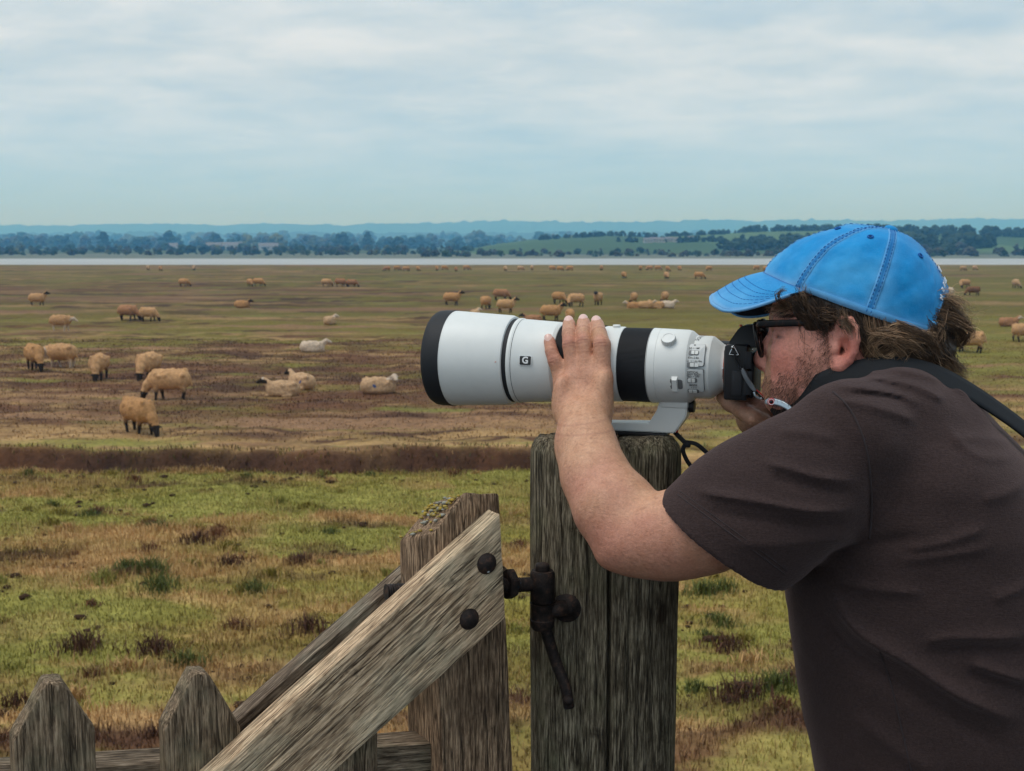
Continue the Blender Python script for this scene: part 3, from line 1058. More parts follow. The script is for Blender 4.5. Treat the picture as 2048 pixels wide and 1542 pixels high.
# ================================================================== SHEEP
shm = NT('fleece')
sa_ = shm.n('ShaderNodeAttribute', attribute_name='tint')
soi = shm.n('ShaderNodeObjectInfo')
sv_ = shm.coord('Object')
sn_ = shm.noise(sv_, 14, 4, 0.6)
wool = shm.mix(1.0, soi.outputs['Color'], shm.ramp(sn_, [(0.3, 0.72), (0.7, 1.2)]), 'MULTIPLY')
ssep = shm.n('ShaderNodeSeparateColor'); shm.l(sa_.outputs['Color'], ssep.inputs[0])
# tint: red = how woolly, green = how pale the bare skin is
skin_ = shm.mix(ssep.outputs['Green'], (0.034, 0.026, 0.022), (0.55, 0.43, 0.33))
shm.base(shm.mix(ssep.outputs['Red'], skin_, wool)); shm.set(rough=0.95, spec=0.1)
shm.bump(sn_, 0.8, 0.03)


def sheep_mesh(pose, face, seed=0):
    """local: +X forward, Z up, feet at z=0"""
    f = Field(np.arange(-0.72, 0.86, 0.022), np.arange(-0.38, 0.44, 0.022), np.arange(-0.04, 1.04, 0.022))
    r_ = np.random.default_rng(seed)
    woolp, bare = [], []
    lie = pose.startswith('lie')
    oz = -0.31 if lie else 0.0

    def W(c, r, k=0.05):
        c = np.array(c) + (0, 0, oz); f.ell(c, r, k)

    W((0.0, 0, 0.54), (0.48, 0.235, 0.245)); W((-0.28, 0, 0.55), (0.24, 0.235, 0.235)); W((0.27, 0, 0.54), (0.23, 0.22, 0.24)); W((-0.02, 0, 0.60), (0.39, 0.205, 0.19))
    if lie: W((0.0, 0, 0.44), (0.45, 0.25, 0.13))
    for i in range(26):
        a, b = r_.uniform(-0.42, 0.38), r_.uniform(-1.2, 1.2)
        W((a, 0.215 * math.sin(b), 0.55 + 0.22 * math.cos(b)), r_.uniform(0.035, 0.06), 0.035)
    if pose == 'graze':
        neck = [(0.36, 0, 0.60), (0.52, 0.02, 0.42), (0.60, 0.03, 0.26)]; head = [(0.60, 0.03, 0.25), (0.66, 0.03, 0.07)]
        f.chain(neck, [0.14, 0.105, 0.085], 0.06); hd = np.array((0.61, 0.03, 0.24))
    elif pose == 'graze_side':
        neck = [(0.36, 0, 0.58), (0.48, 0.12, 0.42), (0.50, 0.22, 0.27)]; head = [(0.50, 0.23, 0.25), (0.49, 0.32, 0.08)]
        f.chain(neck, [0.14, 0.105, 0.085], 0.06); hd = np.array((0.50, 0.23, 0.24))
    elif pose == 'lie':
        neck = [(0.36, 0, 0.62 + oz), (0.50, 0.0, 0.74 + oz), (0.56, 0.0, 0.80 + oz)]; head = [(0.57, 0, 0.82 + oz), (0.76, 0.0, 0.74 + oz)]
        f.chain(neck, [0.13, 0.10, 0.085], 0.06); hd = np.array((0.56, 0, 0.82 + oz))
    elif pose == 'lie_turned':
        neck = [(0.34, 0, 0.62 + oz), (0.44, -0.08, 0.76 + oz), (0.45, -0.12, 0.80 + oz)]; head = [(0.45, -0.12, 0.83 + oz), (0.50, -0.29, 0.74 + oz)]
        f.chain(neck, [0.13, 0.10, 0.085], 0.06); hd = np.array((0.45, -0.12, 0.83 + oz))
    elif pose == 'stand_low':
        neck = [(0.38, 0, 0.60), (0.54, 0, 0.62), (0.60, 0, 0.62)]; head = [(0.60, 0, 0.63), (0.77, 0.0, 0.50)]
        f.chain(neck, [0.14, 0.10, 0.085], 0.06); hd = np.array((0.60, 0, 0.63))
    else:
        neck = [(0.36, 0, 0.62), (0.49, 0, 0.76), (0.54, 0, 0.83)]; head = [(0.55, 0, 0.86), (0.73, 0.0, 0.78)]
        f.chain(neck, [0.14, 0.105, 0.085], 0.06); hd = np.array((0.55, 0, 0.86))
    f.cap(head[0], head[1], 0.082, 0.050, 0.03)
    hdir = np.array(head[1]) - np.array(head[0]); hdir /= np.linalg.norm(hdir)
    side = np.cross(hdir, (0, 0, 1.0)); side /= np.linalg.norm(side) + 1e-9
    for s in (-1, 1):
        f.cap(hd + side * s * 0.06, hd + side * s * 0.17 - np.array([0.02, 0, 0.015]), 0.024, 0.016, 0.01)
    legs = []
    if lie:
        f.cap((0.30, 0.12, 0.07), (0.50, 0.10, 0.045), 0.055, 0.035, 0.03); f.cap((-0.28, 0.18, 0.07), (-0.06, 0.22, 0.045), 0.065, 0.04, 0.03)
    else:
        for x, sgn, dx in ((0.27, 1, 0.04), (0.25, -1, -0.06), (-0.31, 1, -0.05), (-0.29, -1, 0.04)):
            y = sgn * 0.115
            if x > 0: pts = [(x, y, 0.42), (x + dx * .5, y, 0.24), (x + dx, y, 0.03)]
            else: pts = [(x, y, 0.44), (x - 0.05 + dx * .5, y, 0.27), (x + dx, y, 0.03)]
            f.chain(pts, [0.075, 0.038, 0.03], 0.03)
            legs.append(pts)
        f.cap((-0.49, 0, 0.60), (-0.54, 0, 0.40), 0.035, 0.025, 0.02)
    V, F = f.mesh()
    V = relax(V, F, 1, 0.4)
    wool_w = np.ones(len(V)); pale = np.zeros(len(V))
    # head and lower legs are bare
    t = (V - hd) @ hdir
    dist = np.linalg.norm((V - hd) - t[:, None] * hdir, axis=1)
    hm = (t > -0.03) & (dist < 0.12) & (t < 0.4)
    he = (np.abs(t) < 0.09) & (dist < 0.24) & (dist > 0.09) & (V[:, 2] > hd[2] - 0.1) & (np.abs((V - hd) @ side) > 0.085)
    wool_w[hm | he] = 0
    if not lie: wool_w[V[:, 2] < 0.36] = np.where(((V[:, 0] < 0.5)), np.clip((V[:, 2] - 0.24) / 0.12, 0, 1), wool_w)[V[:, 2] < 0.36]
    if face == 'white': pale[:] = 1
    if face == 'blaze':
        pale[hm & (t < 0.05) & (V[:, 2] > hd[2] + 0.02)] = 1
    col = np.stack([wool_w, pale, np.zeros(len(V))], 1)
    o = mesh_obj('sheep', V, F, shm.m, None, True, col)
    me = o.data; bpy.data.objects.remove(o)
    return me


SHEEP_ME = {k: sheep_mesh(*k) for k in (('graze', 'black'), ('graze', 'black', 7), ('graze', 'black', 13), ('graze_side', 'black'), ('graze_side', 'black', 5),  ('graze', 'white'), ('stand', 'black'), ('stand', 'white'), ('stand_low', 'white'),
                                        ('lie', 'blaze'), ('lie', 'white'), ('lie', 'black'), ('lie_turned', 'white'))}
FL = dict(tan=(0.48, 0.255, 0.112, 1), pale=(0.52, 0.33, 0.19, 1), white=(0.62, 0.48, 0.36, 1), rust=(0.38, 0.19, 0.10, 1), dark=(0.22, 0.11, 0.06, 1), buff=(0.52, 0.295, 0.145, 1))
mark_m = plain('blue_raddle', (0.03, 0.08, 0.22), 0.9)


def sheep(px, pyf, pose, face, fl, ang, label, group='sheep grazing on the marsh', size=1.0, mark=None):
    """px, pyf: where the feet stand in the photograph; ang: heading in degrees, 0 = right, 90 = away"""
    g = on_ground(px, pyf, 0.0)
    z = float(ground_h(g[0], g[1]))
    for _ in range(3):
        g = on_ground(px, pyf, z); z = float(ground_h(g[0], g[1]))
    key = (pose, face)
    if key == ('graze', 'black') and not mark:
        key = rnd.choice([('graze', 'black'), ('graze', 'black', 7), ('graze', 'black', 13)] + ([('graze_side', 'black'), ('graze_side', 'black', 5)] if pyf < 700 else []))
    o = bpy.data.objects.new('sheep', SHEEP_ME[key])
    o.location = (g[0], g[1], z - (0.055 if not pose.startswith('lie') else 0.03)); o.rotation_euler = (0, 0, R(ang)); sz_ = size * rnd.uniform(0.93, 1.05) * (0.90 if pose.startswith('lie') else 1.0); o.scale = (sz_, sz_ * rnd.uniform(0.92, 1.1), sz_)
    c = np.array(FL[fl]); c[:3] *= rnd.uniform(0.92, 1.08); o.color = c
    COL.objects.link(o)
    tag(o, label, 'sheep', group)
    if mark:
        dep = mark
        me = SHEEP_ME[pose, face]
        bv = BVHTree.FromPolygons([v.co[:] for v in me.vertices], [p.vertices[:] for p in me.polygons])
        v, f = [], []
        k = 0
        for gx in (-1, 0, 1):
            for gz in (-1, 0, 1):
                if (gx, gz) in ((1, 1), (-1, -1)): continue
                hit = bv.ray_cast(Vector((dep[0] + gx * 0.032, dep[1], dep[2] + gz * 0.032)), Vector((0, -np.sign(dep[1]), 0)))
                if hit[0] is None: continue
                p, n = hit[0], hit[1]
                t1 = n.orthogonal().normalized(); t2 = n.cross(t1)
                for a in range(8):
                    v.append(p + n * 0.004 + (t1 * math.cos(a * math.pi / 4) + t2 * math.sin(a * math.pi / 4)) * 0.02)
                f.append(tuple(range(k, k + 8))); k += 8
        mesh_obj('paint_mark', [tuple(q) for q in v], f, mark_m, o, False)
    return o


G1 = 'sheep on the marsh'
NEAR = 'sheep near the water channel'
# near flock at left
sheep(278, 866, 'graze', 'black', 'tan', -42, 'largest tan sheep, grazing at the front left with black face low to the right', NEAR)
sheep(340, 800, 'graze', 'black', 'buff', 178, 'tan sheep side on, black head down to the left, behind the largest', NEAR)
sheep(199, 758, 'graze', 'black', 'buff', -84, 'tan sheep grazing straight towards the viewer, left one of two facing front', NEAR)
sheep(298, 757, 'graze', 'black', 'buff', -100, 'tan sheep grazing towards the viewer, right one of two facing front', NEAR)
sheep(70, 739, 'graze', 'black', 'tan', -55, 'black-legged tan sheep at far left, front one of an overlapping pair', NEAR)
sheep(126, 737, 'stand_low', 'white', 'buff', 160, 'pale-legged tan sheep at far left, back one of an overlapping pair', NEAR)
sheep(566, 791, 'lie', 'blaze', 'pale', 176, 'cream sheep lying side on with a dark face and white crown turned left', NEAR)
sheep(604, 776, 'lie', 'black', 'pale', 140, 'black-headed cream sheep with blue mark, lying behind the white-crowned one', NEAR, mark=(-0.22, 0.6, 0.26))
sheep(757, 786, 'lie_turned', 'white', 'pale', 8, 'cream sheep lying alone left of the lens hood, blue mark on its flank', NEAR, mark=(-0.12, -0.6, 0.26))
sheep(625, 704, 'lie', 'white', 'white', 6, 'bright white sheep lying alone with its head up to the right', NEAR)
sheep(660, 648, 'lie_turned', 'white', 'pale', 75, 'pale sheep curled up like a round ball, behind the bright white one', G1)
sheep(122, 661, 'stand_low', 'white', 'buff', 4, 'tan sheep with a white face to the right, walking above the far left pair', G1)
sheep(75, 610, 'stand', 'black', 'buff', 3, 'tan sheep standing tall with a black head raised to the right, farthest left', G1)
sheep(256, 641, 'graze', 'black', 'rust', -12, 'rusty brown sheep, left one of a close grazing pair', G1)
sheep(297, 643, 'graze', 'black', 'buff', -15, 'light tan sheep, right one of a close grazing pair', G1)
sheep(484, 615, 'lie', 'black', 'tan', -6, 'small tan sheep lying low with its head to the right, alone in the brown strip', G1)
sheep(368, 573, 'graze', 'black', 'tan', -14, 'small tan sheep grazing alone under the far shore, left of the first far pair', G1)
sheep(500, 573, 'graze', 'black', 'tan', -60, 'small tan sheep, left one of a far pair at left centre', G1)
sheep(517, 573, 'graze', 'black', 'tan', -8, 'small tan sheep, right one of a far pair at left centre', G1)
sheep(653, 573, 'graze', 'black', 'buff', -15, 'small light sheep, left one of three in a row at centre left', G1)
sheep(681, 574, 'graze', 'black', 'rust', -10, 'small brown sheep, middle one of three in a row at centre left', G1)
sheep(704, 574, 'graze', 'black', 'rust', -6, 'small brown sheep, right one of three in a row at centre left', G1)
# above the lens
sheep(904, 611, 'stand', 'black', 'tan', 0, 'tan sheep walking right, above the black rim of the lens hood', G1)
sheep(1002, 603, 'graze', 'black', 'rust', -4, 'brown sheep farther back, above the rear end of the lens hood', G1)
sheep(972, 618, 'graze', 'black', 'tan', 70, 'tan sheep seen from behind above the white lens hood', G1)
sheep(1012, 627, 'stand', 'black', 'buff', 2, 'light tan sheep standing with a black head raised right, just above the lens hood gap', G1)
sheep(950, 634, 'lie_turned', 'white', 'pale', 80, 'pale sheep lying half hidden behind the top of the white lens hood', G1)
sheep(1066, 646, 'lie', 'black', 'rust', 175, 'brown sheep lying half hidden behind the lens barrel', G1)
sheep(1102, 642, 'stand', 'black', 'tan', -6, 'tan sheep with a black face to the right, above the lens barrel beside the fingers', G1)
sheep(1140, 650, 'graze', 'black', 'tan', 88, 'round tan sheep seen from behind, just left of the fingertips', G1)
sheep(1117, 607, 'graze', 'black', 'tan', -40, 'tan sheep with dark legs grazing above the fingers, left one of a loose trio', G1)
sheep(1152, 613, 'graze', 'black', 'buff', 195, 'low tan sheep grazing above the fingers, middle one of a loose trio', G1)
sheep(1196, 610, 'stand', 'black', 'buff', -110, 'tan sheep facing the viewer with its black head up, right one of a loose trio', G1)
sheep(1268, 608, 'graze', 'black', 'buff', 85, 'tan sheep seen from behind, left of the row of lying sheep', G1)
sheep(1330, 606, 'graze', 'black', 'buff', 82, 'tan sheep seen from behind, right of the row of lying sheep', G1)
sheep(1268, 616, 'lie', 'white', 'tan', 170, 'tan sheep lying at the left end of the resting row', G1)
sheep(1292, 616, 'lie', 'white', 'buff', 5, 'tan sheep lying second from the left in the resting row', G1)
sheep(1313, 616, 'lie_turned', 'white', 'buff', 175, 'tan sheep lying third from the left in the resting row', G1)
sheep(1334, 616, 'lie', 'white', 'white', 4, 'whitest sheep, lying at the right end of the resting row', G1)
# second row towards the water
sheep(1248, 557, 'graze', 'black', 'tan', -80, 'tiny tan sheep facing front, left one of three spaced out below the hill', G1)
sheep(1333, 558, 'graze', 'black', 'buff', -85, 'tiny light sheep facing front, middle one of three spaced out below the hill', G1)
sheep(1398, 558, 'graze', 'black', 'tan', -8, 'tiny tan sheep grazing to the right, right one of three spaced out below the hill', G1)
# right of the man
sheep(1938, 703, 'graze', 'black', 'buff', 158, 'tan sheep partly hidden by the curls of hair, nearest at the right', 'sheep right of the man')
sheep(2017, 652, 'lie', 'white', 'rust', 6, 'brownish sheep lying with a white face to the right, at the right edge', 'sheep right of the man')
sheep(2046, 681, 'graze', 'black', 'buff', 12, 'tan sheep with dark legs cut off by the right edge', 'sheep right of the man')
sheep(1946, 592, 'graze', 'black', 'dark', 175, 'dark brown sheep grazing to the left above the curls of hair', 'sheep right of the man')
sheep(1929, 577, 'graze', 'black', 'buff', 195, 'light tan sheep grazing above the dark brown one', 'sheep right of the man')
sheep(1898, 595, 'graze', 'black', 'white', 86, 'white sheep seen from behind, just right of the cap', 'sheep right of the man')
sheep(2031, 575, 'graze', 'black', 'pale', -95, 'small pale sheep facing the viewer near the right edge', 'sheep right of the man')
# the farthest row along the water
FAR = [(296, 'pale', 'far tan sheep along the water, left one of two close together at left'), (321, 'tan', 'far tan sheep along the water, right one of two close together at left'),
       (388, 'pale', 'far pale sheep alone along the water at left')]
for i, px in enumerate((774, 794, 812, 836)):
    FAR.append((px, 'rust' if i == 0 else 'tan', ('first', 'second', 'third', 'fourth')[i] + ' far sheep from the left in the loose group of four above the lens hood'))
for i, px in enumerate((874, 889, 912, 933)):
    FAR.append((px, 'tan' if i != 2 else 'rust', ('first', 'second', 'third', 'fourth')[i] + ' far sheep from the left in the tighter group right of the loose four'))
for i, px in enumerate((1011, 1041, 1064)):
    FAR.append((px, 'pale', ('left', 'middle', 'right')[i] + ' one of three far sheep under the left slope of the hill'))
for i, px in enumerate((1104, 1120, 1140)):
    FAR.append((px, 'tan', ('left', 'middle', 'right')[i] + ' one of three far sheep standing close together above the hand'))
FAR.append((1203, 'tan', 'far tan sheep alone along the water above the zoom ring'))
for i, px in enumerate((1281, 1299, 1316, 1335, 1359)):
    FAR.append((px, 'tan', ('first', 'second', 'third', 'fourth', 'fifth')[i] + ' far sheep from the left in the row below the tiny white buildings'))
for i, px in enumerate((1418, 1513, 1530)):
    FAR.append((px, 'tan', ('far tan sheep alone along the water left of the cap', 'far tan sheep touching the front of the cap, left of two', 'far tan sheep half hidden by the front of the cap')[i]))
for i, px in enumerate((1926, 1949)):
    FAR.append((px, 'pale', ('left', 'right')[i] + ' one of two far pale sheep right of the cap'))
for px, fl, lab in FAR:
    lie_ = rnd.random() < 0.25
    sheep(px, 541.5 + rnd.uniform(-1.5, 1.5), 'graze', 'black', fl, rnd.choice([0, 10, -20, 170, 190, -80, 95]), lab, 'farthest sheep along the water', 0.95)
# ================================================================== WOOD
def wood_mat(name, lo, mid, hi, algae=(0.20, 0.235, 0.185), alg=0.35, dark=0.5, axis='Z', gs=1.0, tint=(1.16, 1.05, 0.93)):
    """weathered timber; the grain runs along one local axis"""
    m = NT(name)
    sc = {'Z': (1, 1, 0.032), 'X': (0.032, 1, 1)}[axis]
    v = m.coord('Object', sc)
    v0 = m.coord('Object')
    v2 = m.coord('Object', tuple(1 if q == 1 else 0.085 for q in sc))
    fib = m.noise(v2, 380 * gs, 5, 0.68, 0.06)          # fibres
    ring = m.noise(v, 60 * gs, 3, 0.6, 0.7)            # growth rings
    big = m.noise(v0, 7, 4, 0.6)
    alg_n = m.noise(v0, 10, 5, 0.62)
    spot = m.noise(v0, 34, 4, 0.6)
    col = m.ramp(fib, [(0.36, lo), (0.50, mid), (0.64, hi)])
    col = m.mix(0.55, col, m.ramp(ring, [(0.34, 0.5), (0.54, 1.0), (0.70, 1.35)]), 'MULTIPLY')
    col = m.mix(m.math('MULTIPLY', m.ramp(alg_n, [(0.48, 0.0), (0.64, 1.0)]), alg), col, algae)
    col = m.mix(m.math('MULTIPLY', m.ramp(big, [(0.36, 1.0), (0.52, 0.0)]), dark), col, (0.045, 0.033, 0.026))
    col = m.mix(m.math('MULTIPLY', m.ramp(spot, [(0.28, 1.0), (0.38, 0.0)]), 0.6), col, (0.03, 0.023, 0.019))
    crack = m.ramp(m.noise(v, 95 * gs, 2, 0.5, 0.5), [(0.475, 1.0), (0.50, 0.0), (0.525, 1.0)])
    pore = m.ramp(m.noise(v2, 260 * gs, 2, 0.6, 0.06), [(0.35, 0.0), (0.42, 1.0)])
    col = m.mix(m.math('MULTIPLY', m.math('SUBTRACT', 1.0, crack), 0.75), col, (0.022, 0.017, 0.014))
    col = m.mix(m.math('MULTIPLY', m.math('SUBTRACT', 1.0, pore), 0.50), col, (0.035, 0.027, 0.021))
    vor = m.n('ShaderNodeTexVoronoi'); vor.inputs['Scale'].default_value = 7.0
    m.l(m.coord('Object', tuple(1 if q == 1 else 0.55 for q in sc)), vor.inputs['Vector'])
    kn = m.ramp(vor.outputs['Distance'], [(0.045, 1.0), (0.075, 0.3), (0.10, 0.0)])
    col = m.mix(m.math('MULTIPLY', kn, 0.8), col, (0.03, 0.02, 0.014))
    col = m.mix(1.0, col, tint, 'MULTIPLY')
    m.base(col)
    m.set(rough=0.9, spec=0.12)
    b = m.bump(fib, 0.9, 0.0032)
    b = m.bump(ring, 0.5, 0.003, b)
    b = m.bump(pore, 0.6, 0.0020, b)
    m.bump(crack, 0.7, 0.0030, b)
    return m.m


M_BRACE = wood_mat('grey_oak', (0.19, 0.135, 0.092), (0.46, 0.355, 0.255), (0.74, 0.60, 0.45), (0.42, 0.45, 0.37), 0.30, 0.25, 'X', tint=(1.40, 1.26, 1.11))
M_HEEL = wood_mat('brown_oak', (0.090, 0.062, 0.046), (0.26, 0.19, 0.138), (0.52, 0.40, 0.30), (0.28, 0.26, 0.20), 0.25, 0.55, tint=(1.25, 1.10, 0.94))
M_PICK = wood_mat('weathered_pale', (0.080, 0.060, 0.044), (0.22, 0.17, 0.122), (0.42, 0.34, 0.255), (0.26, 0.27, 0.20), 0.45, 0.5)
M_POST = wood_mat('mossy_post', (0.060, 0.050, 0.037), (0.205, 0.178, 0.132), (0.46, 0.41, 0.32), (0.25, 0.255, 0.165), 0.5, 0.42, tint=(0.92, 0.86, 0.78))
M_BRACE2 = wood_mat('dark_oak', (0.075, 0.058, 0.046), (0.20, 0.16, 0.128), (0.40, 0.34, 0.28), (0.25, 0.27, 0.23), 0.35, 0.45, 'X')
M_RAIL = wood_mat('weathered_rail', (0.08, 0.065, 0.05), (0.24, 0.195, 0.15), (0.42, 0.36, 0.29), (0.22, 0.24, 0.19), 0.4, 0.4, 'X')
M_IRON = NT('rusty_iron'); _v = M_IRON.coord('Object'); _n = M_IRON.noise(_v, 90, 6, 0.65)
M_IRON.base(M_IRON.ramp(_n, [(0.35, (0.010, 0.008, 0.008)), (0.55, (0.034, 0.023, 0.020)), (0.72, (0.115, 0.055, 0.034))])); M_IRON.set(rough=0.72, metal=0.35, spec=0.4)
M_IRON.bump(_n, 0.5, 0.0015); M_IRON = M_IRON.m
M_LICHEN = NT('yellow_lichen'); _n = M_LICHEN.noise(M_LICHEN.coord('Object'), 160, 4)
M_LICHEN.base(M_LICHEN.ramp(_n, [(0.35, (0.20, 0.17, 0.08)), (0.6, (0.40, 0.27, 0.04))])); M_LICHEN.set(rough=0.95); M_LICHEN = M_LICHEN.m
M_LICHEN2 = plain('grey_lichen', (0.30, 0.29, 0.24), 0.95, grain=0.4, gscale=300)
GROUND_LOCAL = DIKE_Z

# ------------------------------------------------------------------ gate frame of reference: X along the gate away from the hinges, Y towards the viewer
GPHI = R(30)
G_X = np.array([-math.cos(GPHI), -math.sin(GPHI), 0.0]); G_Y = np.array([math.sin(GPHI), -math.cos(GPHI), 0.0])
G_O = P(940, 1100, 1.45); G_O = np.array([G_O[0], G_O[1], GROUND_LOCAL])
gate = empty('wooden_gate', tuple(G_O), math.atan2(G_X[1], G_X[0]))
tag(gate, 'weathered wooden picket gate with two slanting braces bolted to its hanging post', 'gate')


def G(px, py, yl):
    """point of the photo -> gate coordinates (along, height) on the plane yl in front of the gate face"""
    o = G_O + G_Y * yl
    p = on_plane(px, py, o, G_Y) - G_O
    return np.array([p @ G_X, p[2]])


def board(name, poly, y0, y1, mat, parent, grain_dir=(0, 1), rough=0.0012, seed=0, bev=0.0025, cut=0.012):
    """a plank: outline poly in the (x,z) plane, between depths y0<y1; mesh local Z or X runs along the grain"""
    poly = np.asarray(poly, float)
    if np.sum(poly[:, 0] * np.roll(poly[:, 1], -1) - np.roll(poly[:, 0], -1) * poly[:, 1]) < 0: poly = poly[::-1]
    bm = bmesh.new()
    vs = [bm.verts.new((p[0], y1, p[1])) for p in poly]
    f = bm.faces.new(vs)
    ex = bmesh.ops.extrude_face_region(bm, geom=[f])
    bmesh.ops.translate(bm, vec=(0, y0 - y1, 0), verts=[g for g in ex['geom'] if isinstance(g, bmesh.types.BMVert)])
    bmesh.ops.recalc_face_normals(bm, faces=bm.faces)
    bmesh.ops.bevel(bm, geom=bm.edges[:], offset=bev, segments=2, profile=0.6, affect='EDGES')
    # subdivide long edges so that the wear has something to move
    L = max(np.ptp(poly[:, 0]), np.ptp(poly[:, 1]))
    for _ in range(5):
        es = [e for e in bm.edges if e.calc_length() > max(cut, L / 90)]
        if not es or len(bm.verts) > 14000: break
        bmesh.ops.subdivide_edges(bm, edges=es, cuts=1, use_grid_fill=True)
    bmesh.ops.triangulate(bm, faces=[q for q in bm.faces if len(q.verts) > 4])
    bm.normal_update()
    co = np.array([v.co[:] for v in bm.verts]); no = np.array([v.normal[:] for v in bm.verts])
    ga_ = np.array([grain_dir[0], 0, grain_dir[1]], float); ga_ /= np.linalg.norm(ga_)
    s = co @ ga_; c1 = co[:, 1]; cr_ = co @ np.array([ga_[2], 0, -ga_[0]])
    h = (fbm(s * 4, cr_ * 60, c1 * 60, 3, 400 + seed) - .5) * 2 * rough + (fbm(s * 9, cr_ * 9, c1 * 9, 3, 420 + seed) - .5) * 2 * rough * 1.3
    co = co + no * h[:, None]
    for v, c in zip(bm.verts, co): v.co = c
    # mesh axes: put the grain on local Z (or X) by rotating about Y
    a = math.atan2(ga_[0], ga_[2])
    if mat in (M_BRACE, M_BRACE2, M_RAIL): a = math.atan2(-ga_[2], ga_[0])
    Rm = Matrix.Rotation(a, 4, 'Y')
    cen = Vector(co.mean(0))
    bmesh.ops.translate(bm, vec=-cen, verts=bm.verts)
    bmesh.ops.transform(bm, matrix=Rm.inverted(), verts=bm.verts)
    me = bpy.data.meshes.new(name)
    bm.to_mesh(me); bm.free()
    me.materials.append(mat)
    o = bpy.data.objects.new(name, me)
    link(o, parent)
    o.matrix_local = Matrix.Translation(cen) @ Rm
    sharp(o, 40)
    return o


# hanging post of the gate
hp = [G(*q, 0.0) for q in ((930, 986), (998, 988), (1004, 1100), (1012, 1240), (1026, 1542))]
hl = [G(*q, 0.0) for q in ((885, 1542), (880, 1400), (868, 1150), (865, 1068))]
zb = 0.06
dirR = (hp[-1] - hp[-2]) / (hp[-1] - hp[-2])[1]; dirL = (hl[0] - hl[1]) / (hl[0] - hl[1])[1]
hp.append(hp[-1] + dirR * (zb - hp[-1][1])); hl.insert(0, hl[0] + dirL * (zb - hl[0][1]))
HD = 0.105
heel = board('hanging_post', hp + hl, -HD, 0.0, M_HEEL, gate, (0, 1), 0.0018, 1, 0.004)
# lichen crust on its slanted top
lm = MB(); lm2 = MB()
# the weathered top falls away to the back
tops = np.array([v_.co.z for v_ in heel.data.vertices]); ysv = np.array([v_.co.y for v_ in heel.data.vertices]); zt_h = tops.max(); yf_h = ysv.max()
w_h = sstep(zt_h - 0.20, zt_h - 0.06, tops)
dz_h = -(yf_h - ysv) * 0.30 * w_h + (fbm(ysv * 60, tops * 25, 0, 3, 71) - .5) * 0.010 * sstep(zt_h - 0.075, zt_h - 0.02, tops)
for v_, d_z in zip(heel.data.vertices, dz_h): v_.co.z += float(d_z)
a0, a1 = G(864, 1066, -0.0), G(928, 986, -0.0)
for k in range(130):
    t = rnd.random() ** 0.8; u = rnd.uniform(-HD + 0.006, -0.010)
    p = a0 * (1 - t) + a1 * t
    if fbm(t * 4, u * 40, 0, 2, 77) < 0.50: continue
    s = rnd.uniform(0.0014, 0.0036)
    v = IV * s * np.array([1.2, 1.2, 0.7]) * (1 + 0.3 * rng.uniform(-1, 1, (len(IV), 1))) + np.array([p[0], u, p[1] + u * 0.30 + 0.0004])
    (lm if rnd.random() < 0.62 else lm2).add(v, IF)
tag(lm.build('lichen', M_LICHEN, gate), kind='stuff'); tag(lm2.build('lichen', M_LICHEN2, gate), kind='stuff')

# braces
BT = 0.034
fb = [G(1001, 1026, BT), G(1012, 1236, BT)]
lo_ = G(668, 1542, BT); up_ = G(434, 1545, BT)
d1 = up_ - fb[0]; d2 = lo_ - fb[1]
ext = 1.45
front = [fb[0], fb[1], fb[1] + d2 * ext, fb[0] + d1 * (ext - 0.12)]
gdir = d1 / np.linalg.norm(d1)
b1 = board('brace', front, 0.001, BT, M_BRACE, gate, gdir, 0.0015, 2, 0.003)
b1['label'] = 'front grey brace with two round bolt heads'
ba = G(806, 1123, -HD - BT); bb = G(464, 1421, -HD - BT)
db = bb - ba; db = db / np.linalg.norm(db); nb = np.array([db[1], -db[0]]);
if nb[1] > 0: nb = -nb
wbr = abs(float(np.dot(fb[1] - fb[0], nb)))
st = ba - db * 0.085
back = [st, st + nb * wbr - db * 0.03, st + nb * wbr + db * 0.98, st + db * 0.86]
b2 = board('brace', back, -HD - BT, -HD - 0.001, M_BRACE2, gate, db, 0.0015, 3, 0.003)
b2['label'] = 'rear brace behind the hanging post'

# coach bolts with domed heads
for k, (px, py) in enumerate(((973, 1127), (938, 1238))):
    c = G(px, py, BT)
    m = MB(); prof = [(BT - 0.004, 0.0135), (BT + 0.001, 0.0138), (BT + 0.0045, 0.0120), (BT + 0.0075, 0.0075), (BT + 0.0085, 0.0)]
    m.lathe(prof, 28, 'Y', (c[0], 0, c[1]), cap=False)
    bo = m.build('bolt_head', M_IRON, gate)
    if k == 0:
        d_ = MB(); d_.lathe([(BT + 0.0045, 0.0022), (BT + 0.0068, 0.0016), (BT + 0.0072, 0.0)], 12, 'Y', (c[0] + 0.0005, 0, c[1] - 0.0088), cap=False)
        d_.build('water_drop', plain('water_bead', (0.5, 0.52, 0.52), 0.05, 0, 0.8), bo)

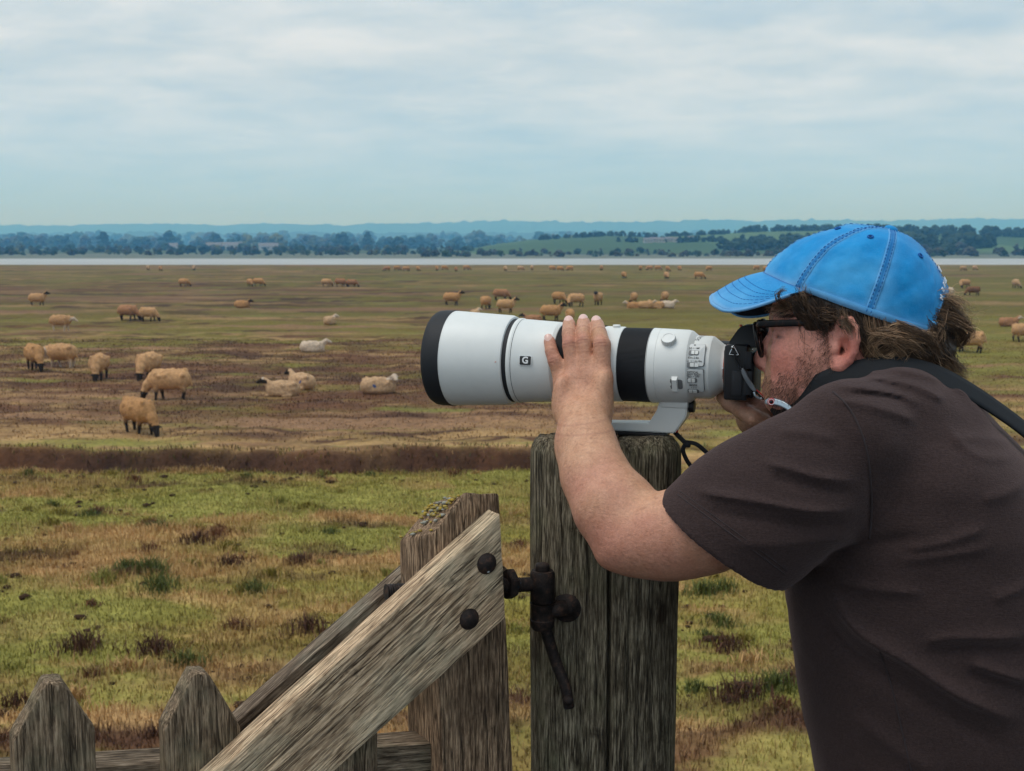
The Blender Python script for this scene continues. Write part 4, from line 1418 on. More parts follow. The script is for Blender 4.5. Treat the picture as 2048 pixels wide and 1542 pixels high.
# pickets
PT = 0.034
pick = {
    0: [(92, 1369), (125, 1367), (191, 1459), (193, 1542), (27, 1542), (27, 1484)],
    1: [(388, 1350), (415, 1350), (480, 1457), (482, 1542), (330, 1542), (329, 1462)],
    2: [(668, 1352), (690, 1352), (748, 1452), (757, 1542), (616, 1542), (614, 1456)]}
for k, q in pick.items():
    pts = [G(*w, 0.0) for w in q]
    if k == 2:                       # mostly behind the brace: same shape as the second one, moved along
        p1 = [G(*w, 0.0) for w in pick[1]]
        dx = G(757, 1542, 0.0)[0] - p1[3][0]
        pts = [p + np.array([dx, -0.035]) for p in p1]
    pts[3] = np.array([pts[3][0], 0.10]); pts[4] = np.array([pts[4][0], 0.10])
    o = board('picket', pts, -PT, -0.0005, M_PICK, gate, (0, 1), 0.0016, 10 + k, 0.003)
for k in (3, 4):
    p1 = [G(*w, 0.0) for w in pick[1]]; step = G(105, 1500, 0)[0] - G(400, 1500, 0)[0]
    pts = [p + np.array([step * (k - 1), -0.02 * k]) for p in p1]; pts[3][1] = pts[4][1] = 0.10
    board('picket', pts, -PT, -0.0005, M_PICK, gate, (0, 1), 0.0016, 10 + k, 0.003)

# rails behind the pickets
RT = 0.05
r0, r1 = G(757, 1490, -PT - 0.001), G(865, 1492, -PT - 0.001)
r2, r3 = G(195, 1534, -PT - 0.001), G(313, 1527, -PT - 0.001)
zr_near, zr_far = 0.5 * (r0[1] + r1[1]), 0.5 * (r2[1] + r3[1])
sl = (zr_far - zr_near) / (0.5 * (r2[0] + r3[0]) - 0.5 * (r0[0] + r1[0]))
xa, xb = r1[0] + 0.001, step * 4 + 0.35
zf = lambda x: zr_near + sl * (x - 0.5 * (r0[0] + r1[0]))
rail = board('rail', [(xa, zf(xa)), (xb, zf(xb)), (xb, zf(xb) - 0.085), (xa, zf(xa) - 0.085)], -PT - 0.001 - RT, -PT - 0.001, M_RAIL, gate, (1, sl), 0.0015, 30)
board('rail', [(xa, 0.30), (xb, 0.30), (xb, 0.215), (xa, 0.215)], -PT - 0.001 - RT, -PT - 0.001, M_RAIL, gate, (1, 0), 0.0015, 31)
print('rail', zr_near, zr_far, 'gate x', xa, xb)

# ------------------------------------------------------------------ the gate post under the lens
PO = P(1209, 1100, 1.602)
post = empty('gate_post', (PO[0], PO[1], GROUND_LOCAL))
tag(post, 'thick mossy round-edged gate post split by a long crack, lens resting on top', 'post')
ptop = P(1209, 866, 1.585)[2] - GROUND_LOCAL
pra = 150 / FPX * PO[1]
nth, nz = 220, 190
th_ = np.linspace(0, 2 * np.pi, nth, endpoint=False)
zz = np.concatenate([np.linspace(-0.15, ptop - 0.03, nz - 22), ptop - 0.03 + 0.03 * np.sin(np.linspace(0.05, 1, 22) * np.pi / 2)])
TH, ZZ = np.meshgrid(th_, zz)
ex_ = 2.6
ca, sa = np.cos(TH), np.sin(TH)
rad = (np.abs(ca) ** ex_ + np.abs(sa / 0.635) ** ex_) ** (-1 / ex_)
rad = rad * pra
# worn shoulder
tt = np.clip((ZZ - (ptop - 0.03)) / 0.03, 0, 1)
rad = rad - 0.013 * tt ** 2.2
# crack: faces the viewer a little right of the middle, runs the whole length, with a side check
crack_a = -np.pi / 2 + 0.03 + 0.020 * np.sin(ZZ * 9) + 0.03 * (ZZ - ptop + .2) * -0.5
wv_ = 0.030 + 0.02 * (1 - ZZ / ptop)
rad = rad - 0.030 * np.exp(-((TH - (crack_a + 2 * np.pi)) / wv_) ** 2 * 1.5) * (0.55 + 0.45 * sstep(ptop, ptop - .2, ZZ))
cr2 = 2 * np.pi - np.pi / 2 + 0.42 + 0.02 * np.sin(ZZ * 13)
rad = rad - 0.008 * np.exp(-((TH - cr2) / 0.016) ** 2) * sstep(ptop - 0.03, ptop - 0.12, ZZ)
cr3 = 2 * np.pi - np.pi / 2 - 0.62 + 0.015 * np.sin(ZZ * 10)
rad = rad - 0.006 * np.exp(-((TH - cr3) / 0.014) ** 2) * sstep(ptop - 0.02, ptop - 0.1, ZZ) * sstep(ptop - 0.5, ptop - .3, ZZ)
X, Y = rad * ca, rad * sa
g_ = fbm(X * 130, Y * 130, ZZ * 5, 4, 55) - .5
rad2 = rad + g_ * 0.0060 + (fbm(X * 10, Y * 10, ZZ * 4, 3, 57) - .5) * 0.008
X, Y = rad2 * ca, rad2 * sa
Zv = ZZ + tt * (fbm(X * 60, Y * 60, 0, 3, 58) - .5) * 0.008 - tt * (Y + 0.06) * 0.10
V = np.stack([X, Y, Zv], -1).reshape(-1, 3)
F = []
for i in range(nz - 1):
    for j in range(nth):
        F.append((i * nth + j, i * nth + (j + 1) % nth, (i + 1) * nth + (j + 1) % nth, (i + 1) * nth + j))
# top: concentric rings to the centre
base = (nz - 1) * nth
rings = 12
Vt = [V]
prev = base
for q in range(1, rings + 1):
    s = 1 - q / (rings + 0.6)
    xr, yr = X[-1] * s, Y[-1] * s
    zr_ = Zv[-1] * 0 + ptop - (yr + 0.06) * 0.10 + (fbm(xr * 90, yr * 90, 0, 3, 58) - .5) * 0.006 - 0.012 * np.exp(-((xr - 0.012 - 0.1 * yr) / 0.006) ** 2)
    n0_ = len(V) + (q - 1) * nth
    Vt.append(np.stack([xr, yr, zr_], 1))
    for j in range(nth):
        F.append((prev + j, prev + (j + 1) % nth, n0_ + (j + 1) % nth, n0_ + j))
    prev = n0_
F.append(tuple(prev + j for j in range(nth)))
mesh_obj('timber', np.vstack(Vt), F, M_POST, post)

# hinge ironwork on the post and the threaded eye bolt of the gate
def PL(px, py, Y):
    p = P(px, py, Y); return np.array([p[0] - PO[0], p[1] - PO[1], p[2] - GROUND_LOCAL])


YB = 1.528
bar = MB()
bt, bb_ = PL(1085, 1131, YB), PL(1087, 1256, YB)
mm = 1.528 / FPX
def vlathe(mbx, cx, cy, prof, n=28):
    mbx.lathe(prof, n, 'Z', (cx, cy, 0))
z1, z2, z3 = PL(1083, 1205, YB)[2], PL(1083, 1140, YB)[2], PL(1083, 1130, YB)[2]
hin = MB(); cx, cy = bt[0], bt[1]
vlathe(hin, cx, cy, [(PL(0, 1258, YB)[2], 20 * mm), (PL(0, 1250, YB)[2], 25 * mm), (PL(0, 1238, YB)[2], 26 * mm), (PL(0, 1236, YB)[2], 24 * mm), (PL(0, 1208, YB)[2], 24 * mm), (z1, 26.5 * mm)])
hook = hin.build('hinge_bracket', M_IRON, post); sharp(hook, 40)
pin = MB(); vlathe(pin, cx, cy, [(z1, 15 * mm), (PL(0, 1133, YB)[2], 15 * mm), (PL(0, 1128, YB)[2], 14 * mm), (PL(0, 1126, YB)[2], 8 * mm)]); pin.build('hinge_pin', M_IRON, hook)
arm = MB()
arm.tube(catmull([PL(1088, 1245, YB), PL(1096, 1275, YB + 0.004), PL(1112, 1325, YB + 0.006), PL(1131, 1375, YB - 0.006), PL(1138, 1415, YB - 0.008)], 5), [0.0085, 0.0085, 0.0085, 0.0085, 0.0085, 0.0085, 0.0082, 0.008, 0.008, 0.008, 0.008, 0.008, 0.0078, 0.0078, 0.0078, 0.0078, 0.0078, 0.0076, 0.0076, 0.0076, 0.0076], 10)
arm.build('stay', M_IRON, hook)
bolt = MB(); c = PL(1137, 1400, YB - 0.016); bolt.lathe([(c[1] + 0.02, 0.007), (c[1], 0.007), (c[1] - 0.004, 0.0065), (c[1] - 0.007, 0.0035), (c[1] - 0.0075, 0)], 16, 'Y', (c[0], 0, c[2]), False); bolt.build('bolt_head', M_IRON, hook)
disc = MB(); c = PL(1134, 1216, YB + 0.012)
disc.lathe([(0.02 + c[1], 30 * mm), (c[1] - 0.002, 30 * mm), (c[1] - 0.0035, 28.5 * mm), (c[1] - 0.0042, 13 * mm), (c[1] - 0.009, 12 * mm), (c[1] - 0.010, 10 * mm), (c[1] - 0.010, 0)], 30, 'Y', (c[0], 0, c[2]), False)
disc.tube([PL(1088, 1222, YB), PL(1134, 1216, YB + 0.004)], 0.011, 12)
disc.build('mounting_plate', M_IRON, hook)

# eye bolt belongs to the gate
def GL(px, py, Y):
    p = P(px, py, Y) - G_O; return np.array([p @ G_X, p @ G_Y, p[2]])


ey = MB(); cE = GL(1085, 1170, YB)
e0, e1 = GL(0, 1204, YB)[2], GL(0, 1141, YB)[2]
ey.lathe([(e0, 22 * mm), (e0 + 0.002, 25.5 * mm), (e1 - 0.004, 25.5 * mm), (e1, 22 * mm)], 28, 'Z', (cE[0], cE[1], 0))
rodA, rodB = GL(1070, 1168, YB), GL(772, 1184, 1.435)
# shank and thread
dr = rodB - rodA; Lr = np.linalg.norm(dr)
ts = np.linspace(0, 1, 240)
rr = 0.0098 + 0.0007 * np.sin(ts * Lr / 0.0032 * 2 * np.pi) * ((ts > 0.10))
ey.tube([rodA + dr * t for t in ts], rr, 14)
eye = ey.build('eye_bolt', M_IRON, gate); sharp(eye, 50)


def nut(center, axis, r, h, parent):
    axis = axis / np.linalg.norm(axis)
    q = Vector(axis).to_track_quat('Z', 'Y').to_matrix().to_4x4()
    bm = bmesh.new(); bmesh.ops.create_cone(bm, cap_ends=True, segments=6, radius1=r, radius2=r, depth=h)
    bmesh.ops.bevel(bm, geom=bm.edges[:], offset=0.0012, segments=2, affect='EDGES')
    bmesh.ops.transform(bm, matrix=Matrix.Translation(Vector(center)) @ q, verts=bm.verts)
    m = MB(); m.bm(bm); o = m.build('nut', M_IRON, parent); sharp(o, 30); return o


nut(GL(1019, 1168, 1.514), dr, 0.021, 0.012, eye)
nut(GL(846, 1179, 1.453), dr, 0.020, 0.014, eye)
# ================================================================== THE PHOTOGRAPHER'S FRAME: X forward (along the lens), Y to his left (towards the viewer), Z up
THETA = R(20)
F_ = np.array([-math.cos(THETA), math.sin(THETA), 0.0]); L_ = np.array([-math.sin(THETA), -math.cos(THETA), 0.0])
PY0 = 1.48
_o = P(1700, 650, PY0)
O_ = np.array([_o[0], _o[1], GROUND_LOCAL])
PRZ = math.atan2(F_[1], F_[0])


def S(px, py, c=0.0):
    """point of the photo on the upright plane that lies c to the left of the middle of his head"""
    p = on_plane(px, py, O_ + L_ * c, L_) - O_
    return np.array([p @ F_, c, p[2]])


def RP(px, py, c, n):
    """length of n photo pixels at that point"""
    w = O_ + F_ * S(px, py, c)[0] + L_ * c
    return n * w[1] / FPX * 1.03


def to_world(l):
    return O_ + F_ * l[0] + L_ * l[1] + np.array([0, 0, l[2]])


# ------------------------------------------------------------------ camera with the long lens
CL = -0.030                                   # the lens axis lies to the right of the middle of his face
ax0 = S(1290, 730, CL)
AZ = ax0[2]
M_WHITE = NT('lens_enamel'); _v = M_WHITE.coord('Object')
M_WHITE.base(M_WHITE.mix(M_WHITE.noise(_v, 60, 4), (0.70, 0.71, 0.69), (0.78, 0.785, 0.76))); M_WHITE.set(rough=0.42, spec=0.45)
M_WHITE.bump(M_WHITE.noise(_v, 1400, 2), 0.25, 0.0002); M_WHITE = M_WHITE.m
M_GREYM = plain('grey_metal', (0.33, 0.34, 0.34), 0.35, 0.55, 0.5, 0.1)
M_RUB = NT('black_rubber'); _v = M_RUB.coord('Object')
M_RUB.base(M_RUB.mix(M_RUB.noise(_v, 40, 4), (0.010, 0.011, 0.014), (0.022, 0.023, 0.027))); M_RUB.set(rough=0.62, spec=0.35)
M_RUB.bump(M_RUB.noise(_v, 900, 3), 0.4, 0.0004); M_RUB = M_RUB.m
M_BLK = NT('black_body'); _v = M_BLK.coord('Object')
M_BLK.base((0.009, 0.009, 0.011)); M_BLK.set(rough=0.5, spec=0.4); M_BLK.bump(M_BLK.noise(_v, 1600, 3), 0.5, 0.0004); M_BLK = M_BLK.m
M_INK = plain('black_ink', (0.02, 0.02, 0.02), 0.6); M_PAINT = plain('white_ink', (0.8, 0.8, 0.8), 0.6)
M_ORANGE = plain('orange_ring', (0.62, 0.13, 0.06), 0.35); M_STEEL = plain('bright_steel', (0.62, 0.62, 0.62), 0.22, 1.0)
M_GROOVE = plain('grey_groove', (0.16, 0.165, 0.17), 0.5); M_LGREY = plain('light_grey_plate', (0.60, 0.615, 0.61), 0.4)
M_GLASS = NT('coated_glass'); M_GLASS.base((0.02, 0.015, 0.03)); M_GLASS.set(rough=0.03, spec=0.8, coat=1.0); M_GLASS = M_GLASS.m

camth = empty('camera', tuple(to_world((ax0[0], CL, 0)) * np.array([1, 1, 0]) + np.array([0, 0, GROUND_LOCAL + AZ - 0.14])), PRZ)
tag(camth, 'black camera with a huge white telephoto lens held to the eye', 'camera')
CO = np.array([ax0[0], CL, AZ - 0.14])        # origin of the camera thing in the man's frame


def cx_(px, py_top):
    """position along the axis of a circle whose top edge is seen at (px, py)"""
    return S(px, py_top, CL)[0] - CO[0]


AXZ = 0.14
print('lens axis z', AZ, 'x from', cx_(893, 622), 'to', cx_(1458, 690))


def lens_part(name, prof, mat, parent, n=110, cap=True, deg=30):
    m = MB(); m.lathe(prof, n, 'X', (0, 0, AXZ), cap)
    o = m.build(name, mat, parent); sharp(o, deg); return o


def rad_at(px, top, bot):
    return (bot - top) / 2 * (to_world(S(px, (top + bot) / 2, CL))[1]) / FPX


xh0, xh1, xh2 = cx_(877, 622), cx_(912, 624), cx_(1030, 632)
rh0, rh2 = rad_at(893, 622, 812), rad_at(1030, 632, 812)
hood = lens_part('lens_hood', [(xh1, rh0 - 0.006), (xh1 + 0.0005, rh0 - 0.0002), (xh2 + 0.005, rh2), (xh2, rh2 - 0.0018), (xh2 - 0.001, rh2 - 0.005), (xh2 - 0.001, 0.05), (xh1 - 0.02, rh0 - 0.006), (xh1 + 0.02, rh0 - 0.007)], M_WHITE, camth, cap=False)
lens_part('rubber_rim', [(xh1 - 0.0003, rh0 - 0.0045), (xh1 - 0.0003, rh0 + 0.0006), (xh0 - 0.012, rh0 + 0.0004), (xh0 - 0.005, rh0 - 0.0004), (xh0 - 0.0005, rh0 - 0.003), (xh0 + 0.0005, rh0 - 0.006), (xh0 - 0.03, rh0 - 0.0075)], M_RUB, hood, cap=False)
xb0, xb1 = cx_(1045, 638), cx_(1122, 643)
rb0, rb1 = rad_at(1045, 638, 804), rad_at(1122, 643, 803)
lens_part('gap_ring', [(xh2 + 0.004, rh2 - 0.0045), (xb0 - 0.003, rh2 - 0.0045)], M_RUB, camth, cap=False)
xz0, xz1 = cx_(1129, 652), cx_(1212, 655)
xf0, xf1 = cx_(1252, 657), cx_(1307, 657)
xc1 = cx_(1386, 664); xn = cx_(1396, 671); xr1 = cx_(1429, 672); xm0 = cx_(1448, 688); xm1 = cx_(1458, 691)
rz = rad_at(1140, 653, 802); rw = rad_at(1230, 655, 802); rf = rad_at(1290, 657, 803); rc = rad_at(1350, 659, 804); rr_ = rad_at(1412, 671, 797); rm = rad_at(1452, 690, 782)
print('radii', rh0, rh2, rb0, rb1, rz, rw, rf, rc, rr_, rm)
barrel = lens_part('lens_barrel', [(xb0 + 0.004, rb0 - 0.004), (xb0 + 0.004, rb0 + 0.0015), (xb0, rb0 + 0.0018), (xb0 - 0.003, rb0 + 0.0004), (xb1, rb1), (xb1 - 0.004, rb1 - 0.0022), (xz0 + 0.0007, rz + 0.0015), (xz0 + 0.0004, rz - 0.001),
                                   (xz1 - 0.0004, rz - 0.001), (xz1 - 0.0006, rw + 0.001), (xz1 - 0.003, rw + 0.0015), (xf0 + 0.003, rw + 0.0012), (xf0 + 0.0006, rw + 0.0002), (xf0 + 0.0004, rf - 0.001),
                                   (xf1 - 0.0004, rf - 0.001), (xf1 - 0.0006, rf + 0.0006), (xf1 - 0.0016, rf + 0.0014), (xf1 - 0.0125, rf + 0.001), (xf1 - 0.0130, rf + 0.0004), (xf1 - 0.0135, rf + 0.001),
                                   (xc1 + 0.006, rc + 0.0008), (xc1, rc - 0.0006), (xn + 0.001, rr_ + 0.0012), (xn, rr_ + 0.0002), (xr1 + 0.004, rr_), (xr1, rr_ - 0.0008), (xm0, rm + 0.001), (xm0 - 0.003, rm), (xm1 + 0.002, rm), (xm1 + 0.002, rm - 0.006)], M_WHITE, camth, 128, False, 22)
# front element inside the hood
lens_part('front_glass', [(xb0 + 0.03, 0.048), (xb0 + 0.034, 0.03), (xb0 + 0.036, 0.0)], M_GLASS, barrel, 64, False)
lens_part('filter_rim', [(xb0 + 0.005, 0.056), (xb0 + 0.036, 0.056), (xb0 + 0.036, 0.048), (xb0 + 0.028, 0.047)], M_RUB, barrel, 64, False)


def ribbed(name, x0, x1, r, nrib):
    prof = [(x0, r - 0.002)]
    m = MB()
    n = nrib * 4
    a = np.linspace(0, 2 * np.pi, n, endpoint=False)
    bumpv = np.where((np.arange(n) % 4) < 2, 0.0, -0.00045)
    # ribs run round the ring as fine grooves along the axis
    xs_ = np.linspace(x0, x1, int(abs(x1 - x0) / 0.00055))
    for i, x in enumerate(xs_):
        prof.append((x, r + (0.0009 if i % 3 else 0.0003)))
    prof.append((x1, r - 0.002))
    return lens_part(name, prof, M_RUB, barrel, 128, False, 60)


def ring_ribs(name, x0, x1, r, n=190):
    """rubber grip: ridges parallel to the axis"""
    a, rr = [], []
    for i in range(n):
        b = 2 * np.pi * i / n; w = 2 * np.pi / n
        a += [b, b + w * 0.12, b + w * 0.62, b + w * 0.74]; rr += [r, r + 0.0009, r + 0.0009, r]
    a = np.array(a); rr = np.array(rr); m = len(a)
    v = []
    for x, q in ((x0, -0.002), (x0, 0.0), (x1, 0.0), (x1, -0.002)):
        v.append(np.stack([np.full(m, x), (rr + q) * np.cos(a), (rr + q) * np.sin(a) + AXZ], 1))
    f = []
    for i in range(3):
        for j in range(m):
            f.append((i * m + j, (i + 1) * m + j, (i + 1) * m + (j + 1) % m, i * m + (j + 1) % m))
    o = mesh_obj(name, np.vstack(v), f, M_RUB, barrel, False); return o


ring_ribs('zoom_ring', xz0, xz1, rz)
ring_ribs('focus_ring', xf0, xf1, rf)
lens_part('mount_ring', [(xm1 + 0.0022, rm - 0.004), (xm1 + 0.0022, rm + 0.0012), (xm1 - 0.0035, rm + 0.0012), (xm1 - 0.004, rm - 0.004)], M_ORANGE, barrel, 64, False)


def on_barrel(x, ang, r):
    """point of the barrel: ang 0 = towards the viewer, 90 = top"""
    return np.array([x, r * math.cos(ang), AXZ + r * math.sin(ang)])


def ang_of(px, py, r):
    """where the ray through the photo point meets the barrel of radius r -> (x, angle)"""
    d = ray(px, py); o = CAMP
    base = to_world(CO + np.array([0, 0, AXZ]))
    # into barrel frame
    dl = np.array([d @ F_, d @ L_, d[2]]); ol = np.array([(o - base) @ F_, (o - base) @ L_, (o - base)[2]])
    A = dl[1] ** 2 + dl[2] ** 2; B = 2 * (dl[1] * ol[1] + dl[2] * ol[2]); Cc = ol[1] ** 2 + ol[2] ** 2 - r * r
    disc = max(B * B - 4 * A * Cc, 0); t = (-B - math.sqrt(disc)) / (2 * A)
    q = ol + dl * t
    return q[0], math.atan2(q[2], q[1])


def wrap(v2, x0, a0, r, h, flip=False, rot=0.0):
    """flat (u,v) -> barrel; u runs to the right of the photo (towards the camera body), v up round the barrel"""
    out = []
    cr, sr = math.cos(rot), math.sin(rot)
    for p in v2:
        u, w = p[0] * cr - p[1] * sr, p[0] * sr + p[1] * cr
        out.append(on_barrel(x0 - u, a0 + w / r, r + h))
    return out


def panel(name, x0, a0, r, w, hgt, h, mat, parent, corner=0.2, thick=0.0006, nseg=10):
    """rounded plate bent round the barrel"""
    c = corner * min(w, hgt); pts = []
    for (sx, sy, st) in ((1, 1, 0), (-1, 1, 1), (-1, -1, 2), (1, -1, 3)):
        for k in range(5):
            a = math.pi / 2 * (st + k / 4)
            pts.append((sx * (w / 2 - c) + c * math.cos(a), sy * (hgt / 2 - c) + c * math.sin(a)))
    m = len(pts)
    v, f = [], []
    for s in (1.0, 0.66, 0.33):
        v += wrap([(p[0] * s, p[1] * s) for p in pts], x0, a0, r, h)
    for q in range(2):
        for i in range(m): f.append((q * m + i, q * m + (i + 1) % m, (q + 1) * m + (i + 1) % m, (q + 1) * m + i))
    f.append(tuple(2 * m + i for i in range(m)))
    n1 = len(v)
    v += wrap(pts, x0, a0, r, h - thick)
    for i in range(m): f.append((n1 + i, n1 + (i + 1) % m, (i + 1) % m, i))
    o = mesh_obj(name, v, f, mat, parent, True); sharp(o, 50); return o


def lettering(s, px, py, r, size, h=0.0008, rot=0.0, mat=None, parent=None, bold=0.0, name='lettering', align='CENTER'):
    x, a = ang_of(px, py, r)
    v, f = text_geo(s, size, align, bold)
    return mesh_obj(name, wrap(v, x, a, r, h, rot=rot), f, mat or M_INK, parent or barrel, False)


def ring_groove(x, r, w=0.0007):
    return lens_part('seam_line', [(x + w / 2, r), (x + w / 2, r + 0.0003), (x - w / 2, r + 0.0003), (x - w / 2, r)], M_GROOVE, barrel, 110, False)


ring_groove(xf1 - 0.0016, rf + 0.0013, 0.0006); ring_groove(xc1 - 0.0028, (rc + rr_) / 2 - 0.0008, 0.0008)
px_m = 1.5 / FPX
# badge with the letter
xg, ag = ang_of(1051, 721, rb0)
bd = panel('badge', xg, ag, rb0, 26 * px_m * 1.06, 20 * px_m, 0.0012, M_PAINT, camth, 0.12)
panel('badge_face', xg, ag, rb0, 24 * px_m * 1.05, 18.5 * px_m, 0.0015, M_INK, bd, 0.12)
lettering('G', 1051, 721, rb0, 19.5 * px_m, 0.0019, 0, M_PAINT, bd, 0.035)
# hood index
xq, aq = ang_of(990, 724, (rh0 + rh2) / 2)
panel('index_mark', xq, aq, rh2, 3 * px_m, 1.6 * px_m, 0.0012, M_ORANGE, hood, 0.1)
# seam of the rotating collar, its two index dots
xs1, _a = ang_of(1307, 735, rc)
ring_groove(xs1, rc + 0.0004, 0.0009)
for px in (1303, 1312):
    xq, aq = ang_of(px, 733, rc); panel('index_dot', xq, aq, rc, 2.6 * px_m, 2.6 * px_m, 0.0014, M_INK, barrel, 0.5)
# clamping knob of the collar
xk, ak = ang_of(1338, 683, rc)
kb = MB()
prof = [(0.0, 0.0102), (0.009, 0.0102), (0.0102, 0.0092), (0.0102, 0.0074), (0.0096, 0.0072), (0.0098, 0.0)]
v, f = lathe_geo(prof, 96, 'Z', (0, 0, 0), False)
for i in range(2 * 96, 2 * 96): pass
for j in range(96):
    if (j % 4) < 2:
        for i in (0, 1): v[i * 96 + j, :2] *= 0.93
Rk = Matrix.Rotation(-(math.pi / 2 - ak), 4, 'X') @ Matrix.Rotation(0, 4, 'Z')
Rk = Matrix.Rotation(ak - math.pi / 2, 4, 'X')
kp = on_barrel(xk, ak, rc - 0.002)
kb.add([tuple((Rk @ Vector(p)) + Vector(kp)) for p in v], f)
knob = kb.build('clamp_knob', M_WHITE, barrel); sharp(knob, 30)
# strap eyelet of the collar
xe, ae = ang_of(1350, 768, rc)
panel('eyelet_recess', xe, ae, rc, 32 * px_m, 22 * px_m, 0.0012, M_GROOVE, barrel, 0.2)
eb = MB()
vv = []
for (u, w, h) in ((-.0042, .0115, 0.001), (.0042, .0115, 0.001), (.0042, -.0125, 0.001), (-.0042, -.0125, 0.001), (-.0032, .0075, 0.0052), (.0032, .0075, 0.0052), (.0036, -.0085, 0.0052), (-.0036, -.0085, 0.0052)):
    vv.append(wrap([(u, w)], xe, ae, rc, h)[0])
eb.add(vv, [(4, 5, 6, 7), (0, 1, 5, 4), (1, 2, 6, 5), (2, 3, 7, 6), (3, 0, 4, 7)])
sharp(eb.build('strap_eyelet', M_WHITE, barrel), 30)
# switch panels
sw = [((1391, 687), (1384, 731), 'upper'), ((1384, 737), (1390, 785), 'lower')]
x1_, a1_ = ang_of(1391, 709, rc - 0.003)
x2_, a2_ = ang_of(1389, 762, rc - 0.003)
rp_ = rc - 0.0035
# plates stand on a flat rise between collar and rear section
for nm, (pxc, pyc), hh in (('upper', (1393, 709), 46), ('lower', (1391, 762), 48)):
    x_, a_ = ang_of(pxc, pyc, rp_)
    frame = panel('switch_panel', x_, a_, rp_, 34 * px_m, hh * px_m * 1.08, 0.0006, M_GROOVE, camth, 0.10, 0.006)
    panel('plate', x_, a_, rp_, 32.2 * px_m, hh * px_m * 1.08 - 1.6 * px_m, 0.0010, M_LGREY, frame, 0.10)
    if nm == 'upper': fr_u = frame
    else: fr_l = frame
swm = M_WHITE
for (px, py, dx, par, wd) in ((1388, 706, 2, fr_u, 21), (1385, 730, 4, fr_u, 25), (1384, 760, -1, fr_l, 22), (1387, 781, -1, fr_l, 24)):
    x_, a_ = ang_of(px, py, rp_)
    panel('switch_slot', x_, a_, rp_, wd * px_m, 10.5 * px_m, 0.0013, M_GROOVE, par, 0.35)
    x_, a_ = ang_of(px + dx, py, rp_)
    panel('switch', x_, a_, rp_, (wd - 7) * px_m, 7.6 * px_m, 0.0022, swm, par, 0.25, 0.001)
    panel('switch_notch', x_, a_, rp_, 1.2 * px_m, 7.6 * px_m, 0.0024, M_GROOVE, par, 0.25, 0.0004)
tx_ = 4.6 * px_m
for s, px, py, sz in (('AF \u2022 \u2022 MF', 1389, 697.5, 4.6), ('10m-2.4m', 1387, 716, 4.6), ('FULL \u2022 | \u2022 \u221e-10m', 1386, 722.5, 4.2), ('OPTICAL', 1386, 744.5, 4.6), ('STEADY SHOT', 1385, 748.5, 4.2), ('ON \u2022 \u2022 OFF', 1386, 752.5, 4.6), ('MODE', 1387, 769.5, 4.6), ('1 2 3', 1388, 774, 4.4)):
    lettering(s, px, py, rp_, sz * px_m * 1.25, 0.0015, 0, M_INK, fr_u if py < 735 else fr_l, 0.012)
xq, aq = ang_of(1390, 691, rp_); panel('screw', xq, aq, rp_, 3.4 * px_m, 3.4 * px_m, 0.0015, M_GROOVE, fr_u, 0.5)
lettering('SONY', 1401, 675, rr_, 12.5 * px_m, 0.0006, R(74), M_GROOVE, barrel, 0.0)
xq, aq = ang_of(1445, 736, rm + 0.001); panel('mount_dot', xq, aq, rm + 0.0012, 4.0 * px_m, 4.0 * px_m, 0.001, M_PAINT, barrel, 0.5)
lettering('E-mount', 1446, 748, rm + 0.001, 5.6 * px_m, 0.001, R(-90), M_INK, barrel, 0.01)
# button on top of the barrel
xq, aq = cx_(1236, 655), R(82)
panel('hold_button', xq, aq, rw, 16 * px_m, 12 * px_m, 0.0045, M_WHITE, barrel, 0.45, 0.004)

# tripod foot
ft = MB()
fz = [S(px, py, CL + 0.0) - CO for px, py in ((1328, 803), (1378, 803), (1378, 818), (1376, 832), (1353, 864), (1228, 858), (1228, 846), (1302, 843), (1318, 818))]
poly = [(p[0], p[2]) for p in fz]
poly[0] = (poly[0][0], poly[0][1] + 0.012); poly[1] = (poly[1][0], poly[1][1] + 0.012)
xl = poly[5][0] + 0.062
zb_, zt_ = poly[5][1], poly[6][1]
poly[5] = (xl, zb_); poly[6] = (xl, zt_)
bm = bmesh.new(); FW = 0.0150
vs = [bm.verts.new((p[0], FW, p[1])) for p in poly]
fc = bm.faces.new(vs); ex = bmesh.ops.extrude_face_region(bm, geom=[fc])
bmesh.ops.translate(bm, vec=(0, -2 * FW, 0), verts=[g for g in ex['geom'] if isinstance(g, bmesh.types.BMVert)])
bmesh.ops.recalc_face_normals(bm, faces=bm.faces)
bmesh.ops.bevel(bm, geom=bm.edges[:], offset=0.0016, segments=3, affect='EDGES')
bmesh.ops.triangulate(bm, faces=[q for q in bm.faces if len(q.verts) > 4])
ft.bm(bm); foot = ft.build('tripod_foot', M_WHITE, camth); sharp(foot, 25)
fb_ = MB(); p_ = S(1300, 803, CL) - CO; fb_.box(((poly[0][0] + poly[1][0]) / 2, 0, poly[0][1] - 0.013), (abs(poly[0][0] - poly[1][0]) + 0.002, 2 * FW + 0.0030, 0.010), None, 0.001)
fb_.build('foot_joint', M_WHITE, foot)
kp_ = S(1375, 812, CL) - CO
fk = MB(); fk.lathe([(poly[1][0] - 0.008, 0.0085), (poly[1][0] - 0.001, 0.009), (poly[1][0] + 0.001, 0.006)], 24, 'X', (0, 0, kp_[2]), True); sharp(fk.build('foot_lock', M_BLK, foot), 30)
zpt = ptop + GROUND_LOCAL
pl = MB()
zplate = zb_ - 0.0045
pl.box(((poly[4][0] + 0.055), 0.0, zb_ - 0.0030), (0.085, 0.036, 0.0056), None, 0.0012)
pl.build('foot_plate', M_BLK, foot)
print('foot bottom (world)', to_world(CO + np.array([0, 0, zb_ - 0.006]))[2], 'post top', zpt, 'foot y', to_world(CO + np.array([poly[4][0] + .05, 0, 0])))

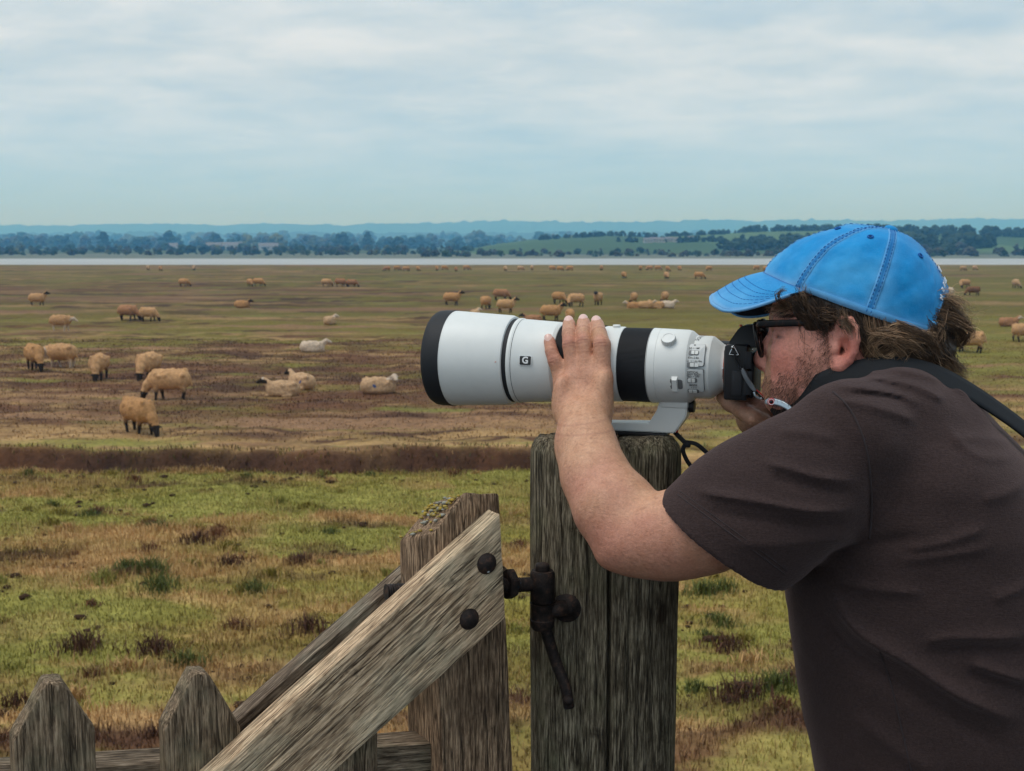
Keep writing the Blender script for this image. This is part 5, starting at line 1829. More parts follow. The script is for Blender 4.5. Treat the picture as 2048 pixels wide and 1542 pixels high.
# camera body
bx0 = cx_(1459, 700)
bodyD = S(1459, 740, CL)[0] - S(1510, 740, CL)[0]
zt = (S(1459, 690, CL + 0.045) - CO)[2]; zbt = (S(1459, 800, CL + 0.045) - CO)[2]
bb = MB()
bb.box((bx0 - bodyD / 2 + 0.001, 0.048 - 0.0635, (zt + zbt) / 2), (bodyD - 0.004, 0.127, zt - zbt), None, 0.003)
cbody = bb.build('camera_body', M_BLK, camth); sharp(cbody, 30)
bl_ = MB(); bl_.box((bx0 - 0.006, 0.0, AXZ - 0.001), (0.016, 0.078, 0.066), None, 0.006); sharp(bl_.build('mount_plate', M_BLK, cbody), 30)
# grip on the far side
gr = MB(); gr.box((bx0 + 0.014, -0.066, (zt + zbt) / 2 - 0.002), (0.040, 0.026, zt - zbt - 0.004), None, 0.009); sharp(gr.build('grip', M_RUB, cbody), 40)
# finder hump: trapezoid seen from the side
hq = [S(px, py, CL + 0.018) - CO for px, py in ((1459, 692), (1459, 684), (1477, 657), (1484, 652), (1513, 650), (1520, 655), (1520, 695))]
bm = bmesh.new(); HW = 0.026
vs = []
top = []
for s in (1, -1):
    ring = []
    for p in hq:
        hgt = np.clip((p[2] - zt) / 0.026, 0, 1)
        ring.append(bm.verts.new((p[0], s * HW * (1 - 0.32 * hgt), p[2])))
    vs.append(ring)
n_ = len(hq)
bm.faces.new(vs[0]); bm.faces.new(vs[1][::-1])
for i in range(n_): bm.faces.new((vs[0][i], vs[0][(i + 1) % n_], vs[1][(i + 1) % n_], vs[1][i]))
bmesh.ops.recalc_face_normals(bm, faces=bm.faces)
bmesh.ops.bevel(bm, geom=bm.edges[:], offset=0.0015, segments=2, affect='EDGES')
hm_ = MB(); hm_.bm(bm); hump = hm_.build('viewfinder', M_BLK, camth); sharp(hump, 30)
ep = MB(); e1 = S(1516, 672, CL) - CO; ep.box((e1[0] - 0.006, 0, e1[2]), (0.016, 0.040, 0.027), None, 0.006); sharp(ep.build('eyecup', M_RUB, hump), 40)
ind = MB(); q = S(1482, 651, CL + 0.012) - CO; ind.box((q[0], 0.012, q[2]), (0.004, 0.005, 0.0028), None, 0.0008); ind.build('orange_mark', M_ORANGE, hump)
# rear screen, doors of the sockets on the left end
sc_ = MB(); rx = bx0 - bodyD; sc_.box((rx, -0.008, (zt + zbt) / 2 - 0.006), (0.006, 0.074, 0.058), None, 0.0015); sharp(sc_.build('rear_screen', M_RUB, cbody), 30)
yl_ = 0.048
for (px0, px1, py0, py1) in ((1488, 1503, 703, 738), (1488, 1503, 742, 790), (1464, 1483, 742, 792)):
    a_, b_ = S(px0, py0, CL + yl_) - CO, S(px1, py1, CL + yl_) - CO
    d_ = MB(); d_.box(((a_[0] + b_[0]) / 2, yl_ + 0.0002, (a_[2] + b_[2]) / 2), (abs(a_[0] - b_[0]), 0.0016, abs(a_[2] - b_[2])), None, 0.0006); sharp(d_.build('socket_door', M_RUB, cbody), 30)
pq = S(1506, 699, CL + yl_) - CO
b_ = MB(); b_.lathe([(yl_ - .001, 0.0012), (yl_ + 0.0012, 0.0012), (yl_ + 0.0014, 0)], 10, 'Y', (pq[0], 0, pq[2]), False); b_.build('screw', M_STEEL, cbody)
# strap lug: post and triangular ring
lg = MB()
tri = [S(*q, CL + yl_ + 0.004) - CO for q in ((1467, 691), (1459, 709), (1477, 710))]
pts = catmull([tri[0], tri[0] * .93 + tri[1] * .07, tri[1] * .9 + tri[0] * .1, tri[1], tri[1] * .9 + tri[2] * .1, tri[2] * .9 + tri[1] * .1, tri[2], tri[2] * .9 + tri[0] * .1, tri[0] * .93 + tri[2] * .07, tri[0]], 4)
lg.tube(pts, 0.0009, 8)
q = S(1467, 694, CL + yl_ - 0.001) - CO
lg.tube([(q[0], yl_ - 0.002, q[2]), (q[0], yl_ + 0.006, q[2])], 0.0022, 10)
lg.build('strap_lug', M_STEEL, cbody)
cp = MB(); tc_ = sum(tri) / 3; cp.box((tc_[0], yl_ + 0.003, tc_[2] - 0.002), (0.009, 0.0035, 0.007), None, 0.0012); cp.build('lug_cover', M_BLK, cbody)
# ================================================================== THE MAN
person = empty('person', tuple(O_), PRZ)
tag(person, 'man in a dark brown t-shirt leaning forward to look through a camera', 'person')

t0_ = time.time()
sx = lambda px, c=0.0: float(S(px, 700, c)[0])
sz = lambda py, c=0.0: float(S(1700, py, c)[2])
xs = axis_pts((sx(2330), sx(1900), 0.007), (sx(1900), sx(1500), 0.0021), (sx(1500), sx(1245, .05), 0.0028), (sx(1245, .05), sx(1070, .05), 0.0016))
ys = axis_pts((-0.30, -0.13, 0.006), (-0.13, 0.125, 0.0020), (0.125, 0.29, 0.0028))
zs = axis_pts((sz(1750), sz(1180, .1), 0.010), (sz(1180, .1), sz(870), 0.0028), (sz(870), sz(610), 0.0018), (sz(610), sz(440), 0.0035))
B = Field(xs, ys, zs)
print('field', B.d.shape)
E = lambda px, py, c, r, k=0.012, mode='add', rot=None: B.ell(S(px, py, c), r, k, rot, mode)


def tilt(deg):
    """axes turned in the side plane: first axis points forward and down by deg"""
    a = R(deg); return np.array([[math.cos(a), 0, -math.sin(a)], [0, 1, 0], [math.sin(a), 0, math.cos(a)]])


# --- head
E(1712, 612, 0, (0.094, 0.077, 0.082), 0.02, rot=tilt(-16))
E(1640, 612, 0, (0.058, 0.066, 0.054), 0.02)
E(1760, 650, 0, (0.060, 0.062, 0.062), 0.03)
E(1620, 690, 0, (0.050, 0.062, 0.062), 0.02)
E(1600, 636, 0.0, (0.036, 0.056, 0.020), 0.014)                       # brow
E(1588, 712, 0.032, (0.033, 0.030, 0.036), 0.016); E(1588, 712, -0.032, (0.033, 0.030, 0.036), 0.016)     # cheeks
E(1640, 700, 0.045, (0.045, 0.025, 0.045), 0.02); E(1640, 700, -0.045, (0.045, 0.025, 0.045), 0.02)
E(1632, 752, 0, (0.062, 0.058, 0.036), 0.025, rot=tilt(18))           # jaw
E(1668, 728, 0.050, (0.030, 0.020, 0.034), 0.02); E(1668, 728, -0.050, (0.030, 0.020, 0.034), 0.02)
E(1578, 790, 0, (0.022, 0.026, 0.020), 0.02)                          # chin
E(1600, 790, 0, (0.040, 0.045, 0.024), 0.03, rot=tilt(10))            # under the chin
E(1563, 762, 0, (0.017, 0.027, 0.024), 0.012)                         # mouth
E(1551, 768, 0, (0.009, 0.020, 0.0055), 0.004); E(1553, 778, 0, (0.009, 0.019, 0.006), 0.004)    # lips
E(1575, 742, 0.024, (0.022, 0.018, 0.026), 0.016); E(1575, 742, -0.024, (0.022, 0.018, 0.026), 0.016)
# nose
B.chain([S(1556, 660), S(1543, 688), S(1528, 716), S(1526, 722)], [0.0085, 0.0092, 0.0108, 0.0112], 0.010)
E(1536, 728, 0.0095, (0.0105, 0.0075, 0.0085), 0.006); E(1536, 728, -0.0095, (0.0105, 0.0075, 0.0085), 0.006)
E(1526, 737, 0.010, (0.0052, 0.0032, 0.0024), 0.002, 'sub', tilt(-10)); E(1526, 737, -0.010, (0.0052, 0.0032, 0.0024), 0.002, 'sub', tilt(-10))
B.chain([S(1545, 722, 0.017), S(1549, 735, 0.020), S(1556, 752, 0.026)], [0.0022, 0.0024, 0.001], 0.008, 'sub')
# eye: socket, ball, lids
for s in (1, -1):
    E(1553, 672, 0.034 * s, (0.010, 0.013, 0.0095), 0.010, 'sub')
    E(1566, 673, 0.033 * s, (0.0135, 0.013, 0.0125), 0.003)
    B.chain([S(1553, 667, 0.030 * s), S(1557, 664, 0.042 * s), S(1572, 666, 0.052 * s)], [0.0042, 0.004, 0.003], 0.004)
    B.chain([S(1553, 678, 0.030 * s), S(1557, 680, 0.042 * s), S(1572, 677, 0.052 * s)], [0.0040, 0.0036, 0.003], 0.005)
    B.chain([S(1556, 674.5, 0.045 * s), S(1568, 673, 0.053 * s), S(1580, 670, 0.058 * s)], [0.0014, 0.0014, 0.0008], 0.002, 'sub')
# ears
for s in (1, -1):
    c0 = 0.073 * s
    E(1690, 690, 0.072 * s, (0.0195, 0.009, 0.030), 0.008, rot=tilt(8))
    hel = [(1676, 690, .075), (1671, 668, .077), (1675, 648, .079), (1687, 637, .083), (1701, 640, .087), (1711, 656, .089), (1713, 680, .088), (1708, 703, .086), (1698, 720, .083), (1684, 733, .079), (1672, 737, .075)]
    B.chain([S(p, q, c * s) for p, q, c in hel], [.0035, .0036, .0042, .0046, .0048, .0050, .0050, .0050, .0056, .0068, .0060], 0.002)
    E(1679, 728, 0.077 * s, (0.0105, 0.0065, 0.0095), 0.006)
    B.chain([S(1690, 655, .083 * s), S(1700, 672, .085 * s), S(1699, 692, .084 * s), S(1688, 709, .081 * s)], [.0026, .0036, .0036, .0030], 0.005)     # antihelix
    E(1685, 693, 0.088 * s, (0.0085, 0.0145, 0.0135), 0.002, 'sub'); E(1681, 700, 0.080 * s, (0.0050, 0.016, 0.0075), 0.002, 'sub')
    B.chain([S(1690, 648, .088 * s), S(1703, 658, .092 * s), S(1705, 680, .092 * s)], [.0022, .0028, .0022], 0.003, 'sub')
    E(1673, 696, 0.078 * s, (0.0040, 0.0050, 0.0065), 0.004)            # tragus
    B.chain([S(1664, 672, .076 * s), S(1668, 700, .076 * s)], [.004, .004], 0.006)
# neck
B.chain([S(1712, 690), S(1755, 765), S(1805, 850)], [0.058, 0.062, 0.066], 0.03)
B.chain([S(1640, 770), S(1700, 800)], [0.040, 0.055], 0.04)
# --- trunk and shoulders under the shirt
B.chain([S(1835, 925), S(1890, 1150), S(1940, 1500)], [0.085, 0.120, 0.120], 0.04)
B.chain([S(1830, 925), S(1710, 895, 0.150)], [0.07, 0.048], 0.03); B.chain([S(1830, 925), S(1710, 895, -0.16)], [0.07, 0.048], 0.03)
# --- left arm
arm_pts = [S(1700, 900, .158), S(1560, 985, .190), S(1420, 1052, .200), S(1330, 1070, .200), S(1262, 1085, .198)]
B.chain(arm_pts, [RP(1700, 900, .16, 76), RP(1560, 985, .19, 80), RP(1420, 1056, .2, 80), RP(1330, 1070, .2, 74), RP(1262, 1082, .2, 58)], 0.03)
E(1322, 1086, .198, (RP(1322, 1092, .2, 110), 0.034, RP(1322, 1092, .2, 54)), 0.03)
E(1216, 1108, .203, (0.012, 0.014, 0.013), 0.02)                        # point of the elbow
fpts = [S(1264, 1072, .196), S(1222, 1014, .178), S(1190, 950, .146), S(1172, 892, .108), S(1166, 845, .074)]
B.chain(fpts, [RP(1268, 1072, .196, 58), RP(1224, 1012, .178, 68), RP(1196, 950, .146, 60), RP(1176, 890, .108, 53), RP(1168, 842, .074, 50)], 0.026, squash=None)
E(1250, 1000, .174, (RP(1262, 985, .17, 48), 0.034, RP(1262, 985, .17, 42)), 0.025)
# hand: back of the hand and four fingers curling over the barrel
LR = rz + 0.0012


def around(px, py, lift):
    """on the barrel under that photo point, lifted off its surface"""
    x, a = ang_of(px, py, LR + lift)
    p = on_barrel(x, a, LR + lift) + CO
    return p


def around_top(px, deg, lift):
    p = on_barrel(0, R(deg), LR + lift)
    # position along the axis so that it is seen at column px
    w = CO + p
    lo, hi = -0.3, 0.5
    for _ in range(40):
        mid = (lo + hi) / 2
        q = to_world(w + np.array([mid, 0, 0])) - CAMP
        col = 1024 + FPX * q[0] / (q[1] * _cp - q[2] * _sp)
        if col > px: lo = mid
        else: hi = mid
    return w + np.array([(lo + hi) / 2, 0, 0])


wr = S(1166, 845, .074)
knk = {'pinky': around(1126, 768, .0125), 'ring': around(1149, 756, .0140), 'middle': around(1174, 752, .0150), 'index': around(1203, 756, .0140)}
for nm, r1 in (('pinky', .0115), ('ring', .0122), ('middle', .0125), ('index', .0130)):
    base = around({'pinky': 1132, 'ring': 1151, 'middle': 1172, 'index': 1196}[nm], 800, .020)
    B.chain([wr + (base - wr) * 0.45, base, knk[nm]], [.019, .0160, r1], 0.013)
B.cap(around(1156, 788, .014), around(1180, 788, .014), 0.0165, 0.0165, 0.02)
E(1124, 800, .058, (0.013, 0.016, 0.032), 0.02); E(1205, 800, .054, (0.0125, 0.017, 0.036), 0.02)
FN = {'pinky': (knk['pinky'], around(1110, 722, .0098), around(1103, 703, .0090), around_top(1099, 33, .0080), (.0108, .0099, .0091, .0082)),
      'ring': (knk['ring'], around(1140, 690, .0108), around_top(1138, 44, .0100), around_top(1138, 63, .0092), (.0115, .0104, .0099, .0092)),
      'middle': (knk['middle'], around(1168, 684, .0112), around_top(1167, 48, .0104), around_top(1167, 67, .0096), (.0117, .0106, .0101, .0094)),
      'index': (knk['index'], around(1204, 690, .0112), around_top(1198, 46, .0106), around_top(1194, 63, .0096), (.0124, .0119, .0107, .0098))}
for nm, (a, b, c, d, rr) in FN.items():
    # bend the last bones smoothly round the barrel
    mid = (b + c) / 2
    B.chain([a, a + (b - a) * .42], [rr[0] * 1.04, rr[0] * 0.99], 0.009)
    B.chain([a + (b - a) * .3, (a + b) / 2, b], [rr[0], rr[1] * 1.0, rr[1] * 1.06], 0.0014)
    B.chain([b, c, d], [rr[1] * 1.0, rr[2], rr[3]], 0.0014)
# thumb: from the side of the palm round the underside of the barrel
tx0 = around(1186, 800, 0)[0]
tb = [around(1190, 806, .013), on_barrel(tx0, R(-66), LR + .012) + CO * np.array([0, 1, 1]), on_barrel(tx0 + .004, R(-105), LR + .011) + CO * np.array([0, 1, 1]), on_barrel(tx0 + .010, R(-135), LR + .010) + CO * np.array([0, 1, 1])]
B.chain(tb, [.014, .0125, .0115, .0105], 0.008)
# creases over the finger joints
for nm in FN:
    a, b, c, d, rr = FN[nm]
    ax = np.array([1.0, 0, 0]); out_ = b - (CO + np.array([b[0] - CO[0], 0, AXZ])); out_ /= np.linalg.norm(out_)
    along = (c - a) / np.linalg.norm(c - a)
    for o_ in (-.0034, 0.0, .0034):
        p = b + out_ * (rr[1] + 0.0003) + along * o_
        B.cap(p - ax * rr[1] * 0.55, p + ax * rr[1] * 0.55, 0.0009, 0.0009, 0.0016, 'sub')
for nm in ('ring', 'middle', 'index'):
    a = FN[nm][0]; q = a + (wr - a) * .55
    B.chain([a + np.array([0, .004, 0]), q + np.array([0, .010, 0])], [.0050, .0040], .012)
B.chain([around(1140, 800, .031), around(1150, 780, .028), around(1162, 772, .028), around(1166, 758, .026)], [.0014, .0016, .0016, .001], .006)
B.chain([around(1190, 812, .030), around(1186, 788, .029), around(1192, 770, .027)], [.0014, .0016, .001], .006)
# --- right arm and hand under the camera
B.chain([S(1710, 890, -.16), S(1600, 1010, -.20), S(1560, 930, -.13), S(1540, 862, -.085)], [.058, .046, .036, .030], 0.03)
B.chain([S(1540, 862, -.085), S(1512, 833, -.060)], [.029, .027], 0.02)
E(1518, 828, -.055, (.027, .032, .0165), 0.016, rot=tilt(40))
B.chain([S(1512, 836, -.030), S(1486, 822, -.024), S(1459, 806, -.030), S(1446, 793, -.038)], [.0125, .0115, .0105, .0092], 0.006)
B.chain([S(1528, 846, -.020), S(1506, 836, -.012), S(1488, 825, -.014)], [.0125, .0115, .0100], 0.005)
for q in range(3):
    c_ = -.070 - .002 * q; yy = 792 - 24 * q
    B.chain([S(1500, yy + 20, -.115), S(1468, yy + 6, -.118), S(1446, yy, -.104), S(1450, yy, -.088)], [.0115, .0105, .0098, .009], 0.005)
V, F = B.mesh()
V = relax(V, F, 2, 0.35)
print('body', len(V), time.time() - t0_)
N = normals_of(V, F)


def near(px, py, c, r):
    return np.clip(1 - np.linalg.norm((V - S(px, py, c)) / np.asarray(r), axis=1), 0, 1)


def spot(px, py, c, r, p=1.0):
    return sstep(0, 0.65, near(px, py, c, r)) * p


SK = np.array([0.58, 0.315, 0.21])
col = np.repeat(SK[None], len(V), 0)
red = np.array([0.62, 0.20, 0.15])
mot = fbm(V[:, 0] * 60, V[:, 1] * 60, V[:, 2] * 60, 4, 9)
mot2 = fbm(V[:, 0] * 16, V[:, 1] * 16, V[:, 2] * 16, 3, 19)


def blend(c, w):
    global col
    w = np.clip(w, 0, 1)[:, None]
    col = col * (1 - w) + np.asarray(c)[None] * w


headz = sz(830)
face_ = (V[:, 2] > headz) & (V[:, 0] < sx(1480)) & (V[:, 0] > sx(1800))
blend((0.86, 0.37, 0.285), face_ * 0.9)  # face skin brightened in colour to offset the shade of the brim
blend(red, face_ * (mot2 - 0.35) * 0.9)
blend(red, spot(1580, 715, .05, (.05, .04, .05), .55)); blend((0.58, .18, .14), spot(1528, 724, 0, (.018, .02, .022), .75))
blend((0.64, 0.20, 0.15), spot(1704, 700, .085, (.018, .03, .03), .75)); blend((0.62, 0.21, 0.16), spot(1680, 725, .08, (.02, .03, .02), .6))
blend((0.56, 0.26, 0.175), spot(1600, 690, .06, (.03, .05, .03), .25))
# beard shadow
bd_ = np.maximum.reduce([spot(1600, 780, .03, (.055, .07, .045)), spot(1640, 745, .055, (.045, .04, .05)), spot(1560, 775, 0, (.022, .04, .025)), spot(1655, 715, .06, (.022, .03, .05))])
bd_ = bd_ * sstep(0.35, 0.6, mot + 0.12)
blend((0.36, 0.19, 0.13), bd_ * 0.40)
# lips
blend((0.42, 0.14, 0.12), spot(1551, 772, 0, (.012, .022, .012), .7))
# shade of the ear canal and lid crease, painted into the skin colour
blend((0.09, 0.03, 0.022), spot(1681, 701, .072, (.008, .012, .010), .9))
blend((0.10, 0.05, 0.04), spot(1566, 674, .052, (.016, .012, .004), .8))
# arm: freckles, redness of elbow and knuckles
armm = (V[:, 1] > 0.02) & (V[:, 0] > sx(1520, .15)) & (V[:, 2] < sz(620))
blend((0.60, 0.325, 0.195), armm * 0.75)
blend((0.56, 0.225, 0.155), spot(1215, 1085, .21, (.06, .06, .06), .75)); blend((0.52, 0.225, 0.155), spot(1330, 1095, .22, (.10, .07, .05), .55))
blend((0.54, 0.24, 0.165), armm * np.clip(mot2 - .42, 0, 1) * 2.2)
fre = sstep(0.64, 0.70, fbm(V[:, 0] * 330, V[:, 1] * 330, V[:, 2] * 330, 2, 29)) * sstep(0.4, 0.6, mot)
blend((0.30, 0.13, 0.075), armm * fre * 0.40)
for nm in FN:
    a, b, c, d, rr = FN[nm]
    w = np.clip(1 - np.linalg.norm(V - (b + 0.006 * (b - CO) / np.linalg.norm(b - CO)), axis=1) / .014, 0, 1)
    blend((0.50, 0.20, 0.14), sstep(0, .8, w) * .75)
    w = np.clip(1 - np.linalg.norm(V - a, axis=1) / .024, 0, 1); blend((0.54, 0.24, 0.165), sstep(0, .8, w) * .45)
    w = np.clip(1 - np.linalg.norm(V - d, axis=1) / .015, 0, 1); blend((0.58, 0.29, 0.22), sstep(0, .8, w) * .6)
for nm in FN:
    a, b, c, d, rr = FN[nm]
    al_ = (c - a) / np.linalg.norm(c - a); out_ = b - (CO + np.array([b[0] - CO[0], 0, AXZ])); out_ /= np.linalg.norm(out_)
    rel = V - b; s_ = rel @ al_; h_n = rel @ out_; sd_ = np.abs(rel[:, 0])
    for o_, p_ in ((-.0042, .5), (0.0, .75), (.0040, .5)):
        blend((0.30, 0.11, 0.075), np.exp(-((s_ - o_) / .0011) ** 2) * (h_n > rr[1] * .35) * sstep(rr[1] * 1.0, rr[1] * .55, sd_) * (np.abs(s_) < .012) * p_)
    m2 = (c + d) / 2
    rel = V - c; s_ = rel @ ((d - c) / np.linalg.norm(d - c))
    blend((0.34, 0.13, 0.09), np.exp(-((s_ + .001) / .0011) ** 2) * (np.linalg.norm(rel, axis=1) < rr[2] * 1.25) * .45)
for q0, q1 in (((1112, 842), (1224, 832)), ((1116, 858), (1218, 850))):
    p0_, p1_ = S(*q0, .07), S(*q1, .07); dv = p1_ - p0_; L2 = dv @ dv
    t_ = np.clip(((V - p0_) @ dv) / L2, 0, 1); dd_ = np.abs((V - p0_ - t_[:, None] * dv)[:, 2])
    blend((0.40, 0.18, 0.12), np.exp(-(dd_ / .0012) ** 2) * (V[:, 1] > .06) * (V[:, 0] > S(1240, 842, .07)[0]) * .45)
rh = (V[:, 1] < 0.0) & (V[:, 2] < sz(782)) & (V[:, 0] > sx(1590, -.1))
blend((0.40, 0.225, 0.15), rh * 0.6)  # right hand darkened in colour for the shade it lies in
skm = NT('skin')
ka = skm.n('ShaderNodeAttribute', attribute_name='tint'); kv = skm.coord('Object')
pores = skm.noise(kv, 900, 4, 0.6); fine = skm.noise(kv, 260, 4, 0.6)
mid_ = skm.noise(kv, 75, 4, 0.6); grain_ = skm.noise(kv, 480, 3, 0.65)
kc_ = skm.mix(1.0, ka.outputs['Color'], skm.ramp(fine, [(0.3, 0.88), (0.7, 1.10)]), 'MULTIPLY')
kc_ = skm.mix(1.0, kc_, skm.ramp(mid_, [(0.3, (0.90, 0.84, 0.80)), (0.7, (1.06, 1.08, 1.10))]), 'MULTIPLY')
skm.base(skm.mix(1.0, kc_, skm.ramp(grain_, [(0.30, 0.88), (0.5, 1.0), (0.72, 1.06)]), 'MULTIPLY'))
skm.set(rough=0.5, spec=0.35, sss=0.06)
skm.p.inputs['Subsurface Radius'].default_value = (0.008, 0.003, 0.0015); skm.p.inputs['Subsurface Scale'].default_value = 0.6
skm.bump(pores, 0.5, 0.0010, skm.bump(fine, 0.40, 0.0016, skm.bump(skm.noise(skm.coord('Object', (1, 1, 2.2)), 120, 3, 0.6), 0.25, 0.0025)))
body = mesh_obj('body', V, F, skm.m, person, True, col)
body_bv = BVHTree.FromPolygons([tuple(v) for v in V], [tuple(f) for f in F])

# finger nails
nail_m = plain('nail', (0.78, 0.50, 0.43), 0.25, 0, 0.5)
for nm in FN:
    a, b, c, d, rr = FN[nm]
    cen = CO + np.array([d[0] - CO[0], 0, AXZ]); out_ = (d - cen) / np.linalg.norm(d - cen)
    up_ = (d - c) / np.linalg.norm(d - c)
    sd = np.cross(up_, out_); sd /= np.linalg.norm(sd); o2 = np.cross(sd, up_)
    v, f = [], []
    nu, nv = 7, 7
    for i in range(nu):
        for j in range(nv):
            u = (i / (nu - 1) - .5) * 2; w = (j / (nv - 1))
            ang = u * 1.0; rr_n = rr[3] * 1.02
            wid = rr_n * (0.98 - 0.15 * abs(w - .5))
            p = d + up_ * ((w - 0.35) * rr_n * 1.45 - (0.15 * rr_n * u * u)) + sd * math.sin(ang) * wid * .86 + o2 * (math.cos(ang) * wid + 0.0007 - 0.10 * rr_n * max(0, w - .6))
            v.append(p)
    for i in range(nu - 1):
        for j in range(nv - 1): f.append((i * nv + j, i * nv + j + 1, (i + 1) * nv + j + 1, (i + 1) * nv + j))
    mesh_obj('fingernail', v, f, nail_m, body, True)
# ================================================================== T-SHIRT
t0_ = time.time()
xs = axis_pts((sx(2340), sx(1290, .2), 0.0034)); ys = axis_pts((-0.31, 0.315, 0.0036)); zs = axis_pts((sz(1730), sz(715), 0.0034))
T = Field(xs, ys, zs)
ROWS = [(738, 1790, 1838, .05), (752, 1745, 1868, .085), (775, 1700, 1905, .115), (805, 1665, 1958, .15), (850, 1632, 2018, .175), (900, 1612, 2080, .19), (1000, 1594, 2140, .198), (1150, 1583, 2200, .20),
        (1250, 1600, 2225, .198), (1370, 1623, 2240, .195), (1542, 1664, 2250, .19), (1720, 1698, 2252, .188)]
rz_ = np.array([sz(r[0]) for r in ROWS])[::-1]; rf_ = np.array([sx(r[1]) for r in ROWS])[::-1]; rb_ = np.array([sx(r[2]) for r in ROWS])[::-1]; rc_ = np.array([r[3] for r in ROWS])[::-1]
zf_ = np.linspace(rz_[0], rz_[-1], 200)


def smooth_i(v):
    q = np.interp(zf_, rz_, v); k = np.ones(9) / 9
    return np.convolve(np.pad(q, 4, mode='edge'), k, 'valid')


rfs, rbs, rcs = smooth_i(rf_), smooth_i(rb_), smooth_i(rc_)


def torso(X, Y, Z):
    zz_ = np.clip(Z, zf_[0], zf_[-1])
    f_, b_, c_ = (np.interp(zz_, zf_, q) for q in (rfs, rbs, rcs))
    cxx, rx = (f_ + b_) / 2, (f_ - b_) / 2
    ex = 2.35
    q = ((np.abs(X - cxx) / rx) ** ex + (np.abs(Y) / c_) ** ex) ** (1 / ex)
    d = (q - 1) * np.minimum(rx, c_)
    return np.maximum(d, np.maximum(zf_[0] + 0.008 - Z, Z - zf_[-1]))


T.op(torso, (sx(2330), -.3, zf_[0]), (sx(1560), .3, zf_[-1]), 0.02)
tp = lambda px, py, c: S(px, py, c)
T.chain([tp(1700, 862, .145), tp(1790, 846, .100), tp(1872, 862, .050)], [RP(1690, 852, .15, 92), RP(1790, 845, .1, 90), RP(1872, 862, .05, 92)], 0.025)
T.chain([tp(1690, 852, -.150), tp(1790, 845, -.100), tp(1872, 862, -.050)], [.055, .058, .058], 0.03)
HEM = tp(1429, 1070, .200)
hdir = tp(1555, 1162, .2) - tp(1322, 985, .2); hdir[1] = 0; hdir /= np.linalg.norm(hdir)
hn_ = np.array([-hdir[2], 0, hdir[0]]);
if hn_[0] < 0: hn_ = -hn_                      # out of the sleeve, towards the elbow
SL = [tp(1690, 886, .160), tp(1575, 985, .186), tp(1490, 1042, .196), HEM + hn_ * 0.05]
SR = [RP(1690, 886, .16, 112), RP(1575, 985, .186, 133), RP(1490, 1042, .196, 140), RP(1436, 1075, .2, 150)]
A2 = Field(xs, ys, zs)
A2.chain(SL, SR, 0.03, squash=((0, 1, 0), 0.86))
X, Y, Z = A2.grids((slice(None),) * 3)
cut = (X - HEM[0]) * hn_[0] + (Z - HEM[2]) * hn_[2]
A2.d = np.maximum(A2.d, cut.astype(np.float32))
# open end: hollow it out a little way behind the hem
A3 = Field(xs, ys, zs)
A3.chain([HEM - hn_ * 0.030 + hdir * .006, HEM + hn_ * 0.06 + hdir * .006], [SR[3] * 0.74, SR[3] * 0.92], 0.01, squash=((0, 1, 0), 0.82))
A2.d = np.maximum(A2.d, -np.maximum(A3.d, (-cut - 0.03).astype(np.float32)))
k_ = 0.028
h_ = np.maximum(k_ - np.abs(T.d - A2.d), 0) / k_
T.d = np.minimum(T.d, A2.d) - h_ * h_ * k_ * .25
# far sleeve
T.chain([tp(1690, 886, -.160), tp(1610, 985, -.190)], [.066, .070], 0.04)
# neck hole
NH = Field(xs, ys, zs)
NH.chain([S(1700, 700), S(1762, 765), S(1800, 812)], [.072, .078, .074], 0.02)
T.d = np.maximum(T.d, -NH.d)

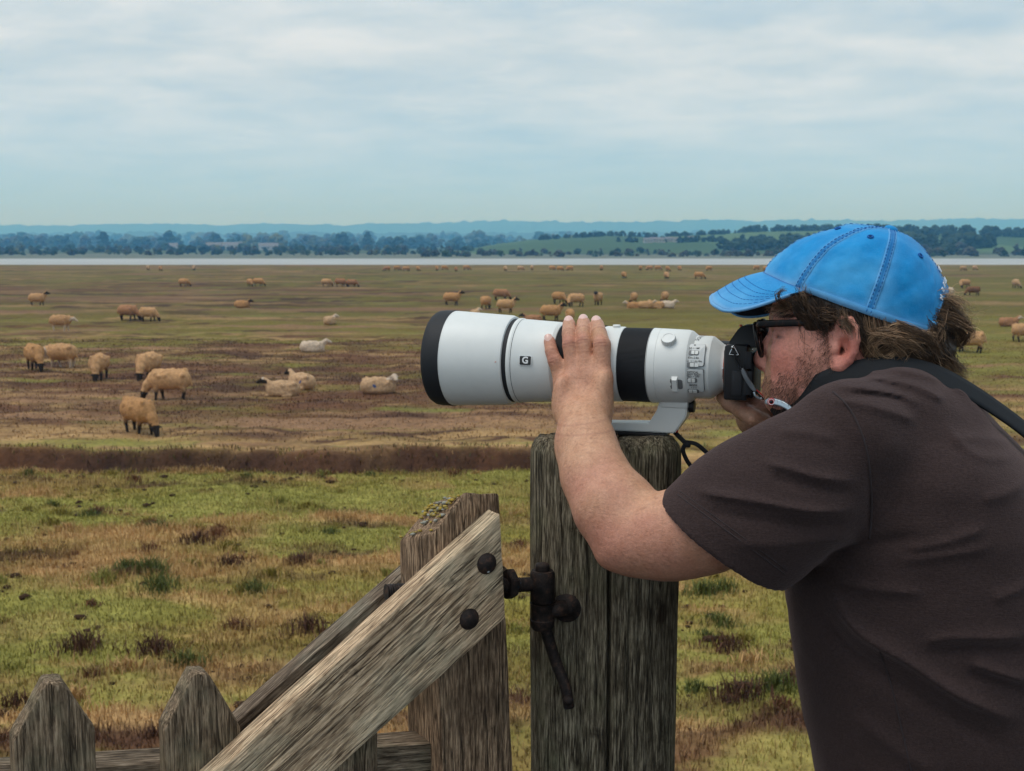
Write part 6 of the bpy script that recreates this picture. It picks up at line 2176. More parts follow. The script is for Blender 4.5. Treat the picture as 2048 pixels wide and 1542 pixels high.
# folds: ridges and hollows drawn along the cloth
FOLDS = [([(1400, 951), (1470, 958), (1540, 968), (1650, 991), (1735, 1000)], .0085, 10), ([(1420, 985), (1520, 1000), (1640, 1022), (1720, 1030)], -.0045, 14),
         ([(1537, 898), (1590, 910), (1640, 926), (1728, 948)], .0065, 9), ([(1545, 925), (1640, 950), (1728, 970)], -.004, 12),
         ([(1560, 850), (1620, 850), (1690, 868)], .004, 11), ([(1480, 1040), (1560, 1050), (1660, 1052), (1730, 1075)], .004, 16),
         ([(1700, 752), (1760, 762), (1830, 780), (1872, 800), (1890, 815)], .0050, 7), ([(1660, 768), (1730, 775), (1800, 795), (1850, 818)], .0045, 8),
         ([(1650, 790), (1720, 800), (1790, 822), (1840, 850)], .0045, 9), ([(1690, 785), (1760, 790), (1830, 810)], -.0035, 7),
         ([(1760, 750), (1830, 757), (1900, 785), (1960, 825)], .0040, 9), ([(1880, 845), (1930, 900), (1980, 925), (2060, 940)], .0035, 12),
         ([(1900, 880), (1970, 892), (2060, 925)], .0035, 10), ([(1960, 1000), (2060, 985)], .003, 12),
         ([(1650, 1168), (1716, 1246), (1816, 1302), (1920, 1370), (2060, 1446)], .0120, 17), ([(1620, 1190), (1690, 1290), (1790, 1350), (1900, 1420), (2050, 1505)], -.0075, 26),
         ([(1837, 1270), (1900, 1258), (1980, 1262), (2070, 1270)], .0055, 12), ([(1850, 1292), (1950, 1285), (2060, 1300)], -.0045, 13),
         ([(1933, 1306), (1990, 1328), (2070, 1360)], .0075, 12), ([(1920, 1330), (1990, 1352), (2070, 1392)], -.004, 12),
         ([(1800, 1087), (1880, 1075), (1985, 1046)], .0040, 10), ([(1790, 1110), (1890, 1098), (2000, 1085)], .0035, 10), ([(1660, 1160), (1760, 1166), (1860, 1172)], .0040, 12),
         ([(1980, 1190), (2070, 1170)], .004, 12), ([(1640, 1120), (1700, 1090), (1760, 1078), (1850, 1060)], -.0050, 18), ([(1700, 1420), (1790, 1480), (1900, 1542)], .0045, 26),
         ([(1355, 985), (1420, 1035), (1500, 1098), (1560, 1140)], .0014, 7), ([(1740, 900), (1742, 990), (1738, 1070)], -.0022, 7)]
X, Y, Z = T.grids((slice(None),) * 3)
for pts, amp, w in FOLDS:
    q = np.array([[S(a, b, .17)[0], S(a, b, .17)[2]] for a, b in pts]); q = catmull(q, 5)
    wm_ = w * 0.00057
    lo = q.min(0) - 3 * wm_; hi = q.max(0) + 3 * wm_
    i0, i1 = np.searchsorted(T.xs, [lo[0], hi[0]]); k0, k1 = np.searchsorted(T.zs, [lo[1], hi[1]])
    if i1 <= i0 or k1 <= k0: continue
    gx, gz = np.meshgrid(T.xs[i0:i1], T.zs[k0:k1], indexing='ij')
    best = np.full(gx.shape, 1e9); along = np.zeros(gx.shape)
    for a in range(len(q) - 1):
        ab = q[a + 1] - q[a]; L2 = ab @ ab + 1e-12
        t = np.clip(((gx - q[a][0]) * ab[0] + (gz - q[a][1]) * ab[1]) / L2, 0, 1)
        dd = np.hypot(gx - q[a][0] - t * ab[0], gz - q[a][1] - t * ab[1])
        m = dd < best; best = np.where(m, dd, best); along = np.where(m, (a + t) / (len(q) - 1), along)
    prof = amp * (0.62 * np.exp(-(best / (wm_ * .62)) ** 2) + 0.45 * np.exp(-(best / (wm_ * 1.35)) ** 2)) * sstep(0, .22, along) * sstep(1, .78, along)
    sidew = sstep(-0.03, 0.05, T.ys)[None, :, None]
    T.d[i0:i1, :, k0:k1] -= (prof[:, None, :] * sidew).astype(np.float32)
# small irregular crumples
cr_n = (fbm(X * 15, Y * 15, Z * 22, 2, 301) - .5) * 0.0045 + (fbm(X * 45 + Z * 20, Y * 40, Z * 60, 2, 305) - .5) * 0.0010
T.d -= cr_n.astype(np.float32)
V, F = T.mesh(); V = relax(V, F, 2, 0.4)
print('shirt', len(V), time.time() - t0_)
tsm = NT('brown_jersey'); tv = tsm.coord('Object')
t1 = tsm.noise(tv, 1100, 3, 0.6); t2 = tsm.noise(tv, 26, 4, 0.6); t3 = tsm.noise(tsm.coord('Object', (1, 1, 5)), 130, 4, 0.65)
tsm.base(tsm.mix(t1, tsm.mix(t2, (0.0225, 0.0138, 0.0132), (0.032, 0.0198, 0.0190)), (0.062, 0.041, 0.039)))
tk_ = tsm.noise(tv, 330, 4, 0.7)
tsm.l(tsm.mix(1.0, tsm.p.inputs['Base Color'].links[0].from_socket, tsm.ramp(tk_, [(0.32, 0.76), (0.5, 1.0), (0.70, 1.26)]), 'MULTIPLY'), tsm.p.inputs['Base Color'])
tsm.set(rough=0.95, spec=0.12, sheen=0.17); tsm.p.inputs['Sheen Roughness'].default_value = 0.45; tsm.p.inputs['Sheen Tint'].default_value = (0.95, 0.70, 0.68, 1)
tsm.bump(tk_, 0.5, 0.0012, tsm.bump(t3, 0.45, 0.0022))
shirt = mesh_obj('t_shirt', V, F, tsm.m, person, True)
shirt['label'] = 'dark brown short-sleeved cotton t-shirt'
shirt_bv = BVHTree.FromPolygons([tuple(v) for v in V], [tuple(f) for f in F])


def to_man(p):
    q = np.asarray(p) - O_
    return np.array([q @ F_, q @ L_, q[2]])


def cast(bv, px, py):
    d = ray(px, py)
    dl = Vector((d @ F_, d @ L_, d[2])); ol = Vector(to_man(CAMP))
    h = bv.ray_cast(ol, dl)
    return (None, None) if h[0] is None else (np.array(h[0]), np.array(h[1]))


seam_m = plain('seam_thread', (0.034, 0.023, 0.024), 0.95)


def seam(pts, rad, name='seam', off=0.0002, mat=None):
    q = catmull(np.array(pts, float), 8); out = []
    for a in q:
        p, n = cast(shirt_bv, a[0], a[1])
        if p is not None: out.append(p + n * off)
    out = np.array(out)
    k = np.ones(5) / 5
    sm = np.stack([np.convolve(np.pad(out[:, i], 2, mode='edge'), k, 'valid') for i in range(3)], 1)
    v, f = tube_geo(sm, rad, 6)
    return mesh_obj(name, v, f, mat or seam_m, shirt)


seam([(1664, 782), (1690, 806), (1712, 840), (1732, 895), (1741, 960), (1743, 1030), (1738, 1080)], .0013)
seam([(1758, 1300), (1775, 1345), (1790, 1400), (1806, 1470), (1822, 1540), (1832, 1600)], .0011)
hemo = np.array([(1352, 987), (1400, 1022), (1460, 1066), (1530, 1118), (1572, 1150)])
seam(hemo, .0007, 'hem_stitching', 0.0003)
seam(hemo + np.array([5.0, -7.0]), .0006, 'hem_stitching', 0.0003)

# ================================================================== TROUSERS AND SHOES (below the frame)
L_ = L_
tr = Field(axis_pts((sx(2360), sx(1560), 0.010)), axis_pts((-.30, .30, .010)), axis_pts((0.0, sz(1500), 0.010)))
hipz = sz(1690)
tr.ell((sx(1975), 0, hipz), (.165, .185, .14), .04)
for s in (1, -1):
    tr.chain([(sx(1975), .095 * s, hipz - .02), (sx(1960), .115 * s, .50), (sx(1990), .125 * s, .085)], [.115, .080, .068], .05)
v, f = tr.mesh(); v = relax(v, f, 2)
jean = plain('dark_denim', (0.035, 0.04, 0.06), 0.9, grain=0.3)
mesh_obj('trousers', v, f, jean, person)
for s in (1, -1):
    sh = Field(axis_pts((-.55, .45, .006)), axis_pts((-.24, .24, .006)), axis_pts((-.02, .14, .006)))
    bx_ = sx(1985)
    sh.chain([(bx_ - .04, .125 * s, .045), (bx_ + .08, .130 * s, .040), (bx_ + .17, .135 * s, .032)], [.044, .044, .034], .03); sh.ell((bx_ - .01, .125 * s, .075), (.06, .042, .05), .03)
    sh.d = np.maximum(sh.d, (0.002 - sh.zs)[None, None, :])
    v, f = sh.mesh(); mesh_obj('shoe', v, f, plain('shoe_leather', (0.03, 0.025, 0.02), 0.6), person)

# ================================================================== CAP
cloth = NT('faded_blue_twill'); cv = cloth.coord('Object')
c1 = cloth.noise(cv, 1500, 2, 0.6); c2 = cloth.noise(cv, 42, 5, 0.65); c3 = cloth.noise(cv, 14, 3, 0.6)
fade = cloth.n('ShaderNodeAttribute', attribute_name='tint')
bl_ = cloth.mix(c2, (0.002, 0.178, 0.47), (0.010, 0.335, 0.74))
bl_ = cloth.mix(cloth.math('MULTIPLY', cloth.ramp(c3, [(0.45, 0.0), (0.70, 1.0)]), 0.60), bl_, (0.10, 0.44, 0.78))
bl_ = cloth.mix(cloth.math('MULTIPLY', cloth.ramp(c1, [(0.50, 0.0), (0.70, 1.0)]), 0.42), bl_, (0.14, 0.45, 0.82))
fs_ = cloth.n('ShaderNodeSeparateColor'); cloth.l(fade.outputs['Color'], fs_.inputs[0])
bl_ = cloth.mix(cloth.math('MULTIPLY', fs_.outputs['Red'], cloth.math('ADD', 0.35, cloth.math('MULTIPLY', c2, 0.6))), bl_, (0.30, 0.50, 0.72))
bl_ = cloth.mix(fs_.outputs['Green'], bl_, (0.006, 0.060, 0.27))
cloth.base(bl_); cloth.set(rough=0.92, spec=0.12, sheen=0.15)
cloth.bump(c1, 0.5, 0.0006, cloth.bump(c2, 0.35, 0.0022))
M_SHADE = plain('shade_dark', (0.006, 0.008, 0.014), 0.95, grain=0.3)  # dark colour stands in for shade under the brim and in eyelet holes
M_STI = plain('blue_thread', (0.003, 0.110, 0.38), 0.9)
M_EMB = plain('white_thread', (0.80, 0.82, 0.84), 0.85, grain=0.2)

cb = S(1708, 610, 0)
e1 = S(1535, 553, 0) - S(1871, 672.5, 0); e1 /= np.linalg.norm(e1)
e3 = np.array([-e1[2], 0, e1[0]]); e3 = e3 if e3[2] > 0 else -e3
pxm = RP(1708, 610, 0, 1.0) / 1.0
cap = empty('cap', (0, 0, 0)); tag(cap, 'faded blue cotton baseball cap on the head of the man', 'cap')
# the cap thing has its own axes: X forward along its rim, Z up
Mw = Matrix.Translation(Vector(to_world(cb))) @ Matrix.Rotation(PRZ, 4, 'Z') @ Matrix.Rotation(-math.asin(e1[2]), 4, 'Y')
cap.matrix_world = Mw
AF, AB, AH, AW, X0 = 194 * pxm, 158 * pxm, 157 * pxm, 0.0885, -12 * pxm


def crown_pt(phi, s, lift=0.0):
    c, si = math.cos(phi), math.sin(phi)
    A = AF if c > 0 else AB
    rx, ry = A * c, AW * si
    p = 2.02 - 0.30 * max(0, c) ** 1.5
    q = 2.0 / p
    cs, ss = max(math.cos(s * math.pi / 2), 0) ** q, max(math.sin(s * math.pi / 2), 0) ** q
    w = np.array([X0 + rx * cs, ry * cs, AH * ss])
    n_ = float((fbm(w[0] * 24, w[1] * 24, w[2] * 24, 3, 501) - .5) * 0.0085 + (fbm(w[0] * 60 + w[2] * 30, w[1] * 50, w[2] * 70, 2, 507) - .5) * 0.0026) * min(1, 3.2 * (1 - s) + .15)
    nn = np.array([w[0] - X0, w[1] * 1.3, w[2] * 0.9]); nn /= np.linalg.norm(nn) + 1e-9
    return w + nn * (n_ + lift)


def s_low(phi):
    d = abs(((phi - math.pi + math.pi) % (2 * math.pi)) - math.pi)
    hw_ = R(31)
    if d < hw_: return 0.315 * math.sqrt(max(0, 1 - (d / hw_) ** 2.2))
    return 0.0


SEAMS = [0, 54, 98, 180, 262, 306, 360]
for a, b in zip(SEAMS[:-1], SEAMS[1:]):
    nu, nv = 34, 40
    v, f, col = [], [], []
    for i in range(nu + 1):
        ph = R(a + (b - a) * i / nu); s0 = s_low(ph)
        du = min(i, nu - i) / nu
        for j in range(nv + 1):
            s = s0 + (0.985 - s0) * j / nv
            pk = 0.0012 * math.exp(-(du / .05) ** 2)
            v.append(crown_pt(ph, s, -pk))
            edge = math.exp(-((s - s0) / .055) ** 2)
            col.append((min(1, 0.75 * edge + 0.35 * math.exp(-(du / .10) ** 2)), 0.6 * math.exp(-(du / .022) ** 2), 0))
    for i in range(nu):
        for j in range(nv):
            k = i * (nv + 1) + j; f.append((k, k + nv + 1, k + nv + 2, k + 1))
    o = mesh_obj('panel', np.array(v), f, cloth.m, cap, True, np.array(col))
    sm_ = o.modifiers.new('cloth', 'SOLIDIFY'); sm_.thickness = 0.0014; sm_.offset = -1
# seams: a felled strip with two rows of stitches
for k, a in enumerate(SEAMS[:-1]):
    ph = R(a); s0 = s_low(ph)
    ss = np.linspace(s0 + 0.01, 0.955, 60)
    hw_ = 0.0050
    v, f, col = [], [], []
    for i, s in enumerate(ss):
        c_ = crown_pt(ph, s)
        rr_l = max(np.linalg.norm(crown_pt(ph + .01, s) - crown_pt(ph - .01, s)) / .02, 0.012)
        for u in (-1.0, -0.8, 0, 0.8, 1.0):
            lf = 0.0 if abs(u) == 1 else 0.0008
            if u == 0: lf = 0.0003
            v.append(crown_pt(ph + u * hw_ / rr_l, s, lf + 0.0002 + 0.0005 * math.sin(i * 1.9 + u * 2) * (abs(u) == 0.8)))
            col.append((0.45 * (abs(u) > .7), 0.55 * (u == 0), 0))
    for i in range(len(ss) - 1):
        for j in range(4): f.append((i * 5 + j, i * 5 + j + 1, (i + 1) * 5 + j + 1, (i + 1) * 5 + j))
    sm = mesh_obj('seam', np.array(v), f, cloth.m, cap, True, np.array(col))
    st = MB()
    for u in (-0.55, 0.55):
        s = s0 + 0.02
        while s < 0.93:
            rr_l = max(np.linalg.norm(crown_pt(ph + .01, s) - crown_pt(ph - .01, s)) / .02, 0.012)
            q = ph + u * hw_ / rr_l
            st.tube([crown_pt(q, s, .0009), crown_pt(q, s + .010, .0013), crown_pt(q, s + .020, .0009)], .00045, 5)
            s += 0.033
    tag(st.build('stitching', M_STI, sm), kind='stuff')
# hem round the rim
pts = []
v, f, col = [], [], []
ang = np.linspace(R(60), R(300), 150)
for i, ph in enumerate(ang):
    s0 = s_low(ph)
    for w, lf in ((0, -.0008), (0.002, .0012), (0.05, .0012), (0.058, 0.0002)):
        v.append(crown_pt(ph, s0 + w, lf)); col.append((0.8 if w < .03 else .35, 0.5 * (w > .055), 0))
for i in range(len(ang) - 1):
    for j in range(3): f.append((i * 4 + j, i * 4 + j + 1, (i + 1) * 4 + j + 1, (i + 1) * 4 + j))
mesh_obj('rim_band', np.array(v), f, cloth.m, cap, True, np.array(col))
# adjusting strap across the opening
v, f = [], []
for i, t in enumerate(np.linspace(-1, 1, 24)):
    ph = math.pi + R(34) * t
    for w in (0.0, 0.016):
        q = crown_pt(ph, 0.0); v.append(q + np.array([0, 0, w + 0.001]))
for i in range(23): f.append((2 * i, 2 * i + 1, 2 * i + 3, 2 * i + 2))
o = mesh_obj('back_strap', np.array(v), f, cloth.m, cap, True, np.tile([.3, 0, 0], (len(v), 1)))
sm_ = o.modifiers.new('cloth', 'SOLIDIFY'); sm_.thickness = 0.0018; sm_.offset = 1
# button and eyelets
bt_ = MB(); q = crown_pt(0, 1.0); bt_.lathe([(q[2] - .003, .0085), (q[2] + .001, .0088), (q[2] + .0035, .0072), (q[2] + .0050, .004), (q[2] + .0054, 0)], 28, 'Z', (q[0], q[1], 0), False)
bo = bt_.build('button', cloth.m, cap)
for ph, s in ((R(76), .62), (R(136), .60), (R(-76), .62), (R(-136), .60), (R(27), .62), (R(-27), .62)):
    p0 = crown_pt(ph, s, .0004); du = crown_pt(ph + .03, s) - crown_pt(ph - .03, s); dv = crown_pt(ph, s + .02) - crown_pt(ph, s - .02)
    du /= np.linalg.norm(du); n_ = np.cross(du, dv); n_ /= np.linalg.norm(n_); dv = np.cross(n_, du)
    if n_ @ (p0 - np.array([X0, 0, 0])) < 0: n_ = -n_
    tt = np.linspace(0, 2 * np.pi, 22)
    m = MB(); m.tube([p0 + (du * math.cos(a) + dv * math.sin(a)) * .0030 + n_ * .0006 for a in tt], .0011, 7, False); eo = m.build('eyelet', M_STI, cap)
    m = MB(); m.add([p0 + (du * math.cos(a) + dv * math.sin(a)) * .0022 + n_ * .0005 for a in tt[:-1]], [tuple(range(21))]); m.build('hole', M_SHADE, eo)
# brim
BR = [(0.0, 264, .000, -74), (.25, 260, .030, -78), (.5, 246, .056, -85), (.72, 212, .0735, -87), (.88, 166, .0800, -62), (1.0, 110, .0800, -14)]
bu = np.array([b[0] for b in BR])


def brim_out(u):
    a = abs(u)
    q = [np.interp(a, bu, [b[i] for b in BR]) for i in (1, 2, 3)]
    return np.array([q[0] * pxm, math.copysign(q[1], u), (q[2] - (36 * a ** 1.3 if u < 0 else 0)) * pxm])


UU = np.linspace(-1, 1, 61)
bo_ = np.array([brim_out(u) for u in UU]); k = np.ones(5) / 5
bo_ = np.stack([np.convolve(np.pad(bo_[:, i], 2, mode='reflect', reflect_type='odd'), k, 'valid') for i in range(3)], 1)


def brim_pt(iu, v_, lift=0.0):
    u = UU[iu]; a = crown_pt(R(60) * u, 0.0) + np.array([0, 0, .001])
    b = bo_[iu]; p = a + (b - a) * v_
    p = p + np.array([0, 0, 1.0]) * (0.006 * math.sin(math.pi * v_) * (1 - u * u)) + np.array([.3, 0, .95]) * lift
    return p


nv = 22
vt, ft_, colb = [], [], []
for i in range(61):
    for j in range(nv + 1):
        vv_ = j / nv; vt.append(brim_pt(i, vv_, .0012)); colb.append((min(1, .10 + 1.0 * math.exp(-((1 - vv_) / .045) ** 2) + .25 * math.exp(-((1 - vv_) / .4) ** 2)), .7 * math.exp(-(vv_ / .03) ** 2), 0))
for i in range(60):
    for j in range(nv):
        k = i * (nv + 1) + j; ft_.append((k, k + 1, k + nv + 2, k + nv + 1))
brim = mesh_obj('brim', np.array(vt), ft_, cloth.m, cap, True, np.array(colb))
sm_ = brim.modifiers.new('cloth', 'SOLIDIFY'); sm_.thickness = 0.0012; sm_.offset = 0
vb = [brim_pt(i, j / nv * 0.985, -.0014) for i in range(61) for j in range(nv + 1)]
ub = mesh_obj('brim_underside', np.array(vb), ft_, M_SHADE, brim)
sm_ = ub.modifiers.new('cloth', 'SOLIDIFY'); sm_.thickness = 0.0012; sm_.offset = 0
eb_ = MB(); eb_.tube([brim_pt(i, 1.0, 0.0) for i in range(61)], .0022, 8); ebo = eb_.build('brim_edge', cloth.m, brim)
at = ebo.data.color_attributes.new('tint', 'FLOAT_COLOR', 'POINT'); at.data.foreach_set('color', np.tile([.75, 0, 0, 1], (len(ebo.data.vertices), 1)).astype(np.float32).ravel())
st = MB()
for vv_ in (.40, .52, .64, .76, .90):
    for i in range(3, 57, 1):
        a, b = brim_pt(i, vv_ * (1 - .10 * abs(UU[i])), .0021), brim_pt(i + 1, vv_ * (1 - .10 * abs(UU[i + 1])), .0021)
        st.tube([a, a + (b - a) * .7], .0004, 4)
tag(st.build('stitching', M_STI, brim), kind='stuff')
# embroidery over the rear opening
def emb(s, hgt, size, phi0, step):
    for i, ch in enumerate(s):
        if ch == ' ': continue
        ph = phi0 - step * (i - (len(s) - 1) / 2)
        v2, f2 = text_geo(ch, size, 'CENTER', 0.03)
        out = []
        sb = s_low(ph) + hgt
        p0 = crown_pt(ph, sb)
        du = crown_pt(ph - .02, s_low(ph - .02) + hgt) - crown_pt(ph + .02, s_low(ph + .02) + hgt); du /= np.linalg.norm(du)
        dv = crown_pt(ph, sb + .02) - crown_pt(ph, sb - .02); dv /= np.linalg.norm(dv); n_ = np.cross(du, dv); n_ /= np.linalg.norm(n_)
        if n_ @ (p0 - np.array([X0, 0, 0])) < 0: n_ = -n_
        dv = np.cross(n_, du)
        if dv[2] < 0: dv = -dv
        o = mesh_obj('lettering', [p0 + n_ * .0024 + du * q[0] + dv * q[1] for q in v2], f2, M_EMB, cap, False)
        sm_ = o.modifiers.new('thread', 'SOLIDIFY'); sm_.thickness = 0.0008


emb('RALPH LAUREN', .12, .0080, math.pi, R(4.9))
emb('POLO', .21, .0105, math.pi, R(6.0))

# ================================================================== SPECTACLES
gl = empty('spectacles', tuple(to_world(S(1524, 674, 0))), PRZ)
tag(gl, 'dark tortoiseshell spectacles worn against the camera finder', 'glasses')
GO = S(1524, 674, 0)
M_TORT = NT('tortoiseshell'); _n = M_TORT.noise(M_TORT.coord('Object'), 120, 3)
M_TORT.base(M_TORT.ramp(_n, [(0.5, (0.006, 0.005, 0.005)), (0.64, (0.025, 0.009, 0.006)), (0.74, (0.13, 0.045, 0.022))])); M_TORT.set(rough=0.38, spec=0.3); M_TORT = M_TORT.m
M_LENS = NT('spectacle_lens'); M_LENS.base((0.9, 0.92, 0.92)); M_LENS.set(rough=0.02, trans=1.0, ior=1.05, spec=0.5); M_LENS = M_LENS.m
tl = R(13)
for s in (1, -1):
    pts = []
    for k in range(36):
        a = 2 * math.pi * k / 36
        w, h = .0255, .0215
        ex = 2.7
        r_ = (abs(math.cos(a) / w) ** ex + abs(math.sin(a) / h) ** ex) ** (-1 / ex)
        y, z = r_ * math.cos(a), r_ * math.sin(a) - .001
        pts.append((-z * -math.sin(tl) * 1.0 - 0.0 - abs(y) * 0.05 * 0 - (0.004 if False else 0) - (y * s) * 0.07, s * .034 + y, z * math.cos(tl)))
    pts = [(p[0], p[1], p[2]) for p in pts] + [pts[0]]
    m = MB(); m.tube(pts, .0024, 8, False); rim = m.build('rim', M_TORT, gl)
    m = MB(); m.add([(p[0] - .0006, p[1], p[2]) for p in pts[:-1]], [tuple(range(36))]); m.build('lens', M_LENS, rim, False)
    # temple: flat bar to the ear
    hb_ = S(1518, 647, .062 * s) - GO
    ea = S(1612, 645, .072 * s) - GO; eb2 = S(1672, 646, .080 * s) - GO; ec = S(1706, 668, .078 * s) - GO
    tpts = catmull([(hb_[0], .060 * s, hb_[2]), (hb_[0] - .006, .0655 * s, hb_[2]), tuple(ea), tuple(eb2), tuple(ec)], 8)
    wd = np.interp(np.linspace(0, 1, len(tpts)), [0, .3, .7, 1], [.0100, .0092, .007, .006])
    v, f = ribbon_geo(tpts, wd, np.tile([0, 1.0 * s, 0], (len(tpts), 1)), .0036)
    mesh_obj('temple', v, f, M_TORT, gl)
    m = MB(); q = S(1538, 649, .0665 * s) - GO; m.box((q[0], .0678 * s, q[2]), (.003, .0012, .0015)); m.build('hinge_pin', plain('brass', (.5, .3, .15), .3, 1.0), gl)
m = MB(); m.tube(catmull([(0.000, .010, .006), (.003, .004, .009), (.003, -.004, .009), (0.000, -.010, .006)], 5), .0022, 8); m.build('bridge', M_TORT, gl)

# ================================================================== CAMERA STRAP
M_WEB = NT('black_webbing'); _v = M_WEB.coord('Object'); _n = M_WEB.noise(_v, 700, 3)
M_WEB.base(M_WEB.mix(_n, (0.009, 0.010, 0.012), (0.022, 0.024, 0.028))); M_WEB.set(rough=0.75, spec=0.25); M_WEB.bump(_n, 0.4, 0.0005); M_WEB = M_WEB.m
M_SILV = plain('silver_anchor', (0.42, 0.50, 0.56), 0.32, 0.6); M_RED = plain('red_ring', (0.60, 0.02, 0.03), 0.4); M_GREYP = plain('grey_connector', (0.12, 0.13, 0.145), 0.4)
strap = empty('camera_strap', tuple(O_), PRZ); tag(strap, 'black webbing camera strap round the neck and over the shoulder', 'strap')
BP = [(1546, 826, .030, 16, (0, 1, .1)), (1572, 808, .046, 36, (.2, .95, .2)), (1604, 790, .060, 44, (.1, .95, .25)), (1650, 766, .078, 46, (0, .95, .3)), (1700, 749, .086, 50, (0, .93, .35)), (1760, 740, .090, 52, (-.1, .9, .4)), (1820, 741, .086, 54, (-.2, .8, .55)),
      (1880, 755, .074, 52, (-.35, .7, .65)), (1935, 781, .058, 46, (-.5, .6, .65)), (1985, 812, .045, 42, (-.55, .55, .65)), (2048, 858, .035, 40, (-.6, .5, .6)), (2110, 915, .025, 40, (-.7, .45, .5)), (2180, 1010, .010, 40, (-.85, .4, .3)), (2238, 1120, -.02, 40, (-.95, .2, .1)), (2262, 1250, -.06, 40, (-.95, -.1, 0)), (2250, 1400, -.12, 40, (-.8, -.6, 0)), (2150, 1530, -.185, 40, (-.4, -.9, 0)), (2000, 1600, -.205, 40, (0, -1, 0))]
pts, wds, nrm = [], [], []
for px, py, c, w, n_ in BP:
    p = S(px, py, c)
    pts.append(p); wds.append(RP(px, py, c, w)); nrm.append(n_)
pts = catmull(pts, 6); wds = catmull(np.array(wds)[:, None] * np.ones((1, 3)), 6)[:, 0]; nrm = catmull(np.array(nrm, float), 6)
v, f = ribbon_geo(pts, wds, nrm, .0030)
mesh_obj('neck_band', v, f, M_WEB, strap)
YC = CL + yl_ + .006
m = MB(); m.tube(catmull([S(1470, 708, YC), S(1476, 722, YC), S(1485, 738, YC)], 5), .0011, 7); m.tube(catmull([S(1468, 709, YC + .001), S(1473, 724, YC + .001), S(1483, 739, YC + .001)], 5), .0010, 7)
m.tube(catmull([S(1510, 781, YC), S(1518, 790, YC - .002), S(1526, 797, YC - .004), S(1536, 803, YC - .004)], 5), .0013, 7); m.build('cord', M_BLK, strap)
m = MB(); m.tube(catmull([S(1513, 780, YC - .002), S(1520, 786, YC - .004), S(1528, 794, YC - .006)], 5), .0009, 7); m.build('red_cord', M_RED, strap)
v, f = ribbon_geo(catmull([S(1484, 737, YC), S(1492, 755, YC + .001), S(1502, 771, YC), S(1511, 783, YC)], 5), np.interp(np.linspace(0, 1, 16), [0, .2, .8, 1], [.0036, .0058, .0056, .003]), np.tile([0, 1.0, 0], (16, 1)), .0026)
mesh_obj('connector', v, f, M_GREYP, strap)
m = MB(); m.tube(catmull([S(1508, 784, YC), S(1511, 792, YC), S(1520, 797, YC - .002), S(1524, 796, YC - .002)], 6), .0016, 8); m.build('loop', M_SILV, strap)
v, f = ribbon_geo(catmull([S(1531, 804, .040), S(1545, 803, .047), (S(1560, 806, .052)), S(1574, 813, .056), S(1583, 821, .058)], 5), np.interp(np.linspace(0, 1, 21), [0, .15, .5, 1], [.005, .0090, .0082, .0062]), np.tile([.1, 1.0, .2], (21, 1)), .0028)
an = mesh_obj('anchor', v, f, M_SILV, strap)
q = S(1543, 803.5, .0490)
m = MB(); m.lathe([(q[1] - .001, .0050), (q[1] + .0010, .0050), (q[1] + .0013, .0046), (q[1] + .0013, 0)], 24, 'Y', (q[0], 0, q[2]), False); d_ = m.build('disc', M_RED, an); sharp(d_, 40)
m = MB(); m.lathe([(q[1] + .0012, .0024), (q[1] + .0016, .0022), (q[1] + .0016, 0)], 18, 'Y', (q[0], 0, q[2]), False); m.build('rivet', M_BLK, an)
tt = np.linspace(0, 2 * np.pi, 25); m = MB(); m.tube([(q[0] + .0036 * math.cos(a), q[1] + .0013, q[2] + .0036 * math.sin(a)) for a in tt], .00045, 5, False); m.build('ring', M_PAINT, an)

# strap of the lens foot, hanging behind the sleeve
ls = empty('lens_strap', tuple(to_world(S(1350, 866, CL))), PRZ); tag(ls, 'thin black webbing loop hanging from the foot of the lens', 'strap')
LO = S(1350, 866, CL)


def lrib(pl_, w, nm):
    q = catmull([S(a, b, c) - LO for a, b, c in pl_], 6)
    v, f = ribbon_geo(q, w, np.tile([.15, 1.0, .25], (len(q), 1)), .0016); return mesh_obj(nm, v, f, M_WEB, ls)


lrib([(1348, 863, CL + .004), (1357, 872, CL + .006), (1366, 881, CL + .007), (1374, 889, CL + .006)], .0062, 'webbing')
lrib([(1370, 884, CL + .006), (1392, 888, CL + .006), (1412, 904, CL + .004), (1432, 925, CL), (1450, 950, CL)], .0058, 'webbing')
lrib([(1372, 886, CL + .006), (1366, 900, CL + .006), (1374, 921, CL + .004), (1390, 942, CL), (1410, 962, CL)], .0058, 'webbing')
m = MB(); q = S(1374, 890, CL + .006) - LO; m.box(q, (.010, .006, .007), None, .002); sharp(m.build('knot', M_WEB, ls), 40)
m = MB(); q = S(1352, 862, CL + .004) - LO; m.box(q, (.006, .004, .0035), None, .001); m.build('red_tab', M_RED, ls)
